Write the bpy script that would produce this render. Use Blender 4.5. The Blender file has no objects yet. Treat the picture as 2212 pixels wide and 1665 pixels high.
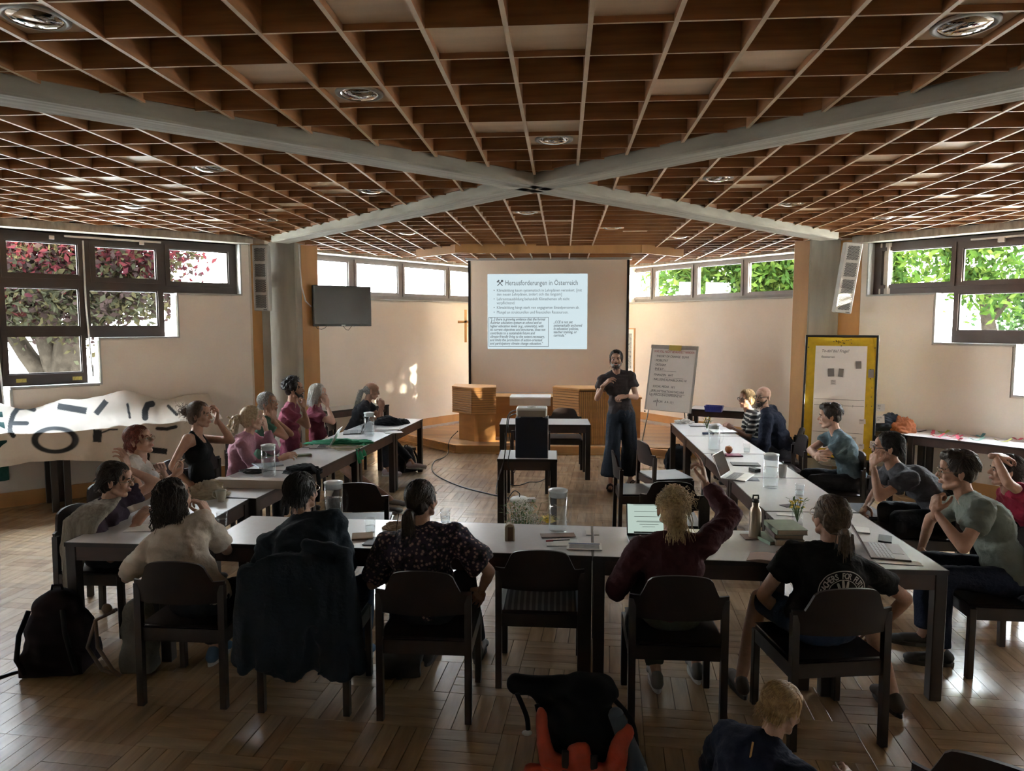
import bpy, bmesh, math, random
import numpy as np
from mathutils import Vector as V, Matrix as M, noise as MN
R = math.radians
rnd = random.Random(7)
SC = bpy.context.scene
COL = SC.collection
# ---------------------------------------------------------------- camera (2212 x 1665 frame)
FPX = 1530.0; CX, CY = 1106.0, 832.5; CH = 2.1
PITCH, YAW = R(5.06), R(4.13)
FW = V((-math.sin(YAW)*math.cos(PITCH), math.cos(YAW)*math.cos(PITCH), -math.sin(PITCH)))
RT = V((math.cos(YAW), math.sin(YAW), 0)); UP = RT.cross(FW)
cd = bpy.data.cameras.new('camera'); cam = bpy.data.objects.new('camera', cd); COL.objects.link(cam)
cd.sensor_width = 36.0; cd.lens = FPX/2212*36.0; cd.clip_start = .05; cd.clip_end = 300
cam.matrix_world = M.Translation((0, 0, CH)) @ M((RT, UP, -FW)).transposed().to_4x4()
SC.camera = cam
# ---------------------------------------------------------------- sky, sun, exposure
w = bpy.data.worlds.new('sky'); SC.world = w; w.use_nodes = True
wn = w.node_tree.nodes; wl = w.node_tree.links
bg = wn['Background']; tcn = wn.new('ShaderNodeTexCoord'); sepn = wn.new('ShaderNodeSeparateXYZ'); rmp = wn.new('ShaderNodeValToRGB')
wl.new(tcn.outputs['Generated'], sepn.inputs[0]); wl.new(sepn.outputs['Z'], rmp.inputs[0]); wl.new(rmp.outputs[0], bg.inputs[0])
rmp.color_ramp.elements[0].position = 0.0; rmp.color_ramp.elements[0].color = (1, .985, .96, 1)
rmp.color_ramp.elements[1].position = .8; rmp.color_ramp.elements[1].color = (.72, .84, 1, 1)
bg.inputs[1].default_value = 11.0
sd = bpy.data.lights.new('sun', 'SUN'); sun = bpy.data.objects.new('sun', sd); COL.objects.link(sun)
sd.energy = 34.0; sd.angle = R(.6); sd.color = (1, .88, .70)
SUN_DIR = V((-1, .5, -.21)).normalized()
sun.rotation_euler = SUN_DIR.to_track_quat('-Z', 'Y').to_euler()
SC.view_settings.view_transform = 'Standard'; SC.view_settings.look = 'None'
SC.view_settings.gamma = 1.0; SC.view_settings.use_curve_mapping = False
SC.view_settings.exposure = 2.55
SC.cycles.max_bounces = 8; SC.cycles.diffuse_bounces = 5; SC.cycles.transparent_max_bounces = 12
SC.cycles.sample_clamp_indirect = 8.0

def P(x, y, z=None, Y=None):
    """the place in the room that lies behind a pixel of the photograph, on a level z or at a distance Y"""
    d = FW + RT*((x-CX)/FPX) - UP*((y-CY)/FPX); o = V((0, 0, CH))
    return o + d*((z-CH)/d.z if Y is None else Y/d.y)
# ---------------------------------------------------------------- materials
MATS = {}
def mat(name, col, rough=.6, metal=0, var=0, scale=12, bump=0, bscale=None, col2=None, stretch=(1, 1, 1), spec=.5, coat=0, rand=0, space='Object', detail=4):
    if name in MATS: return MATS[name]
    m = bpy.data.materials.new(name); MATS[name] = m; m.use_nodes = True
    n = m.node_tree.nodes; l = m.node_tree.links; b = n['Principled BSDF']
    col = tuple(col)+(1,)
    b.inputs['Base Color'].default_value = col; b.inputs['Roughness'].default_value = rough; b.inputs['Metallic'].default_value = metal
    b.inputs['Specular IOR Level'].default_value = spec; b.inputs['Coat Weight'].default_value = coat; b.inputs['Coat Roughness'].default_value = .15
    src = None
    if var or bump or col2:
        tc = n.new('ShaderNodeTexCoord'); mp = n.new('ShaderNodeMapping'); l.new(tc.outputs[space], mp.inputs[0]); mp.inputs['Scale'].default_value = stretch
        nz = n.new('ShaderNodeTexNoise'); nz.inputs['Scale'].default_value = scale; nz.inputs['Detail'].default_value = detail; l.new(mp.outputs[0], nz.inputs['Vector'])
    if var or col2:
        cr = n.new('ShaderNodeValToRGB'); l.new(nz.outputs[0], cr.inputs[0])
        cr.color_ramp.elements[0].position = .3; cr.color_ramp.elements[1].position = .7
        a = col2 if col2 else [c*(1-var) for c in col[:3]]
        c2 = col[:3] if col2 else [min(1, c*(1+var)) for c in col[:3]]
        cr.color_ramp.elements[0].color = tuple(a)+(1,); cr.color_ramp.elements[1].color = tuple(c2)+(1,)
        src = cr.outputs[0]
    if rand:
        oi = n.new('ShaderNodeObjectInfo'); hs = n.new('ShaderNodeHueSaturation'); mr = n.new('ShaderNodeMapRange')
        l.new(oi.outputs['Random'], mr.inputs[0]); mr.inputs[3].default_value = 1-rand; mr.inputs[4].default_value = 1+rand
        l.new(mr.outputs[0], hs.inputs['Value']); hs.inputs['Color'].default_value = col
        if src: l.new(src, hs.inputs['Color'])
        src = hs.outputs[0]
    if src: l.new(src, b.inputs['Base Color'])
    if bump:
        bp = n.new('ShaderNodeBump'); bp.inputs['Strength'].default_value = bump; bp.inputs['Distance'].default_value = .01
        if bscale:
            nz2 = n.new('ShaderNodeTexNoise'); nz2.inputs['Scale'].default_value = bscale; l.new(mp.outputs[0], nz2.inputs['Vector']); l.new(nz2.outputs[0], bp.inputs['Height'])
        else: l.new(nz.outputs[0], bp.inputs['Height'])
        l.new(bp.outputs[0], b.inputs['Normal'])
    return m
def emit(name, col, st):
    m = bpy.data.materials.new(name); m.use_nodes = True; b = m.node_tree.nodes['Principled BSDF']
    b.inputs['Base Color'].default_value = (0, 0, 0, 1); b.inputs['Emission Color'].default_value = tuple(col)+(1,); b.inputs['Emission Strength'].default_value = st
    b.inputs['Roughness'].default_value = .5; return m
def glassmat(name, tint=(1, 1, 1), refl=.12, rough=.02):
    m = bpy.data.materials.new(name); m.use_nodes = True; n = m.node_tree.nodes; l = m.node_tree.links; n.clear()
    o = n.new('ShaderNodeOutputMaterial'); t = n.new('ShaderNodeBsdfTransparent'); g = n.new('ShaderNodeBsdfGlossy'); x = n.new('ShaderNodeMixShader'); lw = n.new('ShaderNodeLayerWeight')
    t.inputs[0].default_value = tuple(tint)+(1,); g.inputs['Roughness'].default_value = rough; lw.inputs[0].default_value = .5
    pw = n.new('ShaderNodeMath'); pw.operation = 'POWER'; pw.inputs[1].default_value = 3.0; mr = n.new('ShaderNodeMapRange'); mr.inputs[3].default_value = .03; mr.inputs[4].default_value = min(1, refl*3)
    l.new(lw.outputs['Facing'], pw.inputs[0]); l.new(pw.outputs[0], mr.inputs[0])
    l.new(mr.outputs[0], x.inputs[0]); l.new(t.outputs[0], x.inputs[1]); l.new(g.outputs[0], x.inputs[2]); l.new(x.outputs[0], o.inputs[0]); return m
WIN = glassmat('window_glass', (.97, .99, .98), .08); GLS = glassmat('drinking_glass', (.965, .975, .975), .16); WAT = glassmat('water', (.93, .95, .96), .22)
def cloth(name, c, **k): return mat(name, c, .85, 0, .18, 9, .5, 45, spec=.2, **k)
DARKW = mat('dark_stained_wood', (.020, .0125, .011), .32, 0, .35, 10, .1, stretch=(1, 1, .15), spec=.5, rand=.15)
DARKW2 = mat('reddish_dark_wood', (.050, .026, .021), .35, 0, .3, 9, .1, stretch=(1, .2, 1))
TOPM = mat('grey_laminate', (.56, .54, .54), .30, 0, .03, 30)
SLAT_LIT = mat('slat_lit_underside', (.58, .44, .30), .5, 0, .12, 6)  # paler copy of the slat wood: floor bounce light put into the colour
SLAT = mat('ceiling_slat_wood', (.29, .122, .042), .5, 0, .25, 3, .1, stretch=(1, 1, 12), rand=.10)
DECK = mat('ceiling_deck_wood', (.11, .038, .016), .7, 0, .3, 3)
PANM = mat('birch_panel', (.62, .45, .30), .5, 0, .10, 4, stretch=(.4, 3, 1), rand=.06)
CONC = mat('board_marked_concrete', (.36, .335, .28), .85, 0, .12, 6, .4, 9, stretch=(1.5, 1.5, .25))
CONCB = mat('beam_concrete', (.33, .30, .245), .85, 0, .25, 7, .7, 10, stretch=(.25, 4, 1))
WALLM = mat('painted_plaster', (.79, .72, .64), .85, 0, .03, 2, .05, 60)
TRIMM = mat('light_wood_trim', (.58, .31, .12), .45, 0, .12, 5, stretch=(1, 1, .2))
ALTM = mat('altar_wood', (.56, .28, .10), .42, 0, .15, 4, stretch=(.3, 1, 2))
FRAME = mat('brown_window_frame', (.045, .032, .027), .45, 0, .1, 9)
GREYF = mat('grey_brown_window_frame', (.17, .145, .13), .45, 0, .1, 9)
WHITE = mat('white_painted_sill', (.42, .42, .40), .5, 0, .02, 8)
METAL = mat('brushed_metal', (.55, .54, .52), .3, .9, .05, 30)
CHROME = mat('chrome', (.8, .8, .8), .08, 1)
BLACK = mat('black_plastic', (.012, .012, .013), .4); BLACKC = cloth('black_cloth', (.010, .010, .012))
WPLAS = mat('white_plastic', (.68, .67, .64), .4); PAPER = mat('white_paper', (.80, .79, .77), .8, 0, .03, 8, .2, 6)
INK = mat('black_ink', (.03, .03, .035), .7); REDINK = mat('red_ink', (.45, .05, .05), .7)
KRAFT = mat('kraft_paper', (.38, .26, .17), .8, 0, .1, 9, .3, 12)
# ---------------------------------------------------------------- mesh building
def frame_of(d):
    d = V(d).normalized(); a = V((0, 0, 1)) if abs(d.z) < .9 else V((1, 0, 0)); u = d.cross(a).normalized(); return u, u.cross(d).normalized(), d
class MB:
    def __init__(s): s.v = []; s.f = []; s.m = []; s.mi = 0
    def add(s, vs, fs):
        n = len(s.v); s.v += [tuple(p) for p in vs]; s.f += [tuple(i+n for i in f) for f in fs]; s.m += [s.mi]*len(fs); return s
    def box(s, c, d, rz=0, bev=0, mx=None):
        hx, hy, hz = d[0]/2, d[1]/2, d[2]/2; T = M.Translation(V(c)) @ (mx.to_4x4() if mx else M.Rotation(rz, 4, 'Z'))
        if bev:
            b = min(bev, hx*.9, hy*.9, hz*.9); vs = []; 
            for z, i in ((-hz, b), (-hz+b, 0), (hz-b, 0), (hz, b)):
                for x, y in ((-hx+i, -hy+i+b*(i == 0)), (-hx+i+b*(i == 0), -hy+i), (hx-i-b*(i == 0), -hy+i), (hx-i, -hy+i+b*(i == 0)), (hx-i, hy-i-b*(i == 0)), (hx-i-b*(i == 0), hy-i), (-hx+i+b*(i == 0), hy-i), (-hx+i, hy-i-b*(i == 0))): vs.append(T @ V((x, y, z)))
            fs = [tuple(range(7, -1, -1)), tuple(range(24, 32))]
            for k in range(3):
                for j in range(8): fs.append((k*8+j, k*8+(j+1) % 8, (k+1)*8+(j+1) % 8, (k+1)*8+j))
            return s.add(vs, fs)
        vs = [T @ V((x, y, z)) for x in (-hx, hx) for y in (-hy, hy) for z in (-hz, hz)]
        return s.add(vs, [(0, 1, 3, 2), (4, 6, 7, 5), (0, 4, 5, 1), (2, 3, 7, 6), (0, 2, 6, 4), (1, 5, 7, 3)])
    def bar(s, a, b, w, h, upv=(0, 0, 1)):
        a = V(a); b = V(b); d = (b-a); L = d.length; d.normalize(); u = d.cross(V(upv)).normalized(); n = u.cross(d)
        return s.box((a+b)/2, (w, L, h), mx=M((u, d, n)).transposed())
    def tube(s, pts, r, n=8, cap=True):
        pts = [V(p) for p in pts]; rs = r if isinstance(r, (list, tuple)) else [r]*len(pts); N = len(pts); vs = []; up = None
        for i, p in enumerate(pts):
            d = (pts[min(i+1, N-1)]-pts[max(i-1, 0)])
            if d.length < 1e-9: d = V((0, 0, 1))
            d.normalize()
            if up is None: u, w_, _ = frame_of(d)
            else:
                u = (up - d*up.dot(d)); u = u.normalized() if u.length > 1e-6 else frame_of(d)[0]; w_ = u.cross(d)
            up = u
            for k in range(n):
                a = 2*math.pi*k/n; vs.append(p+(u*math.cos(a)+w_*math.sin(a))*rs[i])
        fs = [(i*n+k, i*n+(k+1) % n, (i+1)*n+(k+1) % n, (i+1)*n+k) for i in range(N-1) for k in range(n)]
        if cap: fs += [tuple(range(n-1, -1, -1)), tuple(range((N-1)*n, N*n))]
        return s.add(vs, fs)
    def lathe(s, c, prof, n=20, mx=None):
        T = M.Translation(V(c)) @ (mx.to_4x4() if mx else M()); vs = []
        for r, z in prof:
            for k in range(n): a = 2*math.pi*k/n; vs.append(T @ V((r*math.cos(a), r*math.sin(a), z)))
        N = len(prof); fs = [(i*n+k, i*n+(k+1) % n, (i+1)*n+(k+1) % n, (i+1)*n+k) for i in range(N-1) for k in range(n)]
        if prof[0][0] > 0: fs.append(tuple(range(n-1, -1, -1)))
        if prof[-1][0] > 0: fs.append(tuple(range((N-1)*n, N*n)))
        return s.add(vs, fs)
    def ell(s, c, r, mx=None, n=14, m_=9):
        T = M.Translation(V(c)) @ (mx.to_4x4() if mx else M()); vs = [T @ V((0, 0, -r[2]))]
        for i in range(1, m_):
            t = math.pi*i/m_ - math.pi/2
            for k in range(n): a = 2*math.pi*k/n; vs.append(T @ V((r[0]*math.cos(t)*math.cos(a), r[1]*math.cos(t)*math.sin(a), r[2]*math.sin(t))))
        vs.append(T @ V((0, 0, r[2]))); L = len(vs)-1; fs = [(0, 1+(k+1) % n, 1+k) for k in range(n)]
        for i in range(m_-2):
            for k in range(n): fs.append((1+i*n+k, 1+i*n+(k+1) % n, 1+(i+1)*n+(k+1) % n, 1+(i+1)*n+k))
        fs += [(L, 1+(m_-2)*n+k, 1+(m_-2)*n+(k+1) % n) for k in range(n)]
        return s.add(vs, fs)
    def cap(s, a, b, r0, r1, n=10, flat=False):
        a = V(a); b = V(b); d = b-a
        if d.length < 1e-6: return s.ell(a, (r0,)*3)
        s.tube([a, b], [r0, r1], n)
        if not flat: s.ell(a, (r0,)*3, n=10, m_=6); s.ell(b, (r1,)*3, n=10, m_=6)
        return s
    def prism(s, poly, z0, z1, mx=None):
        T = mx.to_4x4() if mx else M(); n = len(poly)
        vs = [T @ V((x, y, z0)) for x, y in poly]+[T @ V((x, y, z1)) for x, y in poly]
        return s.add(vs, [tuple(range(n-1, -1, -1)), tuple(range(n, 2*n))]+[(i, (i+1) % n, n+(i+1) % n, n+i) for i in range(n)])
    def grid(s, fn, nu, nv, thick=0):
        vs = [V(fn(i/nu, j/nv)) for j in range(nv+1) for i in range(nu+1)]; W = nu+1
        fs = [(j*W+i, j*W+i+1, (j+1)*W+i+1, (j+1)*W+i) for j in range(nv) for i in range(nu)]
        return s.add(vs, fs)
    def build(s, name, mats, parent=None, smooth=False, world=False):
        me = bpy.data.meshes.new(name); me.from_pydata(s.v, [], s.f)
        for m in (mats if isinstance(mats, (list, tuple)) else [mats]): me.materials.append(m)
        if any(s.m): me.polygons.foreach_set('material_index', s.m)
        if smooth: me.polygons.foreach_set('use_smooth', [True]*len(me.polygons))
        o = bpy.data.objects.new(name, me); COL.objects.link(o)
        if parent:
            o.parent = parent
            if world: o.matrix_parent_inverse = WM(parent).inverted()
        return o
def WM(o):
    m = M.LocRotScale(o.location, o.rotation_euler, o.scale)
    return (WM(o.parent) @ o.matrix_parent_inverse @ m) if o.parent else m
def remesh(mb, voxel, smooth=3, fac=.5, disp=None, ridge=0):
    """one continuous skin around the pieces of mb; returns (verts, faces)"""
    me = bpy.data.meshes.new('tmp'); me.from_pydata(mb.v, [], mb.f); o = bpy.data.objects.new('tmp', me); COL.objects.link(o)
    r = o.modifiers.new('r', 'REMESH'); r.mode = 'VOXEL'; r.voxel_size = voxel
    if smooth: sm = o.modifiers.new('s', 'SMOOTH'); sm.factor = fac; sm.iterations = smooth
    dg = bpy.context.evaluated_depsgraph_get(); e = o.evaluated_get(dg); m2 = e.to_mesh()
    n = len(m2.vertices); co = np.empty(n*3, 'f'); m2.vertices.foreach_get('co', co); co = co.reshape(-1, 3)
    fs = [tuple(p.vertices) for p in m2.polygons]
    if disp:
        no = np.empty(n*3, 'f'); m2.vertices.foreach_get('normal', no); no = no.reshape(-1, 3); amp, sc, st = disp
        for i in range(n):
            c = co[i]; a_ = MN.noise(V((c[0]*sc*st[0], c[1]*sc*st[1], c[2]*sc*st[2])))*amp
            if ridge: a_ += (.35-abs(MN.noise(V((c[0]*sc*2.1*st[0]+5, c[1]*sc*2.1*st[1], c[2]*sc*1.5*st[2]))))*1.4)*amp*ridge
            co[i] = c+no[i]*a_
    e.to_mesh_clear(); bpy.data.objects.remove(o); bpy.data.meshes.remove(me)
    return co.tolist(), fs
def tag(o, label=None, cat=None, group=None, kind=None):
    for k, v in (('label', label), ('category', cat), ('group', group), ('kind', kind)):
        if v: o[k] = v
    return o
def thing(name, label, cat, loc=(0, 0, 0), rz=0, group=None):
    o = bpy.data.objects.new(name, None); COL.objects.link(o); o.location = loc; o.rotation_euler = (0, 0, rz); o.empty_display_size = .1
    return tag(o, label, cat, group)
def kids(o): return [c for c in bpy.data.objects if c.parent == o]
def dup(root, loc, rz=None, label=None, tree=None):
    r = root.copy(); COL.objects.link(r); r.location = loc
    if rz is not None: r.rotation_euler = (0, 0, rz)
    if label: r['label'] = label
    for ch, sub in tree:
        c = ch.copy(); COL.objects.link(c); c.parent = r
        for g in sub: d = g.copy(); COL.objects.link(d); d.parent = c
    return r
def tree_of(root): return [(c, kids(c)) for c in kids(root)]
def struct(o): o['kind'] = 'structure'; return o
def asmesh(name, cu):
    t = bpy.data.objects.new('tmp', cu); me = bpy.data.meshes.new_from_object(t); bpy.data.objects.remove(t); bpy.data.curves.remove(cu); return bpy.data.objects.new(name, me)
def text(body, size, mx, m, parent, name='lettering', align='LEFT', shear=0, sx=1, space=1, bold=0, wavy=0):
    cu = bpy.data.curves.new(name, 'FONT'); cu.body = body; cu.size = size; cu.align_x = align; cu.extrude = 0.0002; cu.shear = shear; cu.space_character = space; cu.offset = bold
    cu.resolution_u = 2
    cu.materials.append(m); o = asmesh(name, cu); COL.objects.link(o); o.parent = parent
    if parent: o.matrix_parent_inverse = WM(parent).inverted()
    o.matrix_basis = mx @ M.Diagonal((sx, 1, 1, 1)); return o
# ================================================================ THE ROOM
HC = 3.24
LW = (V((-4.28, 9.47)), V((-.725, -.689)))         # left wall: start by the column, direction towards the camera side
BL = (V((-4.03, 11.03)), V((.575, .818)))          # rear left wall: start by the column, direction to the screen
BR = (V((3.66, 11.59)), V((-.600, .800)))
RW = (V((4.01, 9.97)), V((.670, -.742)))
LWE = LW[0]+LW[1]*5.1; RWE = RW[0]+RW[1]*5.2; BLE = BL[0]+BL[1]*4.0; BRE = BR[0]+BR[1]*3.9
FLW = V((-4.3, 2.3)); FRW = V((4.1, 2.1)); RL = V((-2.2, -1.9)); RR = V((2.0, -1.9))
OUT = [RL, RR, FRW, RWE, RW[0]+V((0.25, .1)), BR[0]+V((.5, 0)), BRE+V((.2, .3)), BLE+V((-.2, .3)), BL[0]+V((-.5, 0)), LW[0]+V((-.25, .1)), LWE, FLW]
def in_poly(x, y, poly, shrink=0):
    c = False; n = len(poly)
    for i in range(n):
        a = poly[i]; b = poly[i-1]
        if (a[1] > y) != (b[1] > y) and x < (b[0]-a[0])*(y-a[1])/(b[1]-a[1])+a[0]: c = not c
    return c
# ---- floor: a slab and oak parquet blocks laid in squares
FLOORM = mat('parquet_joint', (.10, .06, .035), .7)
mb = MB(); mb.prism([tuple(p) for p in OUT], -.12, -.012); floor = struct(mb.build('floor', FLOORM))
OAK = [mat('oak_%s' % n, c, .27, 0, .22, 2.2, .12, 5, stretch=(9, 1, 1), coat=.25, space='Object') for n, c in
       (('pale', (.38, .255, .15)), ('honey', (.34, .22, .125)), ('brown', (.30, .19, .11)), ('light', (.36, .25, .155)), ('dull', (.32, .215, .13)))]
def blocks():
    """basket-weave parquet: squares of 4 strips, every second square turned; strips of a square run together into blocks"""
    S = .36; n = 4; A = R(-4)
    for i in range(-22, 26):
        for j in range(-12, 44):
            cx, cy = i*S, j*S; X = cx*math.cos(A)-cy*math.sin(A); Y = cx*math.sin(A)+cy*math.cos(A)
            if Y < -1.8 or Y > 12.6 or not in_poly(X, Y, OUT): continue
            turn = (i+j) % 2
            for k in range(n):
                o = (k-(n-1)/2)*S/n; dx, dy = (0, o) if turn else (o, 0)
                yield X+dx*math.cos(A)-dy*math.sin(A), Y+dx*math.sin(A)+dy*math.cos(A), A+(math.pi/2 if turn else 0), S, S/n
PL = sorted(blocks(), key=lambda b: b[0]**2*.6+(b[1]-3.3)**2 if abs(b[0]) < .75*b[1]+.3 and b[1] > 2.3 else 99+b[1])
def strip_mb(): return MB().box((0, 0, -.007), (.087, .3585, .014), bev=.0015)
strips = []
for m in OAK: o = strip_mb().build('floor_strip', m, floor); strips.append(o)
for q, (x, y, a, L, W) in enumerate(PL[:300]):
    o = strips[q] if q < 5 else strips[rnd.randrange(5)].copy()
    if q >= 5: COL.objects.link(o)
    o.location = (x, y, 0); o.rotation_euler = (0, 0, a)
mb = MB()
for (x, y, a, L, W) in PL[300:]:
    mb.mi = rnd.randrange(5); c_, s_ = math.cos(a), math.sin(a); hx, hy = W/2-.0012, L/2-.0012
    t = rnd.uniform(-.0004, .0004)
    mb.add([(x+px*c_-py*s_, y+px*s_+py*c_, z) for z in (-.012, t) for px, py in ((-hx, -hy), (hx, -hy), (hx, hy), (-hx, hy))], [(4, 5, 6, 7), (0, 1, 5, 4), (1, 2, 6, 5), (2, 3, 7, 6), (3, 0, 4, 7)])
o = mb.build('parquet', OAK, floor); o['kind'] = 'stuff'
# object-space grain needs a local frame: joined strips use generated noise at room scale, which reads the same

def wallframe(S, D):  # local x along the wall, local y outwards(away from the room), z up
    n = V((-D.y, D.x)); c = V((-.2, 6.1))
    if (S-c).dot(n) < 0: n = -n
    return M(((D.x, n.x, 0, S.x), (D.y, n.y, 0, S.y), (0, 0, 1, 0), (0, 0, 0, 1)))
def onwall(px, py, S, D):
    d = FW+RT*((px-CX)/FPX)-UP*((py-CY)/FPX); n = V((-D.y, D.x)); t = n.dot(S)/(n.x*d.x+n.y*d.y)
    p = V((0, 0, CH))+d*t; return (V(p[:2])-S).dot(D), p.z
def wmb(): return MB()
def tf(mb, T): mb.v = [tuple(T @ V(v)) for v in mb.v]; return mb
SILL = [2.48, 1.92, 1.37]
def stepped_wall(nm, S, D, steps, L, top=3.155, WT=.30):
    """steps: list of (u0,u1,sill height) openings"""
    T = wallframe(S, D); mb = MB(); u = 0
    for (a, b, z) in steps:
        if a > u+1e-3: mb.box(((u+a)/2, WT/2, 1.82), (a-u, WT, 3.64))
        mb.box(((a+b)/2, WT/2, z/2), (b-a, WT, z)); mb.box(((a+b)/2, WT/2, (top+3.64)/2), (b-a, WT, 3.64-top)); u = b
    if L > u: mb.box(((u+L)/2, WT/2, 1.82), (L-u, WT, 3.64))
    return struct(tf(mb, T).build(nm, WALLM)), T
def window(nm, T, rects, z1, mats, depth=.13, fw=.055, panes=None):
    """rects: (u0,u1,z0,z1) of each light; frame bars around each with recessed panes"""
    w_ = struct(MB().build(nm, mats)); w_.location = (0, 0, 0)
    mb = MB()
    us0 = min(r[0] for r in rects); us1 = max(r[1] for r in rects)
    for (a, b, c, d) in rects:
        m = .045
        for (x0, x1, y0, y1) in ((a-m, b+m, c-m, c), (a-m, b+m, d, d+m), (a-m, a, c, d), (b, b+m, c, d)):
            mb.box(((x0+x1)/2, depth+.0, (y0+y1)/2), (x1-x0, .06, y1-y0))
        for (x0, x1, y0, y1) in ((a, b, c, c+.014), (a, b, d-.014, d), (a, a+.014, c, d), (b-.014, b, c, d)):
            mb.box(((x0+x1)/2, depth+.01, (y0+y1)/2), (x1-x0, .035, y1-y0))
    tf(mb, T).build('window_sash', mats, w_)
    for (a, b, c, d) in rects:
        tf(MB().box(((a+b)/2, depth+.012, (c+d)/2), (b-a-.02, .006, d-c-.02)), T).build('pane', WIN, w_)
    return w_
def fill(T, w_, boxes, m, name='window_frame', depth=.14, th=.07):
    mb = MB()
    for (a, b, c, d) in boxes: mb.box(((a+b)/2, depth+.012, (c+d)/2), (b-a, th, d-c))
    return tf(mb, T).build(name, m, w_)
# ---- left wall (stepped window)
W1 = 1.96+.0
a3 = .04; stepL = [(.12, .93, 2.48), (.93, 1.83, 1.92), (1.83, 2.73, 1.37), (2.73, 3.63, .82), (3.63, 4.5, .82)]
wl_, T = stepped_wall('wall_left', LW[0], LW[1], stepL, 5.1)
def U(px, py, W_): return onwall(px, py, *W_)
recL = []
for (x0, x1, z0, z1) in ((.235, .98, 2.62, 3.05), (1.13, 1.82, 2.64, 3.03), (1.99, 2.70, 2.66, 3.04), (1.13, 1.90, 2.05, 2.50), (2.0, 2.74, 2.05, 2.51), (2.0, 2.74, 1.50, 1.95),
        (2.87, 3.58, 2.66, 3.04), (2.87, 3.58, 2.05, 2.50), (2.87, 3.58, 1.50, 1.95), (3.72, 4.4, 2.66, 3.04)):
    recL.append((x0, x1, z0, z1))
winL = window('window_1', T, recL, 3.05, FRAME)
def bands(recs, regions):
    """frame members: everything of the opening that is not a light"""
    out = []
    for (a, b, c, d) in regions:
        ys = sorted({c, d}|{r[2]-.03 for r in recs if c < r[2] < d and r[0] < b and r[1] > a}|{r[3]+.03 for r in recs if c < r[3] < d and r[0] < b and r[1] > a})
        xs = sorted({a, b}|{r[0]-.03 for r in recs if a < r[0] < b}|{r[1]+.03 for r in recs if a < r[1] < b})
        for i in range(len(xs)-1):
            for j in range(len(ys)-1):
                mx, my = (xs[i]+xs[i+1])/2, (ys[j]+ys[j+1])/2
                if not any(r[0]-.03 < mx < r[1]+.03 and r[2]-.03 < my < r[3]+.03 for r in recs): out.append((xs[i], xs[i+1], ys[j], ys[j+1]))
    return out
fill(T, winL, bands(recL, [(.12, 1.06, 2.48, 3.16), (1.06, 1.95, 1.92, 3.16), (1.95, 2.8, 1.37, 3.16), (2.8, 3.65, .82, 3.16), (3.65, 4.5, .82, 3.16)]), FRAME)
def sills(T, steps, nm, parent):
    mb = MB(); pz_ = None
    for (a, b, z) in steps:
        mb.box(((a+b)/2, .06, z-.006), (b-a+.02, .20, .02))
        if pz_ is not None and pz_ != z: mb.box((a, .06, (pz_+z)/2), (.02, .20, abs(pz_-z)))
        pz_ = z
    mb.box((steps[0][0], .06, (steps[0][2]+3.155)/2), (.02, .2, 3.155-steps[0][2]))
    return tf(mb, T).build(nm, WHITE, parent)
sills(T, stepL, 'window_reveal', wl_)
def wallpanel(T, steps, parent):
    """raised plaster panel that follows the stair of the window, a hand's breadth below it"""
    mb = MB(); mb2 = MB(); zz = [(a, b, z-.03) for a, b, z in steps]
    for (a, b, z) in zz: mb.box(((a+b)/2, -.012, (z+.16)/2), (b-a, .024, z-.16))
    return tf(mb, T).build('wall_panel', WALLM, parent)
wallpanel(T, [(.02, .95, 2.48), (.95, 1.85, 1.92), (1.85, 2.75, 1.37), (2.75, 4.5, .82)], wl_)
# sensor rail and opening rods on the left window
mb = MB(); mb.box((1.6, .07, 3.115), (1.05, .03, .022)); mb.box((1.3, .06, 3.09), (.05, .04, .04)); mb.box((2.25, .06, 3.09), (.05, .04, .04))
tf(mb, T).build('window_opener_rail', METAL, winL)
mb = MB(); mb.tube([(1.93, .10, 3.08), (1.935, .09, 2.3), (1.90, .08, 1.47)], .011, 6); mb.tube([(2.80, .10, 3.08), (2.83, .09, 2.0), (2.80, .08, 1.15)], .011, 6); mb.box((1.90, .08, 1.52), (.02, .03, .14))
tf(mb, T).build('opening_rod', METAL, winL)
mb = MB(); mb.box((2.62, .12, 1.44), (.10, .006, .06)); mb.box((2.06, .12, 1.44), (.10, .006, .06)); tf(mb, T).build('yellow_sticky_note', mat('sticky_yellow', (.62, .50, .12), .7), winL)
mb = MB(); mb.box((2.5, .02, 3.20), (5.0, .42, .09)); tf(mb, T).build('concrete_lintel', CONCB, wl_)
mb = MB(); mb.box((2.5, .08, 3.30), (5.1, .2, .12)); tf(mb, T).build('ceiling_edge_board', FRAME, wl_)
# ---- right wall (mirror of it)
stepR = [(.10, .95, 2.47), (.95, 1.83, 1.85), (1.83, 2.75, 1.26), (2.75, 4.4, .8)]
wr_, T = stepped_wall('wall_right', RW[0], RW[1], stepR, 5.2, WT=.21)
recR = [(.215, 1.06, 2.60, 3.05), (1.18, 1.93, 2.60, 3.01), (1.16, 1.93, 2.0, 2.46), (2.08, 2.82, 2.60, 3.01), (2.08, 2.82, 2.0, 2.46), (2.08, 2.82, 1.4, 1.86), (2.95, 3.6, 1.0, 3.0), (3.7, 4.3, 1.0, 3.0)]
winR = window('window_2', T, recR, 3.05, mat('brown_window_frame_right', (.085, .06, .05), .42, 0, .1, 9))
FRR = MATS['brown_window_frame_right']
fill(T, winR, bands(recR, [(.10, 1.10, 2.47, 3.16), (1.10, 2.0, 1.85, 3.16), (2.0, 2.88, 1.26, 3.16), (2.88, 4.4, .8, 3.16)]), FRR)
sills(T, stepR, 'window_reveal', wr_)
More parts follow.
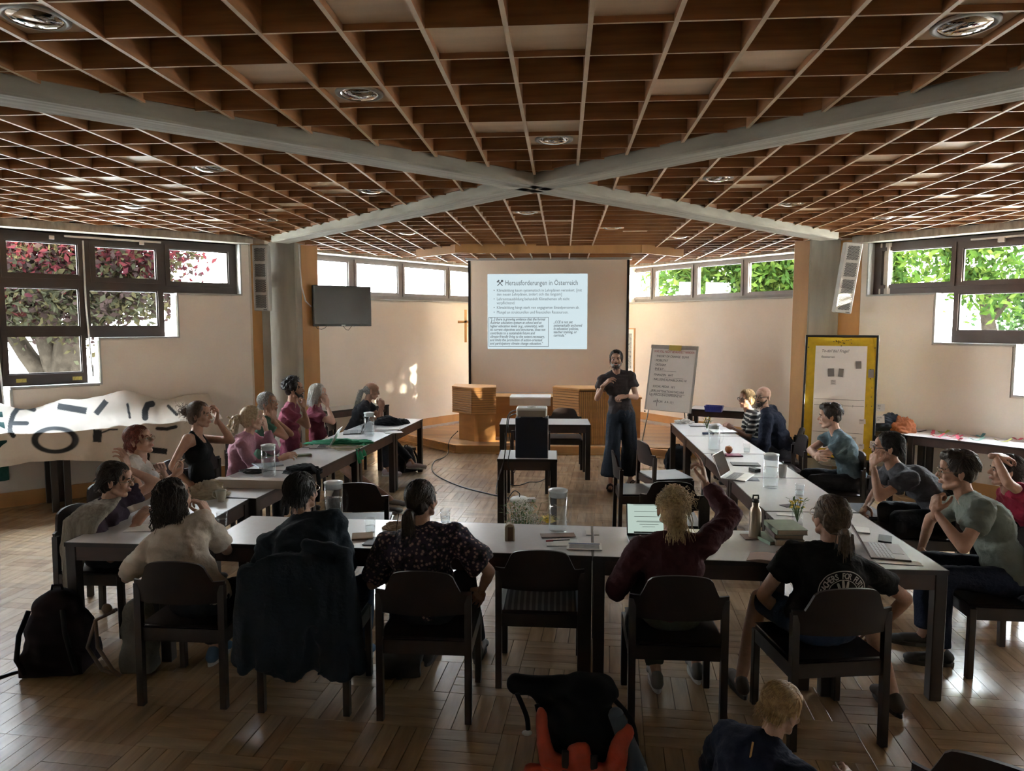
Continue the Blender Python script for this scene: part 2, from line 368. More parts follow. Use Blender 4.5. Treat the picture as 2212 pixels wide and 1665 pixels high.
wallpanel(T, [(.02, .93, 2.47), (.93, 1.80, 1.85), (1.80, 2.72, 1.26), (2.72, 4.4, .8)], wr_)
mb = MB(); mb.box((1.75, .07, 3.10), (.95, .03, .022)); mb.box((1.6, .06, 3.07), (.07, .05, .05)); tf(mb, T).build('window_opener_rail', METAL, winR)
tf(MB().box((2.5, .02, 3.20), (5.1, .42, .09)), T).build('concrete_lintel', CONCB, wr_)
tf(MB().box((2.5, .08, 3.30), (5.2, .2, .12)), T).build('ceiling_edge_board', DARKW2, wr_)
# ---- rear walls with strips of clerestory windows
for nm, W_, wn_, L, rec, fm in (('wall_rear_left', BL, 'window_3', 4.0, [(.04, .88, 2.62, 3.12), (1.05, 1.98, 2.62, 3.12), (2.14, 3.19, 2.62, 3.12), (3.33, 3.95, 2.62, 3.12)], GREYF),
                              ('wall_rear_right', BR, 'window_4', 3.9, [(.03, 1.0, 2.61, 3.13), (1.16, 2.13, 2.61, 3.13), (2.30, 3.22, 2.61, 3.13), (3.38, 3.85, 2.61, 3.13)], GREYF)):
    o, T = stepped_wall(nm, W_[0], W_[1], [(0, L, 2.50)], L, 3.2)
    w_ = window(wn_, T, rec, 3.12, fm); fill(T, w_, bands(rec, [(-.05, L, 2.50, 3.21)]), fm)
    tf(MB().box((L/2, .05, 2.50), (L, .24, .02)), T).build('window_sill', WHITE, o)
    tf(MB().box((L/2, .03, 3.235), (L, .30, .06)), T).build('concrete_lintel', CONCB, o)
    tf(MB().box((L/2, -.012, 1.30), (L, .024, 2.33)), T).build('wall_panel', WALLM, o)
    b = struct(tf(MB().box((L/2, -.025, .24), (L, .03, .14)).box((L/2, -.03, .3), (L, .045, .015)), T).build('baseboard_'+nm[5:], TRIMM))
# ---- side baseboards
for nm, W_, L in (('baseboard_left', LW, 5.1), ('baseboard_right', RW, 5.2)):
    T = wallframe(*W_); struct(tf(MB().box((L/2, -.02, .085), (L, .03, .17)), T).build(nm, TRIMM))
# ---- wall behind the screen, walls behind the camera
def plainwall(nm, a, b, win=None):
    S = V(a); D = (V(b)-S).normalized(); L = (V(b)-S).length
    o, T = stepped_wall(nm, S, D, [(u0, u1, z) for u0, u1, z in (win or [])], L, 3.1)
    for k, (u0, u1, z) in enumerate(win or []):
        w_ = window('window_%d' % (5+len([x for x in bpy.data.objects if x.name.startswith('window_') and x.get('kind')])), T, [(u0+.06, u1-.06, z+.06, 3.04)], 3, FRAME)
    return o
plainwall('wall_rear', BLE, BRE); plainwall('wall_front_left', LWE, FLW); plainwall('wall_front_right', RWE, FRW)
plainwall('wall_camera_left', FLW, RL); plainwall('wall_camera_right', FRW, RR); plainwall('wall_camera', RL, RR)
for k, p in enumerate((LWE, FLW, RL, RR, FRW, RWE, BLE, BRE)):
    q = V(p)+(V(p)-V((-.2, 6.1))).normalized()*.22; struct(MB().box((q.x, q.y, 1.82), (.42, .42, 3.64)).build('trim_%d' % (30+k), WALLM))
# ---- columns
def column(nm, x0, x1, y, d=.42):
    return struct(MB().box(((x0+x1)/2, y+d/2, 1.62), (x1-x0, d, 3.24), bev=.015).build(nm, CONC))
column('trim_1', -4.20, -3.80, 9.93); column('trim_2', 3.37, 3.78, 10.1)
for nm, x, y in (('trim_3', -4.35, 2.15), ('trim_4', 3.95, 2.0)): struct(MB().box((x, y, 1.6), (.4, .4, 3.3)).build(nm, CONC))
# wooden strips beside the columns
def stripw(nm, a, b, m=TRIMM, z1=3.22): return struct(MB().bar((a[0], a[1], z1/2), (b[0], b[1], z1/2), .05, z1).build(nm, m))
stripw('trim_5', (-4.52, 9.95), (-4.33, 10.0)); stripw('trim_6', (-4.33, 9.97), (-4.18, 10.05), CONC)
stripw('trim_7', (-3.81, 10.15), (-3.62, 10.30)); stripw('trim_8', (3.74, 10.2), (3.80, 10.3), CONC)
stripw('trim_9', (3.19, 10.2), (3.38, 10.15), mat('pale_wood_trim', (.62, .40, .24), .45, 0, .12, 5, stretch=(1, 1, .2))); stripw('trim_10', (3.77, 10.18), (4.03, 10.02))
for nm, a, b in (('trim_11', (-4.5, 9.72), (-4.48, 10.02)), ('trim_12', (-4.1, 10.3), (-4.03, 11.05)), ('trim_13', (3.6, 10.3), (3.66, 11.6)), ('trim_14', (-4.75, 9.6), (-4.3, 11.2)), ('trim_15', (4.3, 9.8), (3.95, 11.8)), ('trim_24', (-4.7, 9.6), (-4.4, 10.25)), ('trim_25', (4.25, 9.9), (4.0, 10.6))):
    stripw(nm, a, b, WALLM, 3.64)
# ---- concrete beams crossing under the ceiling
ZB = 3.165; CR = V((-.225, 6.0))
def beam(a, b, nm):
    d = (V(b)-V(a)).normalized(); T = M.Translation((0, 0, 0)); mb = MB()
    L = (V(b)-V(a)).length; mb.box((0, 0, ZB+.2), (L, .25, .4), bev=.012)
    o = mb.build(nm, CONCB, None); o.location = ((a[0]+b[0])/2, (a[1]+b[1])/2, 0); o.rotation_euler = (0, 0, math.atan2(d.y, d.x)); return struct(o)
LN = P(0, 216, ZB); LN2 = P(700, 333, ZB); RN = P(2212, 202, ZB); RN2 = P(1450, 351, ZB); LF = P(615, 523, ZB); RF = P(1780, 517, ZB)
def inter(a, b, c, d):
    a, b, c, d = [V(q[:2]) for q in (a, b, c, d)]; r = b-a; s = d-c; t = (c-a).cross(s)/r.cross(s); return a+r*t
CRX = inter(LN, LN2, RN, RN2)
def ext(a, b, k): a = V(a[:2]); b = V(b[:2]); return b+(b-a).normalized()*k
print('beams', LN, LN2, RN, RN2, CRX, LF, RF)
beam(ext(CRX, LN, 2.2), CRX, 'trim_16'); beam(ext(CRX, RN, 2.2), CRX, 'trim_17'); beam(CRX, ext(CRX, LF, .15), 'trim_18'); beam(CRX, ext(CRX, RF, .15), 'trim_19')
BEAMS = [(ext(CRX, LN, 2.2), CRX), (ext(CRX, RN, 2.2), CRX), (CRX, ext(CRX, LF, .15)), (CRX, ext(CRX, RF, .15))]
# ---- coffered ceiling
CP = [V((-2.1, -1.8)), V((1.9, -1.8)), FRW, RWE, RW[0], V((3.7, 10.4)), BR[0], BRE, BLE, BL[0], V((-4.0, 10.3)), LW[0], LWE, FLW]
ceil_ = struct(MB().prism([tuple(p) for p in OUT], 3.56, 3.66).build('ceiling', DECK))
GS = .3265; GX = -.23; GY = 2.85; SH = .155; ZS = 3.24
def clip(axis, c, lo, hi, step=.01):
    """intervals of a line (x=c or y=c) inside the room, clear of the beams"""
    out = []; s0 = None; t = lo
    while t <= hi:
        x, y = (c, t) if axis == 'x' else (t, c)
        ok = in_poly(x, y, CP)
        if ok:
            for a, b in BEAMS:
                d = (b-a); L = d.length; d = d/L; q = V((x, y))-a; u = q.dot(d)
                if -.1 < u < L+.1 and abs(q.x*d.y-q.y*d.x) < .135: ok = False; break
        if ok and s0 is None: s0 = t
        if not ok and s0 is not None:
            if t-s0 > .12: out.append((s0, t))
            s0 = None
        t += step
    return out
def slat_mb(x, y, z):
    mb = MB().box((0, 0, SH/2), (x, y, z)); mb.m[4] = 1; return mb  # underside gets the paler colour that stands in for bounced light
for k in range(-24, 25):
    x = GX+k*GS
    for a, b in clip('x', x, -1.9, 14.6, .02): slat_mb(.020, b-a, SH).build('long_slat', [SLAT, SLAT_LIT], ceil_).location = (x, (a+b)/2, ZS)
for k in range(-14, 37):
    y = GY+k*GS
    for a, b in clip('y', y, -8, 8, .02): slat_mb(b-a, .012, SH-.004).build('cross_slat', [SLAT, SLAT_LIT], ceil_).location = ((a+b)/2, y, ZS+.002)
for a, b in BEAMS:   # boards that close the grid along the beams
    d = (b-a).normalized(); n = V((-d.y, d.x))
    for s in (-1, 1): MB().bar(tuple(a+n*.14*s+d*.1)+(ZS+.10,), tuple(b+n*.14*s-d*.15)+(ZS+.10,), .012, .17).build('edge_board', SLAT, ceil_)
def cell(px, py):
    p = P(px, py, ZS+.03); i = math.floor((p.x-GX)/GS); j = math.floor((p.y-GY)/GS); return GX+(i+.5)*GS, GY+(j+.5)*GS
pan = set()
for c in ((808, 30), (1010, 88), (1180, 86), (1376, 18), (1455, 195), (1076, 272), (1195, 271), (580, 160), (295, 337), (135, 380), (222, 380), (112, 399), (165, 414), (355, 398), (402, 414), (290, 428),
          (367, 429), (125, 441), (237, 453), (618, 441), (566, 455), (690, 394), (714, 410), (437, 474), (488, 474), (1136, 473), (1204, 473), (1143, 506), (1204, 507), (1092, 515), (1260, 516), (1384, 496),
          (1009, 490), (980, 498), (890, 519), (1674, 135), (2150, 8), (1908, 346), (2065, 317), (2160, 362), (2015, 384), (1963, 401), (2026, 417), (2110, 417), (2182, 442), (1955, 467), (1637, 387), (1619, 405), (1788, 448), (1467, 518)):
    pan.add(tuple(round(q, 4) for q in cell(*c)))
lig = []
for c in ((75, 28), (770, 202), (440, 357), (795, 410), (265, 440), (565, 472), (1195, 303), (2088, 58), (1548, 388), (1738, 433), (1883, 466), (1133, 460), (1330, 488), (867, 504), (1485, 510), (1057, 543), (1307, 542)):
    q = tuple(round(q, 4) for q in cell(*c))
    if q not in lig: lig.append(q)
pan |= set(lig)
for x, y in sorted(pan): MB().box((0, 0, 0), (GS-.02, GS-.012, .01)).build('infill_panel', PANM, ceil_).location = (x, y, ZS+.035)
names = ['downlight nearest the top left corner of the ceiling', 'downlight in the near ceiling bay left of the middle', 'downlight in the left ceiling bay', 'downlight in the left ceiling bay next to the far left beam', 'small downlight deep in the left bay near the stepped window',
         'small downlight in the left bay nearest the left column', 'downlight just in front of the beam crossing', 'downlight nearest the top right corner of the ceiling', 'downlight in the right ceiling bay nearest the far right beam', 'downlight in the middle of the right ceiling bay', 'downlight of the right bay nearest the loudspeaker', 'downlight just beyond the beam crossing',
         'downlight of the far bay, right of the crossing', 'downlight of the far bay over the wall television', 'downlight of the far bay above the flip chart', 'downlight above the left half of the projection screen', 'downlight above the right half of the projection screen']
lt = None
for k, (x, y) in enumerate(lig):
    lab = 'round recessed mirror '+names[k]
    if lt is None:
        lt = thing('ceiling_downlight', lab, 'ceiling light', (x, y, ZS+.028), 0, 'round recessed ceiling lights')
        MB().lathe((0, 0, 0), [(.098, 0), (.122, 0), (.122, -.008), (.104, -.012), (.098, 0)], 28).build('trim_ring', WHITE, lt, True)
        MB().lathe((0, 0, 0), [(.102, .0), (.095, -.012), (.07, -.024), (.035, -.030), (.0001, -.032)], 28).build('mirror_bulb_bowl', mat('mirror_lamp', (.75, .73, .7), .06, 1, .15, 30), lt, True)
        lt_t = tree_of(lt)
    else: dup(lt, (x, y, ZS+.028), 0, lab, lt_t)
# lowered fascia above the screen
FB = [P(900, 548, 3.20), P(985, 537, 3.20), P(1385, 537, 3.20), P(1475, 546, 3.20)]
fas = struct(MB().build('trim_20', SLAT))
for k in range(3):
    a, b = FB[k], FB[k+1]; MB().bar((a.x, a.y, 3.20), (b.x, b.y, 3.20), .03, .13).build('fascia_board', TRIMM, fas)
# ---- platform at the front
pa = [P(990, 961, .13), P(1380, 957, .13), P(1417, 969, .13), P(1500, 972, .13), BR[0], BRE, BLE, P(885, 943, .13), ]
PLT = [(-2.95, 12.45), (-1.72, 11.22), (1.15, 11.22), (1.70, 10.95), (2.9, 12.4), (1.35, 14.5), (-1.75, 14.2)]
plat = struct(MB().prism(PLT, .0, .105).build('trim_21', TRIMM))
for k in range(4):
    a, b = PLT[k], PLT[k+1]; MB().bar(a+(.12,), b+(.12,), .05, .028).build('step_nosing', TRIMM, plat); MB().bar(a+(.012,), b+(.012,), .05, .022).build('base_moulding', TRIMM, plat)
k = 0; y = 11.3
mb = MB(); PB = [mat('platform_oak_%d' % q, (.46-.05*q, .27-.03*q, .125), .35, 0, .15, 3, stretch=(.4, 5, 1)) for q in range(3)]
while y < 14.2:
    x0, x1 = None, None; x = -3
    while x < 3:
        if in_poly(x, y, PLT):
            if x0 is None: x0 = x
            x1 = x
        x += .02
    if x0 is not None and x1-x0 > .2: MB().box(((x0+x1)/2, y, .115), (x1-x0, .128, .022), bev=.002).build('platform_board', PB[k % 3], plat)
    y += .13; k += 1
# ---- ground outside
GRD = mat('pale_sunlit_paving', (.62, .60, .55), .9, 0, .12, .6)
g = MB(); g.box((0, 6, -.65), (160, 160, .3)); struct(g.build('trim_22', GRD))
# ---- roof
struct(MB().prism([(p[0]*1.03, (p[1]-6)*1.03+6) for p in OUT], 3.7, 3.9).build('trim_23', DECK))
# ================================================================ TREES OUTSIDE
def leafmat(name, c, tr=.45):
    c = [q*.13 for q in c]
    m = bpy.data.materials.new(name); m.use_nodes = True; n = m.node_tree.nodes; l = m.node_tree.links; n.clear()
    o = n.new('ShaderNodeOutputMaterial'); d = n.new('ShaderNodeBsdfDiffuse'); t = n.new('ShaderNodeBsdfTranslucent'); x = n.new('ShaderNodeMixShader'); x.inputs[0].default_value = tr
    d.inputs[0].default_value = tuple(c)+(1,); t.inputs[0].default_value = tuple(min(1, q*1.4) for q in c)+(1,)
    l.new(d.outputs[0], x.inputs[1]); l.new(t.outputs[0], x.inputs[2]); l.new(x.outputs[0], o.inputs[0]); return m
def foliage(name, blobs, n, size, mats, parent, seed, long=1.0):
    """n leaves, each a small folded rhombus, gathered in sprays inside the given ellipsoids"""
    g = np.random.default_rng(seed); vol = np.array([b[3]*b[4]*b[5] for b in blobs]); ks = g.choice(len(blobs), n//12, p=vol/vol.sum())
    B = np.array(blobs)[ks]; d = g.normal(size=(len(ks), 3)); d /= np.linalg.norm(d, axis=1)[:, None]; r = g.random(len(ks))[:, None]**.33
    sp = B[:, :3]+d*r*B[:, 3:6]
    c = np.repeat(sp, 12, axis=0)+g.normal(size=(len(ks)*12, 3))*size*1.5; N = len(c)
    a = g.normal(size=(N, 3)); a[:, 2] -= .3; a /= np.linalg.norm(a, axis=1)[:, None]; b = np.cross(a, g.normal(size=(N, 3))); b /= np.linalg.norm(b, axis=1)[:, None]; nn = np.cross(a, b)
    s = size*g.uniform(.6, 1.3, N)[:, None]
    v = np.stack([c-a*s*.7*long, c+b*s*.38+nn*s*.12, c+a*s*.7*long, c-b*s*.38+nn*s*.12], 1).reshape(-1, 3)
    me = bpy.data.meshes.new(name); me.vertices.add(len(v)); me.vertices.foreach_set('co', v.ravel())
    f = np.arange(N)[:, None]*4+np.array([[0, 1, 2, 0, 2, 3]]); me.loops.add(N*6); me.loops.foreach_set('vertex_index', f.ravel().astype('i'))
    me.polygons.add(N*2); me.polygons.foreach_set('loop_start', np.arange(N*2)*3)
    for m in mats: me.materials.append(m)
    mi = np.repeat(g.integers(0, len(mats), N), 2); me.polygons.foreach_set('material_index', mi.astype('i')); me.update(); me.validate()
    o = bpy.data.objects.new(name, me); COL.objects.link(o); o.parent = parent; o['kind'] = 'stuff'
    o.matrix_parent_inverse = WM(parent).inverted(); return o
BARK = mat('bark', (.016, .013, .010), .95, 0, .3, 8, .8, 20, spec=0)
def branches(parent, base, trunk_r, forks, name='trunk'):
    mb = MB()
    for pts, rs in forks: mb.tube(pts, rs, 8)
    return mb.build(name, BARK, parent, True, world=True)
t = thing('purple_leaved_tree', 'purple-leaved tree with a forked trunk outside the stepped left window', 'tree', (-9.35, 12.6, -.5))
b0 = (-9.35, 12.6, -.5)
branches(t, b0, .3, [([b0, (-9.35, 12.6, .8), (-9.20, 12.6, 1.7), (-8.75, 12.6, 2.6), (-8.15, 12.4, 3.6), (-7.65, 12.2, 5)], [.36, .27, .24, .17, .11, .05]),
    ([(-9.40, 12.6, .9), (-9.60, 12.5, 1.8), (-9.75, 12.4, 3.2), (-9.85, 12.4, 5)], [.2, .15, .11, .05]), ([(-9.35, 12.6, .6), (-9.95, 12.5, 1.5), (-10.65, 12.5, 2.6), (-11.25, 12.5, 4)], [.2, .16, .12, .06]),
    ([(-8.75, 12.6, 2.5), (-8.45, 12.3, 3.4), (-8.65, 12, 4.6)], [.1, .07, .03]), ([(-9.65, 12.5, 2.3), (-9.15, 12.3, 3.1), (-9.35, 12, 4.4)], [.1, .07, .03])])
PUR = [leafmat('leaf_purple', (.13, .035, .045)), leafmat('leaf_red', (.20, .045, .05)), leafmat('leaf_olive', (.14, .12, .06)), leafmat('leaf_dusky', (.10, .065, .06)), leafmat('leaf_grey_green', (.13, .13, .08))]
foliage('leaves', [(-9.9, 12.2, 4.4, 2.5, 1.5, 1.4), (-11.8, 12.3, 4.0, 2.0, 1.5, 1.5), (-8.4, 12.0, 3.5, 1.35, 1.2, .85), (-9.8, 12.1, 2.75, 2.1, 1.2, .6), (-11.6, 12.2, 2.3, 1.6, 1.2, .7), (-9.2, 12.2, 3.0, 1.9, 1.2, .8), (-7.35, 12.0, 3.45, 1.0, .9, .62), (-6.95, 12.0, 3.35, .75, .8, .55)], 33000, .095, PUR[:4], t, 3)
foliage('leaves', [(-10.6, 11.9, 2.35, 1.9, 1.0, .45), (-8.9, 11.9, 2.5, 1.3, .9, .40), (-8.3, 11.9, 2.0, .45, .5, .25), (-9.3, 11.9, 2.7, 1.9, 1.0, .45), (-7.7, 11.9, 2.55, 1.1, .8, .42)], 12500, .10, [PUR[2], PUR[4], PUR[3]], t, 4)
GRN = [leafmat('leaf_green', (.16, .30, .05)), leafmat('leaf_lime', (.28, .42, .08)), leafmat('leaf_mid', (.11, .22, .05))]
DGR = [leafmat('leaf_deep', (.11, .21, .07)), leafmat('leaf_pale', (.20, .32, .12)), leafmat('leaf_dark', (.08, .15, .05))]
def gtree(name, lab, base, forks, blobs, n, size, mats, seed, long=1.0):
    t = thing(name, lab, 'tree', base); branches(t, base, .2, forks); foliage('leaves', blobs, n, size, mats, t, seed, long)
gtree('walnut_tree', 'bright green tree with a thick slanting branch outside the rear right windows', (6.6, 16.6, -.5),
    [([(6.6, 16.6, -.5), (6.5, 16.6, 1.5), (6.1, 16.5, 2.6), (5.2, 16.3, 2.9), (4.2, 16.2, 3.25), (3.4, 16.2, 3.9)], [.3, .24, .2, .15, .11, .06]), ([(6.4, 16.6, 1.9), (6.9, 16.4, 3), (7.3, 16.3, 4.5)], [.2, .14, .07]), ([(5.2, 16.3, 2.9), (5.0, 16.0, 3.6), (4.6, 16, 4.5)], [.1, .07, .03])],
    [(5.6, 16.0, 3.6, 1.9, 1.1, .9), (4.0, 15.9, 3.3, 1.6, 1.0, .75), (2.6, 16.0, 3.15, .75, .8, .45), (6.5, 15.9, 2.7, 1.5, .9, .6), (5.0, 15.8, 2.75, 1.7, .8, .4)], 14000, .115, GRN, 11, 1.3)
gtree('lime_green_tree', 'lime green tree with thin bare twigs outside the right window, beside the right column', (8.4, 14.4, -.5),
    [([(8.4, 14.4, -.5), (8.3, 14.4, 1.6), (8.0, 14.2, 2.6), (7.4, 14.0, 3.2), (6.9, 13.9, 4)], [.2, .15, .1, .06, .03]), ([(8.0, 14.2, 2.6), (7.3, 14, 2.85), (6.8, 13.9, 2.75)], [.05, .04, .02]), ([(8.2, 14.3, 2.2), (8.9, 14.2, 3.2), (9.2, 14, 4.5)], [.1, .07, .03])],
    [(7.4, 13.8, 3.4, .95, .7, .75), (8.3, 13.9, 2.8, .9, .7, .5), (6.9, 13.8, 4.2, 1.3, .8, .6)], 3400, .11, GRN, 12, 1.3)
gtree('hedge_tree', 'large mid green tree filling the right-hand stepped window', (13.2, 16.4, -.5),
    [([(13.2, 16.4, -.5), (13.1, 16.4, 2), (12.6, 16.2, 4)], [.3, .22, .1]), ([(13.1, 16.4, 1.8), (14, 16.2, 4)], [.15, .06])],
    [(11.8, 15.8, 3.0, 2.2, 1.5, 1.6), (14.4, 15.4, 3.2, 2.4, 1.5, 1.9), (10.4, 16.2, 2.4, 1.2, 1.2, .8), (13.0, 15.5, 1.2, 2.6, 1.3, .9), (12.2, 15.4, 2.2, 2.6, 1.2, .8)], 34000, .11, DGR, 13)
gtree('sun_screen_tree', 'dense dark green tree added out of view beyond the right wall to screen the sun', (15.0, 9.0, -.5),  # unseen tree, added to hold back sun from the right
    [([(15.0, 9.0, -.5), (15.0, 9.0, 2), (14.6, 9.2, 4)], [.3, .22, .1])],
    [(14.4, 9.6, 3.4, 2.0, 2.6, 1.9), (14.8, 6.6, 3.0, 1.8, 2.0, 1.5), (15.0, 3.0, 3.4, 1.8, 2.0, 1.9), (10.8, 6.5, 4.45, 1.3, 1.2, .50)], 14000, .17, DGR, 14)  # last leaf blob is placed to keep sun off the right column

gtree('sun_blocker_tree', 'small tree added out of view outside the right wall, shading the right column', (8.4, 8.3, -.5), [([(8.4, 8.3, -.5), (8.3, 8.2, 1.6), (8.15, 8.1, 3.4)], [.05, .04, .02])], [(8.1, 8.08, 3.58, .55, .36, .36)], 2600, .07, GRN, 17)  # unseen, added so that its leaves stop the sun before the right column
# ================================================================ FURNITURE
WOODSEAT = mat('chair_ply', (.016, .009, .008), .42, 0, .3, 8, .1, stretch=(1, .2, 1), spec=.35)
def back_panel(w, h, z0, y0, curve=.05, n=14, arch=.075):
    """curved backrest: lower band between the posts rising in a rounded arch"""
    mb = MB(); f = []; 
    def top(t):
        s = abs(t)
        if s > .80: return z0+h*.50
        if s > .62: q = (.80-s)/.18; return z0+h*(.50+.36*(3*q*q-2*q*q*q))
        return z0+h*(.86+.14*math.sqrt(max(0, 1-(s/.62)**2)))
    for sgn in (0, 1):
        pass
    N = 28; rows = 6; vs = []
    for side in (0, 1):
        for i in range(N+1):
            t = -1+2*i/N; x = t*w/2; y = y0-curve*(1-t*t)+(.016 if side else 0)
            for j in range(rows+1): z = z0+(top(t)-z0)*j/rows; vs.append((x, y-(z-z0)*.10, z))
    K = rows+1; off = (N+1)*K; fs = []
    for i in range(N):
        for j in range(rows): a = i*K+j; b = (i+1)*K+j; fs.append((a, b, b+1, a+1)); fs.append((off+a, off+a+1, off+b+1, off+b))
        fs.append((i*K, off+i*K, off+(i+1)*K, (i+1)*K)); fs.append((i*K+rows, (i+1)*K+rows, off+(i+1)*K+rows, off+i*K+rows))
    for i in (0, N):
        for j in range(rows): a = i*K+j; fs.append((a, a+1, off+a+1, off+a) if i == 0 else (a, off+a, off+a+1, a+1))
    return mb.add(vs, fs)
def make_chair(lab, loc, rz):
    """faces local +Y; rear posts at y=-.22"""
    t = thing('dining_chair', lab, 'chair', loc, rz, 'dark wooden chairs around the tables')
    for x in (-.235, .235):
        MB().box((x, .20, .215), (.036, .040, .43), bev=.004).build('leg', DARKW, t)
        MB().bar((x, -.235, 0), (x, -.222, .69), .036, .036, (0, 1, 0)).build('leg', DARKW, t)
    mb = MB(); mb.box((0, .20, .40), (.44, .026, .075)).box((0, -.215, .40), (.44, .026, .075))
    for x in (-.237, .237): mb.box((x, -.01, .40), (.026, .40, .075))
    mb.build('seat_frame', DARKW, t)
    def seat(u, v):
        x = (u-.5)*.47; y = (v-.5)*.44; return (x, y, .456-.010*math.sin(math.pi*u)*math.sin(math.pi*v))
    mb = MB().grid(seat, 8, 6); mb.grid(lambda u, v: (seat(1-u, v)[0], seat(1-u, v)[1], .436), 8, 6); mb.box((0, 0, .4405), (.46, .43, .005)); mb.build('seat', WOODSEAT, t, True)
    o = back_panel(.505, .245, .590, -.222).build('backrest', WOODSEAT, t); 
    return t
CH0 = None
def chair(x, y, deg, lab):
    global CH0
    if CH0 is None: CH0 = make_chair(lab, (x, y, 0), R(deg)); CH0t = tree_of(CH0); CH0['_'] = 0; del CH0['_']; chair.tree = CH0t; return CH0
    return dup(CH0, (x, y, 0), R(deg), lab, chair.tree)
def make_table(lab, c, rz, L, W, h=.75, group='grey-topped dark wooden tables set in a U'):
    t = thing('table', lab, 'table', c, rz, group)
    MB().box((0, 0, h-.011), (L-.012, W-.012, .022), bev=.002).build('table_top', TOPM, t)
    mb = MB(); e = .006
    for s in (-1, 1): mb.box((s*(L/2-e/2), 0, h-.014), (e, W, .026)); mb.box((0, s*(W/2-e/2), h-.014), (L, e, .026))
    mb.build('edge_band', DARKW, t)
    mb = MB()
    for s in (-1, 1): mb.box((0, s*(W/2-.022), h-.07), (L-.13, .022, .092)); mb.box((s*(L/2-.022), 0, h-.07), (.022, W-.13, .092))
    mb.build('apron', DARKW2, t)
    for sx in (-1, 1):
        for sy in (-1, 1): MB().box((sx*(L/2-.036), sy*(W/2-.036), (h-.024)/2), (.066, .066, h-.024), bev=.004).build('leg', DARKW, t)
    return t
# near row, seen from behind the people
for x0, x1, lab in ((-2.19, -.961, 'long table of the near row between the cream-topped and the hooded sitter'), (-.958, .188, 'table of the near row carrying the white flowers and a water jug'), (.191, 1.43, 'table of the near row carrying the open laptop of the raised-arm sitter')):
    cx = (x0+x1)/2; make_table(lab, (cx, 4.35-.034*cx, 0), R(-1.9), x1-x0, .62)
# right row
rl = ('corner table at the near right end, under the book stack and keyboard', 'right row table carrying a glass jug, second from the near corner', 'right row table with the laptop and black mouse', 'right row table with the apple on it', 'farthest table of the right row, with crumpled white tissue')
ry = [(3.93, 5.11), (5.12, 6.24), (6.25, 7.38), (7.39, 8.53), (8.54, 9.66)]
RIN = lambda y: 1.45
for (a, b), lab in zip(ry, rl): make_table(lab, (RIN(a)+.335, (a+b)/2, 0), R(90), b-a, .66)
# left row
ll = ('corner table at the near left end, before the shawled woman', 'left row table with the coffee cup and cloth bag', 'left row table with the closed silver laptop and black bag', 'left row table with the green cloth hanging over its edge', 'farthest table of the left row, with a black pouch on papers')
LIN = lambda y: -2.36+.085*(y-5.2)
for (a, b), lab in zip([(4.06, 5.20), (5.24, 6.22), (6.24, 7.40), (7.42, 8.61), (8.63, 9.83)], ll):
    m_ = (a+b)/2; make_table(lab, (LIN(m_)-.33, m_, 0), R(90-4.9) if a > 5 else R(90), b-a, .66)
make_table('small square table under the black box and projector', (-.355, 7.19, 0), R(1), .60, .50, group='presentation tables in the middle')
make_table('wider table behind the projector table, before the altar', (-.245, 9.66, 0), R(2), 1.22, .60, group='presentation tables in the middle')
# tables along the walls
d = RW[1]; T = wallframe(*RW); ang = math.atan2(d.y, d.x)
def atwall(T, u, off): p = T @ V((u, -off, 0)); return (p.x, p.y, 0)
make_table('wall table under the right window, covered with paper strips', atwall(T, 1.60, .35), ang, 1.28, .62, group='tables along the walls')
make_table('wall table beside the yellow pinboard, with a clothes pile on it', atwall(T, .55, .35), ang, .76, .62, group='tables along the walls')
make_table('dark table at the rear right wall, with the blue basket', (2.62, 11.28, 0), R(-22), 1.2, .5, group='tables along the walls')
Tl = wallframe(*LW); angl = math.atan2(-LW[1].y, -LW[1].x)
make_table('wall table under the right half of the painted banner', atwall(Tl, 1.72, .34), angl, 1.25, .6, group='tables along the walls')
make_table('wall table under the left half of the painted banner', atwall(Tl, 3.02, .34), angl, 1.25, .6, group='tables along the walls')
make_table('low table at the rear left wall behind the grey-haired woman', (-3.42, 11.15, 0), R(55), 1.2, .5, group='tables along the walls')
# chairs
chair(-2.07, 3.82, 0, 'dark chair holding the cream-topped curly-haired woman')
chair(-1.38, 3.80, 0, 'dark chair draped with the big blue hooded jacket')
chair(-.72, 3.77, 0, 'dark chair of the woman in the floral blouse')
chair(-.125, 4.15, 0, 'empty dark chair in front with a striped cushion')
chair(.60, 3.80, 0, 'dark chair of the person raising an arm')
chair(1.33, 3.68, 9, 'dark chair of the black-shirted woman with a printed back')
chair(-3.13, 4.60, -88, 'dark chair behind the woman with the long shawl')
chair(-3.40, 5.30, -88, 'dark chair of the short-haired woman in the white top')
chair(-3.35, 6.22, -88, 'dark chair of the woman in the black tank top'); chair(-3.36, 6.85, -88, 'dark chair of the blonde in the pink jumper')
chair(-3.36, 7.48, -88, 'dark chair of the older man with hands on his mouth'); chair(-3.30, 8.08, -85, 'dark chair of the curly bearded man'); chair(-3.20, 8.78, -85, 'dark chair of the grey-haired woman in maroon')
chair(-3.0, 9.60, -85, 'dark chair of the balding man with a ponytail')
chair(2.62, 4.45, 88, 'dark chair with a striped cushion, right of the corner table'); chair(2.80, 5.75, 88, 'dark chair of the man with thick black glasses'); chair(2.66, 7.15, 88, 'dark chair of the man with crossed arms')
chair(2.55, 6.35, 88, 'unoccupied dark chair tucked at the right row beside the crossed-arm man')
chair(2.62, 8.75, 80, 'dark chair of the bald bearded man'); chair(2.50, 9.45, 88, 'dark chair of the woman in the striped top'); chair(2.45, 8.15, 88, 'unoccupied dark chair at the right row beside the bald man')
chair(3.45, 5.35, 85, 'dark chair of the woman in red at the right edge')
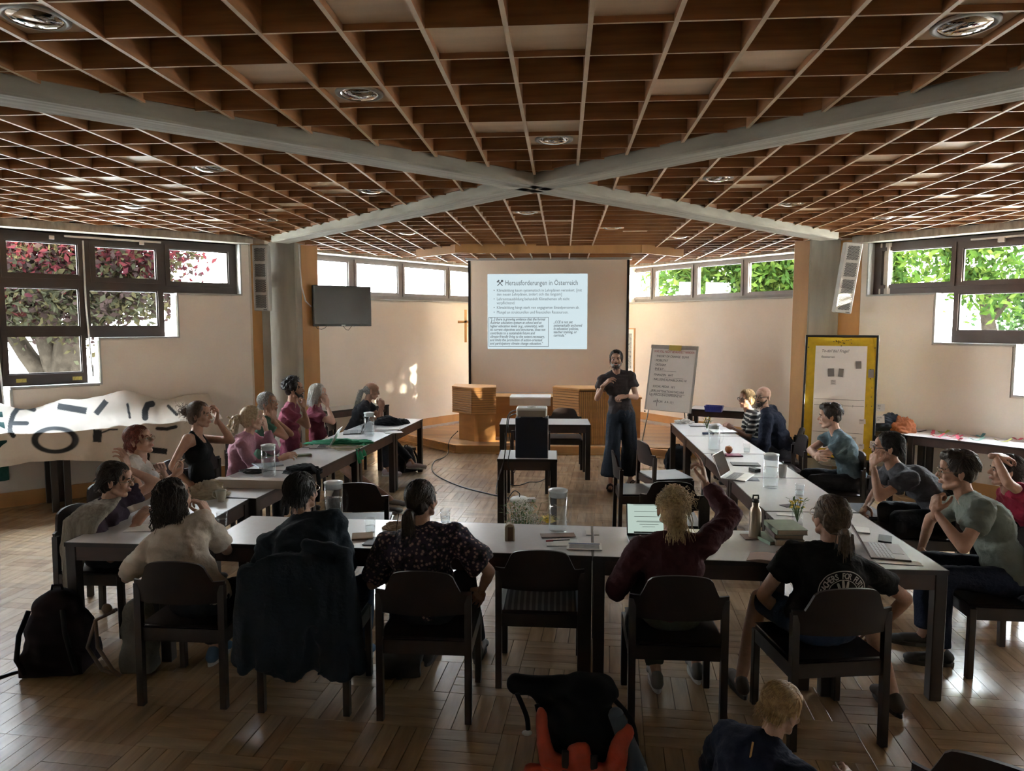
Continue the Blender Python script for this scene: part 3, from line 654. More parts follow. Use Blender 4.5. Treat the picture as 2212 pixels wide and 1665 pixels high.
chair(.90, 5.95, -4, 'empty dark chair inside the U, broad back to the camera'); chair(.78, 7.0, -88, 'empty dark chair inside the U seen side-on, near the standing man'); chair(1.12, 7.7, -75, 'empty dark chair pushed up to the right row from inside')
chair(-1.68, 5.72, 8, 'empty dark chair inside the U near the black pouch'); chair(.03, 10.25, 181, 'dark chair behind the presenter table, before the altar'); chair(-.42, 8.8, 178, 'dark chair half hidden behind the black box')
_b = P(2185, 1632, .83); chair(_b.x+.126, _b.y+.18, -35, 'dark chair cut off at the bottom right corner'); chair(*atwall(Tl, .78, .36)[:2], -133, 'dark chair against the left wall behind the banner')
# ================================================================ FRONT: altar, lecterns, screen
ALTD = mat('altar_wood_groove', (.18, .08, .03), .6)
def fluted(parent, a, b, z0, z1, n, vertical=False, th=.02, name='slat', m=ALTM):
    """front of boards between two plan points, each board an object"""
    a = V(a); b = V(b); d = (b-a); L = d.length; d.normalize(); A = math.atan2(d.y, d.x); c = (a+b)/2; proto = None
    for k in range(n):
        if vertical:
            w_ = L/n; p = a+d*w_*(k+.5); loc = (p.x, p.y, (z0+z1)/2); dim = (w_-.006, th, z1-z0)
        else: h = (z1-z0)/n; loc = (c.x, c.y, z0+h*(k+.5)); dim = (L, th, h-.007)
        if proto is None: o = proto = MB().box((0, 0, 0), dim, bev=.003).build(name, m, parent)
        else: o = proto.copy(); COL.objects.link(o)
        o.location = loc; o.rotation_euler = (0, 0, A)
Lq = thing('lectern', 'left wooden lectern with a slatted box on a solid foot', 'lectern', (0, 0, 0))
def XY(px, Y): p = P(px, 800, Y=Y); return (p.x, p.y)
l0, l1, l2 = XY(977, 11.75), XY(1019, 11.45), XY(1071, 11.55); zb, zt = .60, 1.02
MB().prism([l0, l1, l2, XY(1071, 11.95), XY(985, 12.1)], zb, zt-.0).build('box_body', ALTD, Lq); fluted(Lq, l0, l1, zb, zt, 11); fluted(Lq, l1, l2, zb, zt, 11)
MB().prism([XY(976, 11.72), XY(1019, 11.41), XY(1072, 11.52), XY(1071, 12), XY(983, 12.15)], zt, zt+.025).build('desk_top', ALTM, Lq)
MB().prism([XY(991, 11.85), XY(1024, 11.62), XY(1070, 11.62), XY(1070, 11.95), XY(1000, 12.05)], .126, zb).build('foot', ALTM, Lq)
Rq = thing('pulpit', 'right wooden pulpit with horizontal slats and a ribbed front', 'pulpit', (0, 0, 0))
r0, r1, r2 = XY(1195, 11.75), XY(1252, 11.40), XY(1325, 11.45)
MB().prism([(r0[0], r0[1]+.03), (r1[0], r1[1]+.03), (r2[0], r2[1]+.03), XY(1322, 11.9), XY(1203, 12.0)], .126, 1.02).build('body', ALTD, Rq)
fluted(Rq, r0, r1, .13, 1.02, 20); fluted(Rq, r1, r2, .13, .99, 16, True)
MB().prism([XY(1194, 11.72), XY(1252, 11.36), XY(1327, 11.41), XY(1324, 11.95), XY(1200, 12.05)], 1.02, 1.045).build('top_board', ALTM, Rq)
Aq = thing('altar', 'long low wooden altar counter between lectern and pulpit', 'altar', (0, 0, 0))
a0, a1 = XY(1066, 12.15), XY(1385, 12.2)
MB().prism([a0, a1, (a1[0], a1[1]+.5), (a0[0], a0[1]+.5)], .126, .80).build('body', ALTM, Aq); MB().prism([(a0[0]-.02, a0[1]-.03), (a1[0]+.02, a1[1]-.03), (a1[0]+.02, a1[1]+.55), (a0[0]-.02, a0[1]+.55)], .80, .83).build('counter_top', ALTM, Aq)
p0, p1 = XY(1101, 12.1), XY(1190, 12.1)
mb = MB(); mb.grid(lambda u, v: (p0[0]+(p1[0]-p0[0])*u, p0[1]+.0+(0.45-.62*v if v < .75 else -.015), .834 if v < .72 else .834-(v-.72)*.55+.0), 20, 24); tag(mb.build('paper_sheet', PAPER, None, True), 'white paper sheet hanging over the front of the altar', 'paper')
# crossing wooden cross left of the screen
c = P(1006, 704, Y=13.45); cr_ = thing('wooden_cross', 'small wooden wall cross just left of the projection screen', 'cross', c)
MB().box((0, 0, 0), (.045, .03, .62)).build('upright', TRIMM, cr_); MB().box((0, 0, .08), (.30, .03, .045)).build('crossbar', TRIMM, cr_); MB().box((0, .2, 0), (.02, .4, .02)).build('bracket', TRIMM, cr_)
# projection screen
SY = 12.9
s0 = P(1013, 700, Y=SY); s1 = P(1357, 700, Y=SY); sw = s1.x-s0.x
scr = thing('projection_screen', 'pulled-down beige projection screen showing a slide', 'screen', ((s0.x+s1.x)/2, SY, 0))
SCRM = mat('screen_fabric', (.80, .70, .585), .8)
MB().box((0, 0, 2.04), (sw-.03, .006, 2.42)).build('screen_fabric', SCRM, scr)
for s in (-1, 1): MB().box((s*(sw/2-.012), -.005, 2.04), (.045, .008, 2.42)).build('black_border', BLACK, scr)
MB().box((0, 0, 3.27), (sw+.1, .12, .10)).build('screen_case', WHITE, scr); MB().box((0, 0, .82), (sw, .03, .03)).build('weight_bar', WPLAS, scr)
q0 = P(1053, 592, Y=SY); q1 = P(1268, 754, Y=SY); SLW = q1.x-q0.x; SLH = q0.z-q1.z
SLM = emit('slide_light', (.60, .72, .76), .185); TXT = emit('slide_text', (.20, .22, .24), .09)
sl = MB().box(((q0.x+q1.x)/2, SY-.006, (q0.z+q1.z)/2), (SLW, .003, SLH)).build('projected_slide', SLM, scr, world=True)
def scrx(px, py, dy=.009): p = P(px, py, Y=SY-dy); return M.Translation(p) @ M.Rotation(R(90), 4, 'X')
pxm = SY/FPX*1.005
text('Herausforderungen in Österreich', 15.0*pxm, scrx(1091, 616), TXT, sl, sx=.76)
for y, s in ((630, 'Klimabildung kaum systematisch in Lehrplänen verankert. [mit'), (638.5, 'den neuen Lehrplänen, ändert sich das langsam]'), (648.5, 'Lehramtsausbildung behandelt Klimathemen oft nicht'), (657, 'verpflichtend.'), (667, 'Klimabildung hängt stark von engagierten Einzelpersonen ab.'), (677, 'Mangel an strukturellen und finanziellen Ressourcen.')):
    text(s, 8.6*pxm, scrx(1073, y), TXT, sl, sx=.84)
    if y in (630, 648.5, 667, 677): text('•', 8.6*pxm, scrx(1066, y), TXT, sl)
for k, s in enumerate(('"[...] there is growing evidence that the formal', 'Austrian education system at school and at', 'higher education levels (e.g., university), with', 'its current objectives and structures, does not', 'contribute to a sustainable future and', 'climate-friendly living to the extent necessary,', 'and limits the promotion of action-oriented', 'and participatory climate change education."')):
    text(s, 7.9*pxm, scrx(1058.5, 692+7.45*k), TXT, sl, sx=.80, shear=.2, bold=.0012)
for k, s in enumerate(('„CCE is not yet', 'systematically anchored', 'in education policies,', 'teacher training, or', 'curricula."')): text(s, 7.9*pxm, scrx(1195.5, 698+7.2*k), TXT, sl, sx=.80, shear=.2, bold=.0012)
mb = MB(); u0 = P(1055.5, 685, Y=SY-.009); u1 = P(1185, 749, Y=SY-.009)
for (xa, xb, za, zb_) in ((u0.x, u1.x, u0.z, u0.z-.008), (u0.x, u1.x, u1.z, u1.z+.008), (u0.x, u0.x+.008, u1.z, u0.z), (u1.x-.008, u1.x, u1.z, u0.z)): mb.box(((xa+xb)/2, SY-.009, (za+zb_)/2), (abs(xb-xa), .002, abs(za-zb_)))
mb.build('text_frame', TXT, sl, world=True)
ic = P(1080, 611.5, Y=SY-.009); mb = MB(); s_ = .048   # crossed hammer and wrench
mb.bar((ic.x-s_, ic.y, ic.z-s_), (ic.x+s_*.8, ic.y, ic.z+s_*.8), .014, .002, (0, 1, 0)); mb.bar((ic.x+s_, ic.y, ic.z-s_), (ic.x-s_*.7, ic.y, ic.z+s_*.7), .014, .002, (0, 1, 0)); mb.bar((ic.x-s_*1.1, ic.y, ic.z+s_*.35), (ic.x-s_*.3, ic.y, ic.z+s_*1.1), .026, .002, (0, 1, 0))
mb.lathe((ic.x+s_*.8, ic.y, ic.z+s_*.8), [(.008, -.001), (.022, -.001), (.022, .001), (.008, .001)], 12, M.Rotation(R(90), 3, 'X'))
mb.build('tool_icon', TXT, sl, world=True)
# framed picture behind the screen's right edge
c = P(1364, 760, Y=13.6); pf = thing('framed_picture', 'narrow framed picture on the rear right wall, half hidden by the screen', 'picture', (c.x-.06, 13.55, c.z), R(-53))
MB().box((0, 0, 0), (.34, .02, .88)).build('mat_board', PAPER, pf); mb = MB()
for s in (-1, 1): mb.box((s*.17, -.01, 0), (.02, .03, .9)); mb.box((0, -.01, s*.44), (.36, .03, .02))
mb.build('frame', TRIMM, pf); MB().box((0, -.012, .02), (.18, .004, .66)).build('print', mat('dark_print', (.10, .12, .13), .6, 0, .5, 40, col2=(.5, .5, .46)), pf)
# television
TVB = mat('tv_screen', (.010, .011, .013), .12, spec=.6)
pL = P(675, 657, Y=10.15); pR = P(800.5, 665, Y=10.75); tvw = (V((pR.x, pR.y))-V((pL.x, pL.y))).length; tc_ = (pL+pR)/2
tv = thing('television', 'black flat television on a wall arm beside the left column', 'television', (tc_.x, tc_.y, tc_.z), math.atan2(pR.y-pL.y, pR.x-pL.x))
MB().box((0, 0, 0), (tvw, .05, .60), bev=.006).build('casing', BLACK, tv); MB().box((0, -.026, .012), (tvw-.03, .004, .555)).build('screen_glass', TVB, tv)
MB().bar((-.1, .03, 0), (-.35, .55, .0), .06, .06).build('wall_arm', BLACK, tv); MB().box((0, -.03, -.285), (.06, .004, .012)).build('badge', METAL, tv)
mb = MB(); mb.tube([(-.42, 0, -.29), (-.40, 0, -.33), (-.33, 0, -.345), (-.27, 0, -.32), (-.25, 0, -.29)], .004, 5); mb.tube([(0, 0, -.29), (.05, 0, -.35), (.09, 0, -.36), (.15, 0, -.29)], .004, 5); mb.build('loose_cable', BLACK, tv)
mb = MB(); mb.tube([P(645, 528, Y=9.9), P(647, 570, Y=9.9), P(652, 620, Y=9.95), P(660, 650, Y=10.05), P(672, 662, Y=10.2)], .010, 6); tag(mb.build('coiled_cable', WPLAS), 'thin white cable hanging from the beam to the television', 'cable')
# loudspeakers
HOLE = mat('speaker_mesh', (.045, .045, .045), .6)
def speaker(pt, pb, Y, lab, w_=.22):
    a = P(*pt, Y=Y); b = P(*pb, Y=Y-.06); c = (a+b)/2; L = (a-b).length
    t = thing('wall_loudspeaker', lab, 'loudspeaker', c); t.rotation_euler = (R(-4), math.atan2(a.x-b.x, a.z-b.z), 0)
    t.rotation_euler.x = R(4)
    MB().box((0, 0, 0), (w_, .12, L), bev=.012).build('cabinet', METAL_L, t)
    for k in range(4):
        z = (k-1.5)*L/4.25; g = MB().box((0, -.0605, z), (w_*.68, .004, L/4.25-.03)).build('grille', METAL_L, t)
        mb = MB()
        for i in range(12):
            for j in range(8):
                x = (j-3.5+.5*(i % 2)-.25)*w_*.68/8.2; zz = z+(i-5.5)*(L/4.25-.035)/12.2; mb.lathe((x, -.0632, zz), [(.0085, 0), (.0001, .0005)], 6, M.Rotation(R(90), 3, 'X'))
        h = mb.build('perforation', HOLE, g); h['kind'] = 'stuff'
    MB().box((w_*.25, -.062, -L/2+.02), (.05, .003, .008)).build('badge', BLACK, t); MB().box((0, .10, 0), (.06, .12, .2)).build('bracket', METAL, t)
METAL_L = mat('light_grey_metal', (.50, .49, .47), .5, .1)
speaker((568, 530), (565, 671), 9.75, 'perforated column loudspeaker beside the left concrete column'); speaker((1839, 525), (1821, 676), 9.78, 'perforated column loudspeaker beside the right concrete column')
# cup board: flip chart
def easelboard(nm, lab, cat, tl, tr, bl, br, Yl, Yr, lean):
    pass
FY = 11.2
def plane_of(TL, TR, BL_): x = (TR-TL); z = (TL-BL_); W_ = x.length; H_ = z.length; x.normalize(); z = (z-x*z.dot(x)).normalized(); y = z.cross(x); m = M((x, y, z)).transposed().to_4x4(); return M.Translation((TL+TR)/2-z*H_/2) @ m, W_, H_
TL = P(1408, 744, Y=FY+.33); TR = P(1509, 748, Y=FY-.02); BLp = P(1394, 884, Y=FY+.12)
mx, W_, H_ = plane_of(TL, TR, BLp); fl = thing('flip_chart', 'flip chart easel with a handwritten agenda sheet, left of the blue basket', 'flip chart'); fl.matrix_basis = mx
fl.rotation_mode = 'XYZ'; fl.location, fl.rotation_euler, _ = mx.to_translation(), mx.to_euler(), 0
MB().box((0, .012, 0), (W_, .02, H_), bev=.004).build('board', METAL_L, fl); MB().box((0, -.008, H_/2-.03), (W_, .02, .05)).build('clamp_bar', METAL, fl)
SHEET = mat('flip_paper', (.86, .82, .79), .8, 0, .03, 3, .3, 3); sh = MB().box((0, -.004, -.03), (W_-.06, .004, H_-.07)).build('paper_pad', SHEET, fl)
MB().box((.02, -.022, H_/2-.045), (.20, .004, .085)).build('yellow_note', MATS['sticky_yellow'], fl)
def ftx(x, z, s, size, m=INK, sx=.9, par=sh, shear=.05): return text(s, size, M.LocRotScale(V((x, -.0085, z)), M.Rotation(R(90), 3, 'X').to_quaternion(), V((1, 1, 1))), m, par, sx=sx, shear=shear)
def rel(par, x, z, s, size, m=INK, sx=.9, shear=.05, y=-.0085, rot=0):
    cu = bpy.data.curves.new('lettering', 'FONT'); cu.body = s; cu.size = size; cu.extrude = .0003; cu.shear = shear; cu.resolution_u = 2; cu.materials.append(m)
    o = asmesh('lettering', cu); COL.objects.link(o); o.parent = par; o.location = (x, y, z); o.rotation_euler = (R(90), rot, 0); o.scale = (sx, 1, 1); return o
z = H_/2-.125
rel(sh, -W_/2+.06, z, 'WAS SOLL NICHT BEHANDELT WERDEN', .052, REDINK, .68)
for k, (dz, s) in enumerate(((.075, '· THEORY OF CHANGE  GLI-HI'), (.145, '· MOBILITÄT'), (.215, '· ORTSGRP.'), (.28, '· BNE & P....'), (.375, '· FINANZEN   HHT'), (.45, '· INKLUSIVE KLIMABILDUNG HI'), (.56, '· SOCIAL MEDIA   HI I'), (.635, '· ZUKUNFTSAKTIONSTAG HHI'), (.695, '· KLIMACLUB-KONFERENZ HI'), (.80, '       AKTION   A A  //(·)'))):
    rel(sh, -W_/2+.08-.02*(k > 6), z-dz, s, .050, INK, .80)
mb = MB(); mb.box((-.18, -.0085, z-.80), (.006, .001, .12)); mb.box((0, -.0085, z-.655), (.5, .001, .004)); mb.box((.05, -.0085, z-.40), (.30, .001, .003)); mb.box((-.1, -.0085, z-.295), (.35, .001, .003))
mb.tube([(-.24, -.0085, z-.60), (-.31, -.0085, z-.63), (-.32, -.0085, z-.68), (-.27, -.0085, z-.71)], .002, 4); mb.build('ink_line', INK, sh)
inv = mx.inverted()
for (a, b) in (((1401, 884), P(1381, 984, 0)), ((1486, 890), P(1470, 1010, 0)), ((1478, 890), P(1487, 965, 0))):
    A_ = P(a[0], a[1], Y=FY+.1 if a[0] < 1450 else FY-.1); MB().tube([inv @ A_, inv @ V(b)], .010, 8).build('leg', METAL, fl)
for x in (-W_/2+.02, W_/2-.04): MB().ell((x, -.01, -H_/2-.03), (.012, .012, .012)).build('knob', BLACK, fl)
# yellow pinboard
PY = 8.95
TL = P(1743, 726, Y=PY+.22); TR = P(1897, 727, Y=PY-.1); BLp = P(1722, 984, Y=PY+.05)
mx, W_, H_ = plane_of(TL, TR, BLp); pb = thing('pinboard', 'tall yellow pinboard with a large white sheet, before the right column', 'pinboard'); pb.location, pb.rotation_euler = mx.to_translation(), mx.to_euler()
MB().box((0, 0, 0), (W_-.02, .03, H_-.02)).build('felt_panel', mat('yellow_felt', (.60, .40, .02), .9, 0, .08, 20), pb)
mb = MB()
for s in (-1, 1): mb.box((s*W_/2, 0, 0), (.028, .045, H_+.03), bev=.006); mb.box((0, 0, s*H_/2), (W_, .045, .028), bev=.006)
mb.build('black_frame', BLACK, pb)
for s in (-1, 1):
    MB().box((s*(W_/2+.012), 0, -H_/2-.06), (.03, .05, .75)).build('leg', BLACK, pb); MB().box((s*(W_/2+.01), 0, -H_/2-.24), (.04, .45, .03)).build('foot_bar', BLACK, pb)
ps = MB().box((-.0, -.018, .0), (W_-.22, .003, H_-.24)).build('paper_sheet', SHEET, pb)
MB().box((.0, -.0205, H_/2-.78), (W_-.24, .0006, .004)).box((.0, -.0205, -.10), (W_-.24, .0006, .004)).box((0, -.0205, -.43), (W_-.24, .0006, .004)).build('ink_line', INK, ps)
rel(ps, -.22, H_/2-.20, 'To-do? bis? Frage?', .052, INK, .8, .25, -.0205); rel(ps, -.22, H_/2-.27, 'Ressourcen', .04, INK, .8, .25, -.0205)
for k in range(5): rel(ps, -.30+.15*k, H_/2-.85-.015*(k % 2), '3', .035, INK, .6, .2, -.0205)
GP = mat('grey_card', (.22, .20, .19), .8); NOTE = mat('note_card', (.66, .62, .59), .8)
for k, (x, z_, w_, h_, m, s) in enumerate(((.20, H_/2-.35, .06, .09, GP, ''), (-.10, H_/2-.45, .07, .10, GP, ''), (.01, H_/2-.45, .055, .10, GP, ''), (.34, H_/2-.45, .06, .10, GP, ''), (.0, H_/2-.88, .10, .09, NOTE, 'team'), (.46, -.10, .085, .09, NOTE, 'Bild-\nung'), (.46, -.24, .09, .09, NOTE, 'Schule\nUni'), (.27, -.28, .07, .06, NOTE, 'Netz'), (.17, -.50, .08, .06, NOTE, 'Projekt'), (.27, -.58, .06, .06, NOTE, 'Idee'), (.40, -.55, .08, .09, NOTE, 'Termin\nPlan'), (.27, -.68, .05, .05, NOTE, 'NW'), (-.07, H_/2-.57, .06, .06, NOTE, 'Wien\nGraz'))):
    n = MB().box((0, 0, 0), (w_, .004, h_)).build('pinned_card', m, pb); n.location = (x, -.0235, z_); n.rotation_euler = (0, R(rnd.uniform(-5, 5)), 0)
    if s: o = rel(n, -w_*.42, h_*.12, s, .026, INK, .8, .2, -.0025)
mb = MB()
for k in range(16): mb.ell((rnd.uniform(-.12, .16), -.022, H_/2-.06+rnd.uniform(-.03, .02)), (.006, .008, .005), n=6, m_=4)
for k in range(5): mb.ell((W_/2-.05+rnd.uniform(-.015, .015), -.022, .35-.11*k), (.006, .008, .006), n=6, m_=4)
for x, z_ in ((-.37, H_/2-.14), (.37, H_/2-.14), (.0, H_/2-.12), (-.40, -.1), (.36, -H_/2+.17)): mb.ell((x, -.022, z_), (.007, .008, .007), n=6, m_=4)
mb.build('push_pins', BLACK, pb)['kind'] = 'stuff'
# ================================================================ PEOPLE
SKIN = {}
def skin(k): 
    c = {'fair': (.52, .32, .24), 'light': (.46, .275, .20), 'warm': (.40, .225, .155), 'tan': (.34, .19, .13)}[k]
    return mat('skin_'+k, c, .5, 0, .10, 22, .12, 90, spec=.35)
EYEW = mat('eye_white', (.36, .33, .30), .35); IRIS = mat('eye_dark', (.03, .02, .015), .2); LIP = mat('lip', (.38, .16, .13), .45)
GLF = mat('glasses_dark_frame', (.02, .017, .016), .3); GLM = mat('glasses_metal_frame', (.25, .20, .14), .3, .8)
def rotm(yaw, pitch=0, roll=0): return (M.Rotation(R(yaw), 3, 'Z') @ M.Rotation(R(pitch), 3, 'X') @ M.Rotation(R(roll), 3, 'Y'))
def bone2(S, W_, a, b, hint):
    S = V(S); W_ = V(W_); d = W_-S; L = d.length
    if L > (a+b)*.995: k = L/((a+b)*.995); a *= k; b *= k
    d.normalize(); x = (a*a-b*b+L*L)/(2*L); h = math.sqrt(max(0, a*a-x*x)); p = V(hint)-d*V(hint).dot(d)
    p = p.normalized() if p.length > 1e-4 else frame_of(d)[0]
    return S+d*x+p*h
def hand_mb(w_, d, n, side, pose, s=1):
    """palm and five fingers; d = towards the knuckles, n = out of the palm, side +1 right hand"""
    d = V(d).normalized(); n = V(n); n = (n-d*n.dot(d)).normalized(); x = d.cross(n)*side   # x: from little finger to thumb
    w_ = V(w_); mb = MB(); curl, spread = {'relaxed': (26, 1), 'fist': (78, .6), 'flat': (8, 1.2), 'hold': (50, 1), 'pinch': (40, 1)}[pose]
    mb.cap(w_-d*.03*s, w_+d*.02*s, .024*s, .022*s)
    lens = [(.043, .026, .021), (.046, .030, .022), (.042, .028, .021), (.033, .021, .018)]
    for k, (a, b, c) in enumerate(lens):
        off = (.030-.020*k)*s; k0 = w_+d*.015*s+x*off*.7; kn = w_+d*(.090-.004*abs(k-1)-.006*(k == 3))*s+x*off*spread
        mb.cap(k0, kn, .016*s, .0125*s); p = kn; ang = 0; dd = (kn-k0).normalized()
        for j, L in enumerate((a, b, c)):
            cc = curl*(1+.12*k) if pose != 'pinch' else (12 if k == 1 else 55)
            ang += R(cc if j else cc*.8); q = p+(dd*math.cos(ang)+n*math.sin(ang))*L*s; mb.cap(p, q, (.0095-.0010*j)*s, (.0088-.0010*j)*s, 8); p = q
    t0 = w_+d*.02*s+x*.022*s; t1 = t0+(d*.55+x*.62+n*.35).normalized()*.042*s; t2 = t1+(d*.8+x*.30+n*.5).normalized()*.032*s; t3 = t2+(d*.9-x*.05+n*.45).normalized()*.026*s
    mb.cap(t0, t1, .016*s, .013*s); mb.cap(t1, t2, .0115*s, .0105*s, 8); mb.cap(t2, t3, .0105*s, .0085*s, 8)
    mb.cap(w_+d*.03*s-x*.018*s, w_+d*.07*s+x*.010*s, .017*s, .015*s)
    return mb
def head_mb(fat=1.0, beard=False):
    m = MB()
    m.ell((0, -.012, .040), (.074*fat, .094, .084)); m.ell((0, .022, -.018), (.062*fat, .066, .078)); m.ell((0, .030, -.062), (.047*fat, .050, .046)); m.ell((0, .062, -.090), (.024, .022, .020))
    m.cap((-.030, .078, .026), (.030, .078, .026), .012, .012); m.ell((0, .060, .052), (.050, .030, .035))
    for s in (-1, 1):
        m.ell((s*.036, .056, -.022), (.026*fat, .026, .024)); m.cap((s*.052, .010, -.062), (s*.022, .056, -.088), .018*fat, .016)
        m.ell((s*.031, .070, .007), (.016, .014, .010)); m.ell((s*.012, .088, -.022), (.010, .011, .008))
        T = M.Rotation(R(-18*s), 3, 'Z') @ M.Rotation(R(12), 3, 'X'); m.ell((s*.078, -.010, -.004), (.008, .019, .030), T); m.ell((s*.080, -.010, -.028), (.008, .010, .010))
    m.cap((0, .084, .016), (0, .104, -.016), .0085, .0125); m.ell((0, .104, -.019), (.013, .012, .011))
    m.ell((0, .078, -.052), (.026, .016, .016)); m.cap((-.015, .090, -.050), (.015, .090, -.050), .0065, .0065); m.cap((-.013, .087, -.060), (.013, .087, -.060), .0075, .0075)
    m.cap((0, -.015, -.05), (0, -.03, -.14), .052, .050)
    return m
def strands(mb, g, seeds, flow, n, seg, step, r, jit=.3, gravity=0, curl=0, hug=0):
    for i in range(n):
        p = V(seeds(g)); q = V(flow(p)); pts = [p]; d = V(q).normalized(); ph = g.random()*6.3; cs = g.random()*.5+.75
        for k in range(seg):
            d = (d+V(flow(p))*.35+V((g.gauss(0, 1), g.gauss(0, 1), g.gauss(0, 1)))*jit*.25+V((0, 0, -gravity))).normalized()
            p = p+d*step*cs
            if hug:
                q_ = V((p.x/.081, (p.y+.020)/.098, (p.z-.046)/.088)); L_ = q_.length; k_ = max(1.0, min(1.0+hug, L_))/L_; p = V((q_.x*k_*.081, q_.y*k_*.098-.020, q_.z*k_*.088+.046)) if p.z > .0 else p
            c = V((math.sin(ph+k*1.9), math.cos(ph+k*1.9), math.sin(ph*2+k*1.3)))*curl
            pts.append(p+c)
        mb.tube(pts, [r*(1-.7*k/(seg)) for k in range(seg+1)], 4, False)
def on_ell(c, r, zmin, ymax):
    def f(g):
        for _ in range(60):
            v = V((g.gauss(0, 1), g.gauss(0, 1), g.gauss(0, 1))).normalized()
            if v.z > zmin and (v.y < ymax or v.z > .72): break
        return (c[0]+v.x*r[0], c[1]+v.y*r[1], c[2]+v.z*r[2])
    return f
def hair(kind, seed, vox=.007):
    g = random.Random(seed); m = MB(); st = MB(); C0 = (0, -.020, .046); R0 = (.081, .098, .088)
    if kind != 'bald':
        m.ell(C0, R0, n=20, m_=14)
        if kind in ('bobcut', 'long', 'curlylong', 'ponytail', 'bun', 'shortf', 'loosebun', 'curlypony', 'wild'): m.ell((0, -.050, -.015), (.076, .062, .080))
        else: m.ell((0, -.052, .0), (.071, .054, .066))
        for s in (-1, 1): m.ell((s*.070, .0 if kind not in ('long', 'bobcut', 'curlylong') else .012, .018), (.015, .036, .040))
    flow = lambda p: V((p[0]*5, -.9+abs(p[0])*2, -1.2-p[2]*2+.0))
    surf = on_ell(C0, (R0[0]+.001, R0[1]+.001, R0[2]+.001), -.1, .55)
    amp = .006
    if kind in ('short', 'shortf', 'child'):
        n = 330 if kind != 'child' else 420
        fl = lambda p: V((p[0]*4, .35 if p[1] > 0 else -.7, -.9 if p[2] < .09 else -.15)); strands(st, g, surf, fl, n, 5, .012 if kind == 'short' else .016, .0030, .4, hug=.05)
        strands(st, g, on_ell((0, -.052, .0), (.073, .056, .07), -.5, -.2), lambda p: V((p[0]*4, -.4, -1)), 150, 4, .012, .0028, .4)
        if kind == 'child': m.ell((0, .052, .075), (.058, .030, .035))
    elif kind == 'quiff':
        m.ell((0, .020, .112), (.056, .066, .030)); m.ell((0, .058, .10), (.045, .03, .028)); m.ell((.01, .05, .112), (.040, .034, .026)); strands(st, g, surf, lambda p: V((p[0]*3+.3, .5 if p[1] > -.02 else -.5, .12 if p[2] > .10 else -.9)), 380, 4, .011, .0034, .4, hug=.10)
    elif kind == 'curly' or kind == 'wild':
        for k in range(95 if kind == 'curly' else 60):
            v = V(on_ell(C0, (.088, .104, .094), -.25, .45)(g)); r = g.uniform(.014, .026); m.ell(v, (r, r, r), n=7, m_=5)
        strands(st, g, on_ell(C0, (.095, .112, .102), -.3, .5), lambda p: V((p[0]*9, p[1]*6, (p[2]-.05)*8)), 330, 3, .007, .0032, 1.2, 0, .006)
    elif kind in ('long', 'curlylong', 'bobcut'):
        L = {'long': .20, 'curlylong': .22, 'bobcut': .13}[kind]
        for s in (-1, 1): m.cap((s*.066, -.015, .02), (s*.074, -.020, -L*.72), .030, .030)
        for k in range(5): a = -.9+.45*k; m.cap((.062*math.sin(a), -.05-.028*math.cos(a), .03), (.078*math.sin(a), -.055-.03*math.cos(a), -L), .034, .026)
        strands(st, g, on_ell(C0, (.085, .102, .092), -.2, .45), lambda p: V((p[0]*(3 if p[2] > 0 else 1.5), -.25 if p[1] > -.06 else .0, -1)), 360, 9 if kind != 'bobcut' else 7, .028, .0034, .35, .1, .010 if kind == 'curlylong' else 0)
        if kind == 'curlylong':
            for k in range(70): a = g.uniform(-2.2, 2.2); z = g.uniform(-L-.02, 0); r = g.uniform(.014, .024); m.ell((.085*math.sin(a), -.045-.055*math.cos(a), z), (r, r, r*1.3), n=7, m_=5)
    elif kind in ('ponytail', 'lowpony', 'curlypony', 'loosebun', 'bun', 'greypony', 'longpony'):
        if kind == 'greypony': m = MB(); m.ell((0, -.045, .012), (.077, .074, .070)); 
        kn = {'ponytail': (0, -.125, .075), 'loosebun': (0, -.105, .095), 'bun': (0, -.135, .03), 'lowpony': (0, -.115, -.025), 'longpony': (0, -.115, -.03), 'curlypony': (0, -.13, .015), 'greypony': (0, -.112, -.01)}[kind]
        if kind == 'bun': m.ell(kn, (.040, .034, .040)); strands(st, g, lambda g: (g.gauss(0, .025), -.14+g.gauss(0, .02), .03+g.gauss(0, .02)), lambda p: V((g.gauss(0, 1), g.gauss(0, 1), g.gauss(0, 1))), 90, 6, .012, .0026, .9, 0, .008)
        elif kind == 'loosebun':
            m.ell(kn, (.046, .036, .034)); m.cap((0, -.115, .07), (.01, -.135, -.07), .034, .016)
            strands(st, g, on_ell((0, -.02, .046), (.088, .104, .095), -.3, .5), lambda p: V((p[0]*7+g.gauss(0, .3), p[1]*3-.3, (p[2]-.05)*5+g.gauss(0, .4))), 170, 7, .013, .0036, .5, 0, .007, hug=.13)
            strands(st, g, lambda g: (g.gauss(0, .03), -.11+g.gauss(0, .018), .09+g.gauss(0, .02)), lambda p: V((g.gauss(0, 1.4), g.gauss(0, .5)-.2, g.gauss(0, 1)-.2)), 150, 7, .012, .0027, .8, 0, .006)
            strands(st, g, lambda g: (g.gauss(0, .022), -.12+g.gauss(0, .01), .06), lambda p: V((p[0]*2, -.15, -1)), 130, 8, .022, .003, .4, 0, .004)
        else:
            L = {'ponytail': .2, 'lowpony': .16, 'longpony': .20, 'curlypony': .13, 'greypony': .16}[kind]; k0 = V(kn); m.ell(k0, (.024, .024, .024))
            m.cap(k0+V((0, -.02, 0)), k0+V((0, -.035, -L)), .030 if kind != 'greypony' else .018, .014 if kind != 'curlypony' else .035)
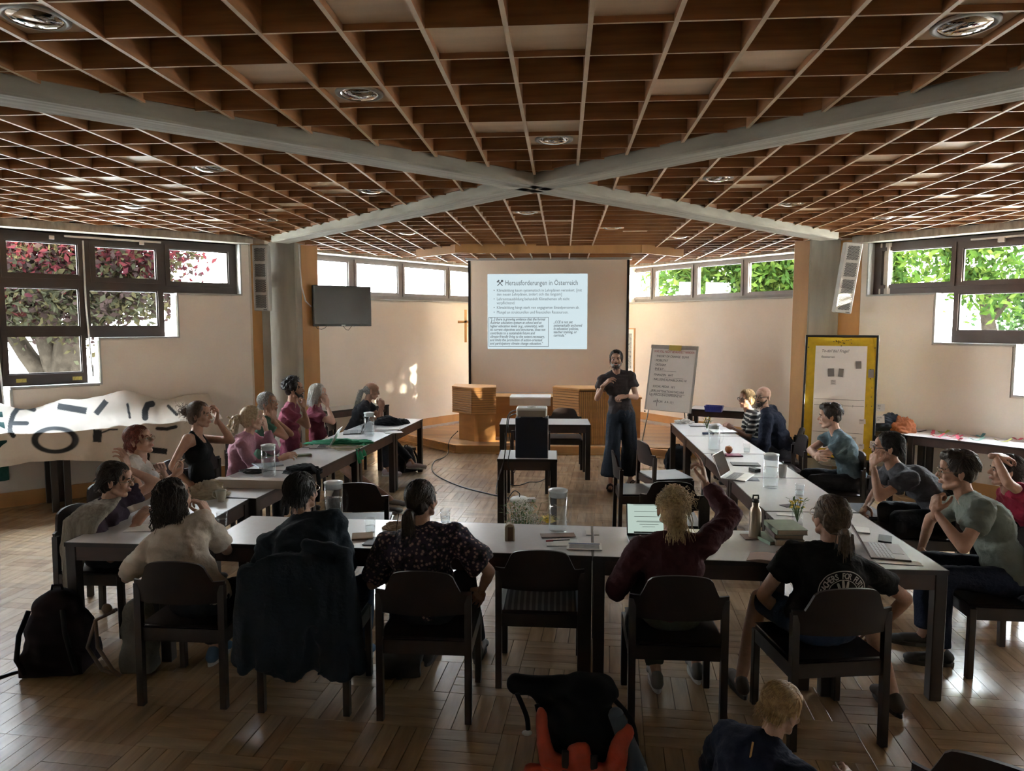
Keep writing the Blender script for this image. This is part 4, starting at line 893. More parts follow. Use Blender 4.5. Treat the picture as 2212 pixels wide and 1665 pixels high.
            if kind == 'curlypony':
                for k in range(60): m.ell(k0+V((g.gauss(0, .03), -.035+g.gauss(0, .025), -g.uniform(0, L))), (.014, .014, .016), n=7, m_=5)
            strands(st, g, lambda g: k0+V((g.gauss(0, .014), -.02+g.gauss(0, .012), -.0)), lambda p: V((p[0]*3, -.15, -1)), 150, 8, L/6.2, .003, .35, 0, .008 if kind == 'curlypony' else 0)
        if kind != 'greypony': strands(st, g, surf, lambda p: (V(kn)-p)*9, 300, 6, .018, .0030, .2, hug=.04)
        else: strands(st, g, on_ell((0, -.045, .012), (.079, .076, .072), -.6, .1), lambda p: (V(kn)-p)*9, 200, 4, .014, .0026, .25)
    return m, st
class Pose: pass
def person(lab, head, hips, yaw, hy=None, hp=0, hr=0, s=1.0, sk='light', top=None, bottom=None, hr_kind='short', hr_mat=None, L=None, RH=None, Lp='relaxed', Rp='relaxed', Ln=None, Rn=None,
           Lel=None, Rel=None, legs='sit', feet=None, shoe=None, glasses=None, beard=None, fat=1.0, wid=1.0, far=1.0, shrug=0, knees=None, extra=None, slouch=.0, Lf=None, Rf=None):
    H_ = V(head) if len(head) == 3 and not isinstance(head, tuple) else P(head[0], head[1], Y=head[2]); hips = V(hips); hy = yaw if hy is None else hy
    t = thing('person', lab, 'person', (hips.x, hips.y, 0), 0, None)
    f = rotm(yaw) @ V((0, 1, 0)); r = rotm(yaw) @ V((1, 0, 0)); up = V((0, 0, 1)); HM = rotm(hy, hp, hr)
    nk = H_+HM @ V((0, -.028, -.108))*s; nb = nk-up*.042*s-f*.018; nb = nb+(hips-nb).normalized()*.02
    sp = (nb-hips); spd = sp.normalized(); ch = hips+sp*.70-f*(.02+slouch); ws = hips+sp*.34-f*(.01+slouch*.6)
    sw = .185*s*wid*.95
    if 'tilt' in (extra or {}): r2 = (r+up*extra['tilt']).normalized()
    else: r2 = r
    r2 = (r2-spd*r2.dot(spd)).normalized(); fr = up.cross(r2) if False else spd.cross(r2)*-1
    fr = r2.cross(spd)*-1 if (r2.cross(spd)*-1).dot(f) > 0 else r2.cross(spd)
    TM = M((r2, fr, spd)).transposed()
    shp = {}; b = MB()
    Sc = nb-spd*.045*s
    for k, sg in (('L', -1), ('R', 1)): shp[k] = Sc+r2*sg*sw+up*(shrug+.0)-fr*.01
    if 'raise' in (extra or {}): shp[extra['raise']] += up*.045+fr*.02
    def torso(m, e):
        m.ell(hips+up*.03, ((.155+e)*s*wid, (.115+e)*s*fat, (.115+e)*s), rotm(yaw)); m.ell(ws, ((.135+e)*s*fat*wid, (.098+e)*s*fat, .15*s), TM); m.ell(ch, ((.155+e)*s*wid, (.108+e)*s*fat, (.155+e*.5)*s), TM)
        m.ell((ws+hips)/2, ((.14+e)*s*wid*fat, (.105+e)*s*fat, .12*s), TM)
        m.ell(Sc-spd*.06*s, ((.150+e)*s*wid, (.085+e)*s, .085*s), TM)
        for k in 'LR': m.cap(Sc+r2*(.05 if k == 'R' else -.05), shp[k]-spd*.005, (.052+e)*s, (.050+e)*s); m.cap(nb+(shp[k]-nb)*.10+up*.004, shp[k]+(nb-shp[k])*.25, (.050+e)*s, (.040+e)*s)
        if extra and extra.get('bust'): [m.ell(ch+fr*.075*s+r2*.07*q*s+spd*.01, ((.060+e*.6)*s, (.05+e*.6)*s, (.055+e*.6)*s), TM) for q in (-1, 1)]
    torso(b, -.012); b.cap(nb-spd*.03, nk+HM @ V((0, .012, .03))*s, .058*s, .050*s)
    A1, A2 = .285*s, .245*s
    arm = {}
    for k, sg, tgt, el in (('L', -1, L, Lel), ('R', 1, RH, Rel)):
        if tgt is None: tgt = shp[k]+f*.22*s-up*.36*s-r*sg*.04
        elif isinstance(tgt, tuple) and len(tgt) == 3: tgt = P(tgt[0], tgt[1], Y=tgt[2])
        tgt = V(tgt); hint = V(el) if el is not None else (-up*.8+r*sg*.7-f*.5)
        dd = tgt-shp[k]
        if dd.length > (A1+A2)*1.0: tgt = shp[k]+dd.normalized()*(A1+A2)*.99
        e = bone2(shp[k], tgt, A1, A2, hint); arm[k] = (shp[k], e, tgt)
        b.cap(shp[k], e, .043*s, .036*s); b.ell(shp[k], (.046*s,)*3); b.cap(e, e+(tgt-e)*.35, .036*s, .036*s); b.cap(e+(tgt-e)*.35, tgt, .036*s, .023*s)
    hipj = {}; leg = {}
    if legs != 'none':
        for k, sg in (('L', -1), ('R', 1)):
            h = hips+r*sg*.085*s
            if legs == 'sit':
                kn = h+f*.40*s+r*sg*.05+up*(.02) if knees is None else V(knees[k]); kn.z = max(kn.z, .44*s) if knees is None else kn.z
                ft = V((kn.x, kn.y, 0))-f*.02 if not feet else V(feet[k]); ft.z = ft.z if feet else 0
                an = ft+up*.085
            elif legs == 'kneel': kn = h+f*.28*s-up*.02+r*sg*.06; kn.z = .08; an = kn-f*.30*s; an.z = .07; ft = an-up*.06
            else: an = V(feet[k])+up*.085; kn = bone2(h, an, .43*s, .42*s, f); ft = V(feet[k])
            leg[k] = (h, kn, an)
            b.cap(h, kn, .080*s*fat, .052*s); b.cap(kn, kn+(an-kn)*.35, .050*s, .052*s); b.cap(kn+(an-kn)*.35, an, .052*s, .032*s)
            fd = {'L': Lf, 'R': Rf}[k]; fd = rotm(fd) @ V((0, 1, 0)) if fd is not None else f
            hipj[k] = fd
            z0 = up*(an.z-.085)
            b.cap(an-up*.03, an-up*.045+fd*.05, .034*s, .032*s); b.cap(an-up*.048-fd*.035, an-up*.055+fd*.13*s, .032*s, .026*s)
    bv, bf = remesh(b, .0125*far, 6); V0 = list(bv); F0 = list(bf)
    hm = head_mb(fat if fat < 1.1 else 1.08); hv, hf = remesh(hm, .0052*min(far, 1.25), 2, .5)
    n = len(V0); V0 += [tuple(H_+HM @ (V(p)*s)) for p in hv]; F0 += [tuple(i+n for i in q) for q in hf]
    for k, sg, pose, nn in (('L', -1, Lp, Ln), ('R', 1, Rp, Rn)):
        S_, e, w_ = arm[k]; d = (w_-e).normalized()
        if extra and ('hd'+k) in extra: d = V(extra['hd'+k]).normalized()
        nn = V(nn) if nn is not None else (-up*.8-r*sg*.6)
        x, y = remesh(hand_mb(w_, d, nn, sg, pose, s), .0046*min(far, 1.3), 1, .4); n = len(V0); V0 += [tuple(p) for p in x]; F0 += [tuple(i+n for i in q) for q in y]
    def put(name, vs, fs, m, smooth=True):
        mb = MB(); mb.v = [tuple(q) for q in vs]; mb.f = fs; mb.m = [0]*len(fs); o = mb.build(name, m, t, smooth); o.matrix_parent_inverse = M.Translation((-hips.x, -hips.y, 0)); return o
    put('body', V0, F0, skin(sk))
    HT = lambda p: H_+HM @ (V(p)*s)
    # face details
    e1 = MB(); e2 = MB(); br = MB(); lp = MB()
    for q in (-1, 1): e1.ell(HT((q*.031, .0765, .008)), (.0105*s, .0105*s, .0080*s), HM, 10, 7); e2.ell(HT((q*.031, .0845, .008)), (.0056*s, .0040*s, .0056*s), HM, 8, 5); br.tube([HT((q*.014, .090, .025)), HT((q*.032, .090, .031)), HT((q*.048, .078, .026))], [.003*s, .0038*s, .002*s], 5)
    lp.tube([HT((-.022, .086, -.055)), HT((-.010, .0965, -.0515)), HT((0, .0975, -.0525)), HT((.010, .0965, -.0515)), HT((.022, .086, -.055))], [.0015*s, .0045*s, .0042*s, .0045*s, .0015*s], 6); lp.tube([HT((-.018, .087, -.057)), HT((0, .0965, -.061)), HT((.018, .087, -.057))], [.0015*s, .0055*s, .0015*s], 6)
    for nm, mb, m in (('eyes', e1, EYEW), ('pupils', e2, IRIS), ('eyebrows', br, hr_mat or GLF), ('lips', lp, LIP)): o = mb.build(nm, m, t, True); o.matrix_parent_inverse = M.Translation((-hips.x, -hips.y, 0))
    if hr_kind != 'bald':
        m, st = hair(hr_kind, int(abs(hips.x*97+hips.y*31)*10)); x, y = remesh(m, .0068*far, 2, .5, (.010, 30, (1.6, 1.6, .5))); n = len(x); vs = [HT(p) for p in x]+[HT(p) for p in st.v]; fs = y+[tuple(i+n for i in q) for q in st.f]
        put('hair', vs, fs, hr_mat)
    if beard:
        m = MB(); m.ell((0, .062, -.082), (.034, .034, .030)); m.ell((0, .050, -.062), (.046, .044, .036)); 
        for q in (-1, 1): m.cap((q*.058, .020, -.03), (q*.030, .062, -.078), .014, .020)
        m.cap((-.018, .093, -.040), (.018, .093, -.040), .006, .006)
        x, y = remesh(m, .006, 2); st = MB(); g = random.Random(5); strands(st, g, lambda g: (g.gauss(0, .026), .070+g.gauss(0, .012), -.088+g.gauss(0, .016)), lambda p: V((p[0]*4, .5, -1)), 120, 3, .007, .002, .4)
        n = len(x); put('beard', [HT(p) for p in x]+[HT(p) for p in st.v], y+[tuple(i+n for i in q) for q in st.f], beard)
    if glasses:
        m = MB()
        for q in (-1, 1):
            c = V((q*.033, .1005, .004)); m.tube([HT(c+V((.022*math.cos(a), -.004*abs(math.cos(a)), .017*math.sin(a)))) for a in [2*math.pi*i/14 for i in range(15)]], .0021*s*(1.5 if glasses is GLF else 1), 5)
            m.tube([HT((q*.055, .096, .008)), HT((q*.073, .070, .010)), HT((q*.081, .0, .012)), HT((q*.080, -.02, .0))], .0020*s*(1.5 if glasses is GLF else 1), 5)
        m.tube([HT((-.012, .101, .007)), HT((0, .106, .010)), HT((.012, .101, .007))], .002*s, 5); o = m.build('glasses', glasses, t, True); o.matrix_parent_inverse = M.Translation((-hips.x, -hips.y, 0))
    # clothing
    if top:
        m = MB(); e = top.get('e', .012); torso(m, e); kind = top['kind']
        fr_ = {'tee': .55, 'long': 1, 'tank': 0, 'cap': .25, 'half': .85}[kind]
        for k in 'LR':
            S_, el, w_ = arm[k]; e2_ = e+top.get('loose', .002)
            if fr_ and fr_ < 1: q = S_+(el-S_)*fr_; m.cap(S_, q, (.045+e2_)*s, (.044+e2_*1.3)*s, flat=True, n=14); m.ell(S_, ((.043+e2_)*s,)*3)
            elif fr_: m.cap(S_, el, (.046+e2_)*s, (.042+e2_)*s); m.cap(el, el+(w_-el)*.90, (.042+e2_)*s, (.030+e2_*.8)*s, n=14, flat=True); m.ell(el, ((.042+e2_)*s,)*3)
        if kind == 'tank': m = MB(); m.ell(ws, ((.135+e)*s*fat, (.098+e)*s, .16*s), TM); m.ell(hips+up*.05, (.165*s, .125*s, .11*s), rotm(yaw)); m.ell(ch-spd*.02, ((.150+e)*s, (.112+e)*s, (.115+e)*s), TM); [m.cap(ch+r2*q*.075-fr*.03+spd*.08, Sc+r2*q*.085+spd*.045, .045, .028) for q in (-1, 1)]; [m.cap(Sc+r2*q*.085+spd*.045, ch+r2*q*.07+fr*.07+spd*.03, .026, .045) for q in (-1, 1)]; [m.ell(ch+fr*.07*s+r2*.07*q*s, (.065*s, .055*s, .06*s), TM) for q in (-1, 1)]
        if top.get('hood'): m.tube([nb+r2*(.105*math.sin(q))-fr*(.02+.085*math.cos(q))-spd*(.035*math.cos(q)) for q in [-2.2+.4*i for i in range(12)]], .030, 10)
        x, y = remesh(m, .013*far, 9 if kind != 'tank' else 2, .5, (top.get('wr', .014) if kind != 'tank' else .004, 9, (1, 1, 1.8)), ridge=.8)
        o = put('shirt' if kind != 'long' else 'jumper', x, y, top['mat'])
        if kind == 'tank': o.name = 'tank_top'
    if bottom and legs != 'none':
        m = MB(); kind = bottom.get('kind', 'long'); w2 = bottom.get('w', .010); m.ell(hips+up*.0, ((.158+.012)*s*wid, (.118+.016)*s*fat, (.115+.008)*s), rotm(yaw))
        for k in 'LR':
            h, kn, an = leg[k]
            if kind == 'short': q = h+(kn-h)*.85; m.cap(h, q, (.082+w2)*s*fat, (.060+w2*1.5)*s, n=14, flat=True); m.ell(h, ((.082+w2)*s*fat,)*3)
            else:
                q = kn+(an-kn)*(.92 if kind != 'wide' else .80); m.cap(h, kn, (.082+w2)*s*fat, (.057+w2)*s); m.cap(kn, q, (.054+w2)*s, (.046+w2*(1 if kind == 'long' else 2.6))*s, n=16, flat=True)
                if kind == 'wide': m.cap(h, kn, .10*s, .098*s); m.cap(kn, q, .098*s, .135*s, n=18, flat=True)
        x, y = remesh(m, .014*far, 4, .5, (.011, 9, (1, 1, .5)), ridge=.7); put('shorts' if kind == 'short' else 'trousers', x, y, bottom['mat'])
    if shoe and legs != 'none':
        for k, sg in (('L', -1), ('R', 1)):
            h, kn, an = leg[k]; fd = hipj[k]; side = fd.cross(up); B = M((side, fd, up)).transposed(); base = an-up*.085
            def sh_(p): return base+B @ (V(p)*s)
            m = MB(); m.cap(sh_((0, -.040, .045)), sh_((0, .12, .038)), .038, .032); m.cap(sh_((0, -.045, .05)), sh_((0, -.02, .075)), .036, .036); m.ell(sh_((0, .15, .032)), (.044, .05, .028), B)
            so = MB(); so.prism([(.034*math.cos(a)*(1.2 if math.sin(a) > 0 else 1), .055+.135*math.sin(a)) for a in [2*math.pi*i/18 for i in range(18)]], .0, .022); so.v = [tuple(sh_(p)) for p in so.v]
            x, y = remesh(m, .008, 2); sho = put('shoe', x, y, shoe[0]); o = so.build('sole', shoe[1], sho); o.matrix_parent_inverse = WM(sho).inverted()
    P_ = Pose(); P_.t = t; P_.arm = arm; P_.H = H_; P_.HM = HM; P_.nb = nb; P_.ch = ch; P_.TM = TM; P_.f = f; P_.r = r; P_.put = put; P_.hips = hips; P_.Sc = Sc; P_.fr = fr; P_.spd = spd; P_.r2 = r2; P_.leg = leg
    return P_
def hairm(n, c, c2=None): return mat('hair_'+n, c, .45, 0, .35, 60, .3, 120, col2=c2, spec=.4)
HB = hairm('dark_brown', (.030, .018, .012)); HBK = hairm('black', (.015, .011, .010)); HAUB = hairm('auburn', (.15, .032, .018)); HMB = hairm('mid_brown', (.075, .042, .024)); HBL = hairm('blonde', (.62, .45, .24), (.26, .17, .09)); HLB = hairm('light_blonde', (.50, .40, .26), (.28, .20, .12)); HGR = hairm('grey', (.34, .33, .31), (.13, .125, .12)); HWH = hairm('silver', (.58, .56, .52), (.34, .33, .31)); HCH = hairm('child_blond', (.50, .32, .15), (.24, .14, .06)); HDB = hairm('dark_blonde', (.13, .085, .05), (.05, .032, .02))
JEAN = cloth('blue_denim', (.035, .055, .10)); DRKT = cloth('dark_trousers', (.016, .017, .022)); NAVY = cloth('navy_cloth', (.014, .018, .035)); GREYT = cloth('grey_shorts', (.09, .09, .09))
SN = (mat('sneaker_grey', (.16, .15, .14), .8), mat('sneaker_sole', (.55, .53, .48), .7)); SNB = (mat('sneaker_blue', (.05, .10, .16), .8), MATS['sneaker_sole']); SND = (mat('dark_shoe', (.03, .028, .025), .6), mat('dark_sole', (.05, .045, .04), .7))
cream = cloth('cream_knit', (.50, .43, .36)); HOOD = cloth('slate_hoodie', (.022, .030, .040)); MARO = cloth('dark_maroon_fleece', (.060, .020, .024)); BLKT = cloth('black_cotton', (.010, .010, .011)); WHT = cloth('off_white_cotton', (.50, .45, .40)); PINK = cloth('dusty_pink_knit', (.36, .185, .235)); MARO2 = cloth('maroon_cotton', (.20, .045, .075)); MARO3 = cloth('wine_cotton', (.15, .030, .050)); TEAL = cloth('grey_blue_cotton', (.085, .125, .145)); CHARC = cloth('charcoal_cotton', (.062, .062, .070)); OLIV = cloth('grey_green_cotton', (.15, .17, .145)); RED = cloth('crimson_cotton', (.26, .018, .045)); ASPH = cloth('brown_grey_cotton', (.050, .040, .042)); GRN_ = cloth('green_shirt', (.06, .13, .09))
def floral():
    m = mat('floral_blouse', (.02, .012, .022), .85); n = m.node_tree.nodes; l = m.node_tree.links; b = n['Principled BSDF']
    tc = n.new('ShaderNodeTexCoord'); vo = n.new('ShaderNodeTexVoronoi'); vo.inputs['Scale'].default_value = 46; cr = n.new('ShaderNodeValToRGB'); nz = n.new('ShaderNodeTexNoise'); nz.inputs['Scale'].default_value = 9; mx = n.new('ShaderNodeMixRGB'); cr2 = n.new('ShaderNodeValToRGB')
    l.new(tc.outputs['Object'], vo.inputs[0]); l.new(vo.outputs['Distance'], cr.inputs[0]); cr.color_ramp.elements[0].position = .30; cr.color_ramp.elements[1].position = .42; cr.color_ramp.elements[0].color = (.30, .19, .17, 1); cr.color_ramp.elements[1].color = (.022, .014, .032, 1)
    l.new(vo.outputs['Color'], cr2.inputs[0]); cr2.color_ramp.elements[0].position = .35; cr2.color_ramp.elements[1].position = .4; cr2.color_ramp.elements[0].color = (.03, .025, .07, 1); cr2.color_ramp.elements[1].color = (1, 1, 1, 1)
    mx.blend_type = 'MULTIPLY'; mx.inputs[0].default_value = .8; l.new(cr.outputs[0], mx.inputs[1]); l.new(cr2.outputs[0], mx.inputs[2]); l.new(mx.outputs[0], b.inputs['Base Color']); return m
def striped(name, c1, c2, freq, axis='Z'):
    m = mat(name, c1, .85); n = m.node_tree.nodes; l = m.node_tree.links; b = n['Principled BSDF']; tc = n.new('ShaderNodeTexCoord'); wv = n.new('ShaderNodeTexWave'); wv.bands_direction = axis; wv.inputs['Scale'].default_value = freq; wv.inputs['Distortion'].default_value = .4; cr = n.new('ShaderNodeValToRGB'); cr.color_ramp.interpolation = 'CONSTANT'
    cr.color_ramp.elements[0].color = tuple(c1)+(1,); cr.color_ramp.elements[1].color = tuple(c2)+(1,); cr.color_ramp.elements[1].position = .68; l.new(tc.outputs['Object'], wv.inputs[0]); l.new(wv.outputs[0], cr.inputs[0]); l.new(cr.outputs[0], b.inputs['Base Color']); return m
UPV = V((0, 0, 1))
# ---- the near row, seen from behind
a = person('woman with dark shoulder-length curls in a cream top, seen from behind', (376, 1078, 3.98), (-2.07, 3.80, .53), 0, -22, 6, sk='light', top=dict(kind='half', mat=cream, e=.016), bottom=dict(mat=DRKT), hr_kind='curlylong', hr_mat=HB,
   L=(338, 1195, 4.2), RH=(450, 1112, 4.10), Rel=(.9, -.6, -1.4), Rp='hold', shoe=SNB, extra=dict(bust=0), feet=dict(L=(-2.15, 4.1, 0), R=(-1.80, 4.35, 0)), knees=dict(L=(-2.2, 4.2, .47), R=(-1.9, 4.22, .47)), wid=1.05)
a = person('person with short black hair in a blue hooded jacket, seen from behind', (652, 1066, 4.02), (-1.38, 3.82, .53), 0, -15, 8, s=1.03, sk='light', top=dict(kind='long', mat=HOOD, e=.022, hood=True), bottom=dict(mat=JEAN), hr_kind='short', hr_mat=HBK,
   L=(625, 1200, 4.2), RH=(715, 1190, 4.25), glasses=GLM, shoe=SNB, wid=1.08, feet=dict(L=(-1.75, 4.12, 0), R=(-1.22, 4.12, 0)), knees=dict(L=(-1.55, 4.22, .48), R=(-1.22, 4.2, .48)))
fl_ = floral()
a = person('woman with a loose low ponytail in a dark floral blouse, seen from behind', (912, 1082, 3.96), (-.75, 3.80, .53), -4, -25, 6, hr=0, sk='warm', top=dict(kind='half', mat=fl_, e=.020, loose=.014), bottom=dict(mat=DRKT), hr_kind='longpony', hr_mat=HB,
   L=(872, 1225, 4.15), RH=(1040, 1275, 4.02), Rel=(1, -.3, -.7), wid=1.10, shoe=SND, shrug=.0, extra=dict(tilt=.03), feet=dict(L=(-.82, 4.2, 0), R=(-.52, 4.25, 0)))
a = person('person with messy blond hair in a maroon jumper, raising the right arm', (1452, 1100, 3.98), (.60, 3.82, .53), 0, 5, 3, sk='warm', top=dict(kind='long', mat=MARO, e=.018, loose=.010), bottom=dict(mat=cloth('grey_green_trousers', (.06, .065, .05))), hr_kind='loosebun', hr_mat=HBL,
   L=(1370, 1235, 4.15), RH=(1523, 1042, 4.25), Rel=(1, .15, -.2), Rp='pinch', Rn=(-1, .3, 0), shoe=SN, wid=1.02, extra={'raise': 'R', 'hdR': (-.15, .1, 1)}, feet=dict(L=(.55, 3.98, 0), R=(.80, 4.1, 0)))
def mk_pencil(): pass
a = person('woman with a long dark ponytail in a black shirt with a printed back', (1793, 1120, 3.86), (1.36, 3.70, .54), 5, 14, 6, s=1.04, sk='warm', top=dict(kind='tee', mat=BLKT, e=.016), bottom=dict(kind='short', mat=JEAN), hr_kind='longpony', hr_mat=HDB, glasses=GLM,
   L=(1690, 1330, 3.95), RH=(1905, 1350, 4.0), Lel=(-1, -.4, -.1), Rel=(1, -.3, .3), wid=1.12, shoe=(mat('brown_clog', (.06, .04, .03), .7), MATS['dark_sole']), feet=dict(L=(1.02, 3.95, 0), R=(1.80, 3.82, 0)), knees=dict(L=(1.15, 4.1, .50), R=(1.72, 4.02, .50)))
SHB = a
# printed back: words round a ring and a white hand
PRT = mat('white_print', (.50, .48, .44), .9)
prt = MB().build('back_print', PRT, SHB.t); prt['label'] = 'round white print on the back of the black shirt'
cB = P(1842, 1306, Y=3.52); oB = V((cB.x, cB.y, cB.z))
def surf_y(x, z, default):
    """back of the shirt under a point of the print"""
    return default
shirt = [c for c in bpy.data.objects if c.parent == SHB.t and c.name.startswith('shirt')][0]
from mathutils.bvhtree import BVHTree
me = shirt.data; bv = BVHTree.FromPolygons([v.co for v in me.vertices], [tuple(p.vertices) for p in me.polygons])
def onback(x, z):
    h = bv.ray_cast(V((x, 2.6, z)), V((0, 1, 0))); return (h[0]-V((0, .0035, 0))) if h[0] else V((x, 3.60, z))
def patch(mb, pts2, m=None):
    """a flat outline given in (x,z) laid on the cloth"""
    n = len(pts2); c = (sum(p[0] for p in pts2)/n, sum(p[1] for p in pts2)/n); vs = [onback(*p) for p in pts2]+[onback(*c)]
    mb.add(vs, [(i, (i+1) % n, n) for i in range(n)])
mb = MB(); Rr = .128; cx_, cz_ = oB.x, oB.z
for rr in (Rr, .082):
    for k in range(60):
        a0, a1 = [2*math.pi*(k+q)/60 for q in (0, 1.02)]; w_ = .0022; patch(mb, [(cx_+(rr-w_)*math.cos(a0), cz_+(rr-w_)*math.sin(a0)), (cx_+(rr+w_)*math.cos(a0), cz_+(rr+w_)*math.sin(a0)), (cx_+(rr+w_)*math.cos(a1), cz_+(rr+w_)*math.sin(a1)), (cx_+(rr-w_)*math.cos(a1), cz_+(rr-w_)*math.sin(a1))])
def glyph_mesh(ch, size):
    cu = bpy.data.curves.new('g', 'FONT'); cu.body = ch; cu.size = size; cu.align_x = 'CENTER'; cu.offset = .001; cu.resolution_u = 2; o = asmesh('g', cu); me = o.data
    vs = [v.co.copy() for v in me.vertices]; fs = [tuple(p.vertices) for p in me.polygons]; bpy.data.objects.remove(o); bpy.data.meshes.remove(me); return vs, fs
msg = 'TEACHERS FOR FUTURE'; A0 = R(178); A1 = R(5)
for k, ch in enumerate(msg):
    if ch == ' ': continue
    an = A0+(A1-A0)*k/(len(msg)-1); vs, fs = glyph_mesh(ch, .043); out = []
    for v in vs:
        lx, lz = v.x*.78, v.y; px_ = cx_+(.089+lz)*math.cos(an)+lx*math.sin(an); pz_ = cz_+(.089+lz)*math.sin(an)-lx*math.cos(an); out.append(onback(px_, pz_))
    mb.add(out, fs)
for (x0, z0, x1, z1, w0) in ((-.0, -.01, -.052, .030, .009), (-.008, 0, -.030, .062, .009), (.0, 0, -.004, .076, .009), (.008, 0, .022, .070, .009), (.012, -.02, .060, .022, .010)):
    d = V((x1-x0, z1-z0)).normalized(); n = V((-d.y, d.x))*w0; patch(mb, [(cx_+x0-n.x, cz_+z0-n.y), (cx_+x1-n.x*.7, cz_+z1-n.y*.7), (cx_+x1+d.x*w0*.7, cz_+z1+d.y*w0*.7), (cx_+x1+n.x*.7, cz_+z1+n.y*.7), (cx_+x0+n.x, cz_+z0+n.y)])
patch(mb, [(cx_+.030*math.cos(q), cz_-.025+.034*math.sin(q)) for q in [2*math.pi*i/14 for i in range(14)]])
o = mb.build('print', PRT, SHB.t); prt2 = o; bpy.data.objects.remove(prt); o.name = 'back_print'; o['label'] = 'round white print on the back of the black shirt'
o.matrix_parent_inverse = M.Translation((-SHB.hips.x, -SHB.hips.y, 0))
# ---- child
a = person('small blond child in a dark blue jacket crouching at the bottom edge', (1688, 1533, 2.62), (.64, 2.48, .27), -45, -58, -18, s=.80, sk='light', top=dict(kind='long', mat=NAVY, e=.030), bottom=dict(mat=DRKT), hr_kind='child', hr_mat=HCH, legs='kneel', L=V((.80, 2.80, .36)), RH=V((1.10, 2.66, .34)), shoe=None, wid=1.12)
zz = MB(); zz.tube([a.nb-a.fr*.12-UPV*(.0+.1*k)-a.fr*(.03 if k else 0) for k in range(5)], .004, 5); o = zz.build('orange_piping', mat('orange_piping', (.45, .24, .08), .6), a.t); o.matrix_parent_inverse = M.Translation((-a.hips.x, -a.hips.y, 0))
# ---- left side
a = person('woman with dark bobbed hair and a long pale shawl, hand at her glasses', (250, 1038, 4.52), (-3.12, 4.53, .54), -82, -72, -8, sk='warm', top=dict(kind='tee', mat=cloth('plum_cotton', (.035, .022, .035)), e=.014), bottom=dict(mat=DRKT), hr_kind='shortf', hr_mat=HB, glasses=GLM,
   RH=(292, 1133, 4.42), L=(276, 1012, 4.72), Lel=(.3, .5, -1), Rel=(-.2, -.7, -1), Lp='relaxed', Ln=(-1, 0, 0), extra=dict(bust=1, hdL=(-.2, -.1, 1)), shoe=SND)
sw_ = mat('grey_shawl', (.30, .27, .23), .9, 0, .25, 10, .8, 60, stretch=(4, 4, .35), spec=.1)
mb = MB(); S0 = a.arm['R'][0]
g = random.Random(4)
for k in range(26):
    u = k/25-.5; st_ = a.nb+V((-.03, .05, .02))+V((.0, -.02, 0))*k*.0
    pts = [a.nb+V((.02+.10*u, .03, .045)), S0+V((.02+.20*u, .03+.0*u, .085-.02*abs(u))), S0+V((-.02+.21*u, -.070, .01)), S0+V((-.06+.16*u, -.095, -.15)), S0+V((-.09+.09*u, -.095, -.34)), S0+V((-.115+.09*u, -.10, -.55-.05*g.random())), S0+V((-.13+.11*u, -.10, -.80-.06*g.random()))]
    mb.tube(pts, [.016, .019, .020, .018, .013, .012, .009], 6)
x, y = remesh(mb, .0075, 1, .4, (.004, 40, (1.5, 1.5, .3))); o = a.put('shawl', x, y, sw_); o['label'] = 'long pale grey shawl over the shoulder'
a = person('woman with short auburn hair and glasses in a white top, holding a phone', (302, 952, 5.38), (-3.28, 5.24, .54), -80, -88, 12, sk='warm', top=dict(kind='cap', mat=WHT, e=.014), bottom=dict(mat=DRKT), hr_kind='shortf', hr_mat=HAUB, glasses=GLM,
   RH=(372, 1030, 5.30), L=(352, 1018, 5.52), Rel=(-.3, -.7, -1), Rp='hold', Lp='hold', Rn=(0, .6, .8), Ln=(0, -.6, .8), extra=dict(bust=1), shoe=SND, far=1.1)
ph = thing('smartphone', 'phone held up by the woman with short auburn hair', 'phone', P(384, 1010, Y=5.42), R(-80)); ph.rotation_euler.x = R(-35); MB().box((0, 0, 0), (.075, .009, .155), bev=.004).build('case', mat('tan_case', (.26, .17, .09), .6), ph); MB().box((0, -.005, 0), (.066, .001, .142)).build('display', emit('phone_glow', (.55, .65, .8), .35), ph)
a = person('woman with a messy brown bun in a black tank top, drinking from a glass', (432, 897, 6.25), (-3.25, 6.16, .54), -82, -85, -2, sk='warm', top=dict(kind='tank', mat=BLKT, e=.010), bottom=dict(mat=DRKT), hr_kind='bun', hr_mat=HMB,
   RH=(415, 1050, 6.05), Rel=(-1, -.3, -.2), L=(468, 905, 6.35), Lel=(.6, .2, -.9), Lp='hold', Ln=(-.8, -.5, 0), extra=dict(bust=1, hdL=(.2, -.1, 1)), shoe=SND, far=1.15)
a = person('woman with curly blonde ponytail in a dusty pink jumper, leaning on the table', (546, 905, 6.78), (-3.22, 6.78, .54), -78, -62, -4, sk='fair', top=dict(kind='long', mat=PINK, e=.016), bottom=dict(mat=DRKT), hr_kind='curlypony', hr_mat=HLB,
   RH=(606, 990, 6.60), Rel=(0, -.6, -1), L=(574, 925, 6.92), Lel=(.6, .2, -1), Lp='relaxed', Ln=(-1, 0, .2), extra=dict(bust=1, hdL=(-.1, -.2, 1)), shoe=SND, far=1.15, slouch=.02)
a = person('older man with grey hair and glasses, both hands before his mouth', (580, 872, 7.45), (-3.26, 7.42, .54), -80, -98, 8, sk='warm', top=dict(kind='tee', mat=GRN_, e=.012), bottom=dict(mat=JEAN), hr_kind='short', hr_mat=HGR, glasses=GLM,
   RH=(590, 905, 7.38), L=(594, 905, 7.56), Lp='flat', Rp='flat', Rn=(-1, .4, 0), Ln=(-1, -.4, 0), Rel=(.4, -.5, -1), Lel=(.5, .5, -1), extra=dict(hdL=(.05, -.1, 1), hdR=(.05, .1, 1)), shoe=SND, far=1.2)
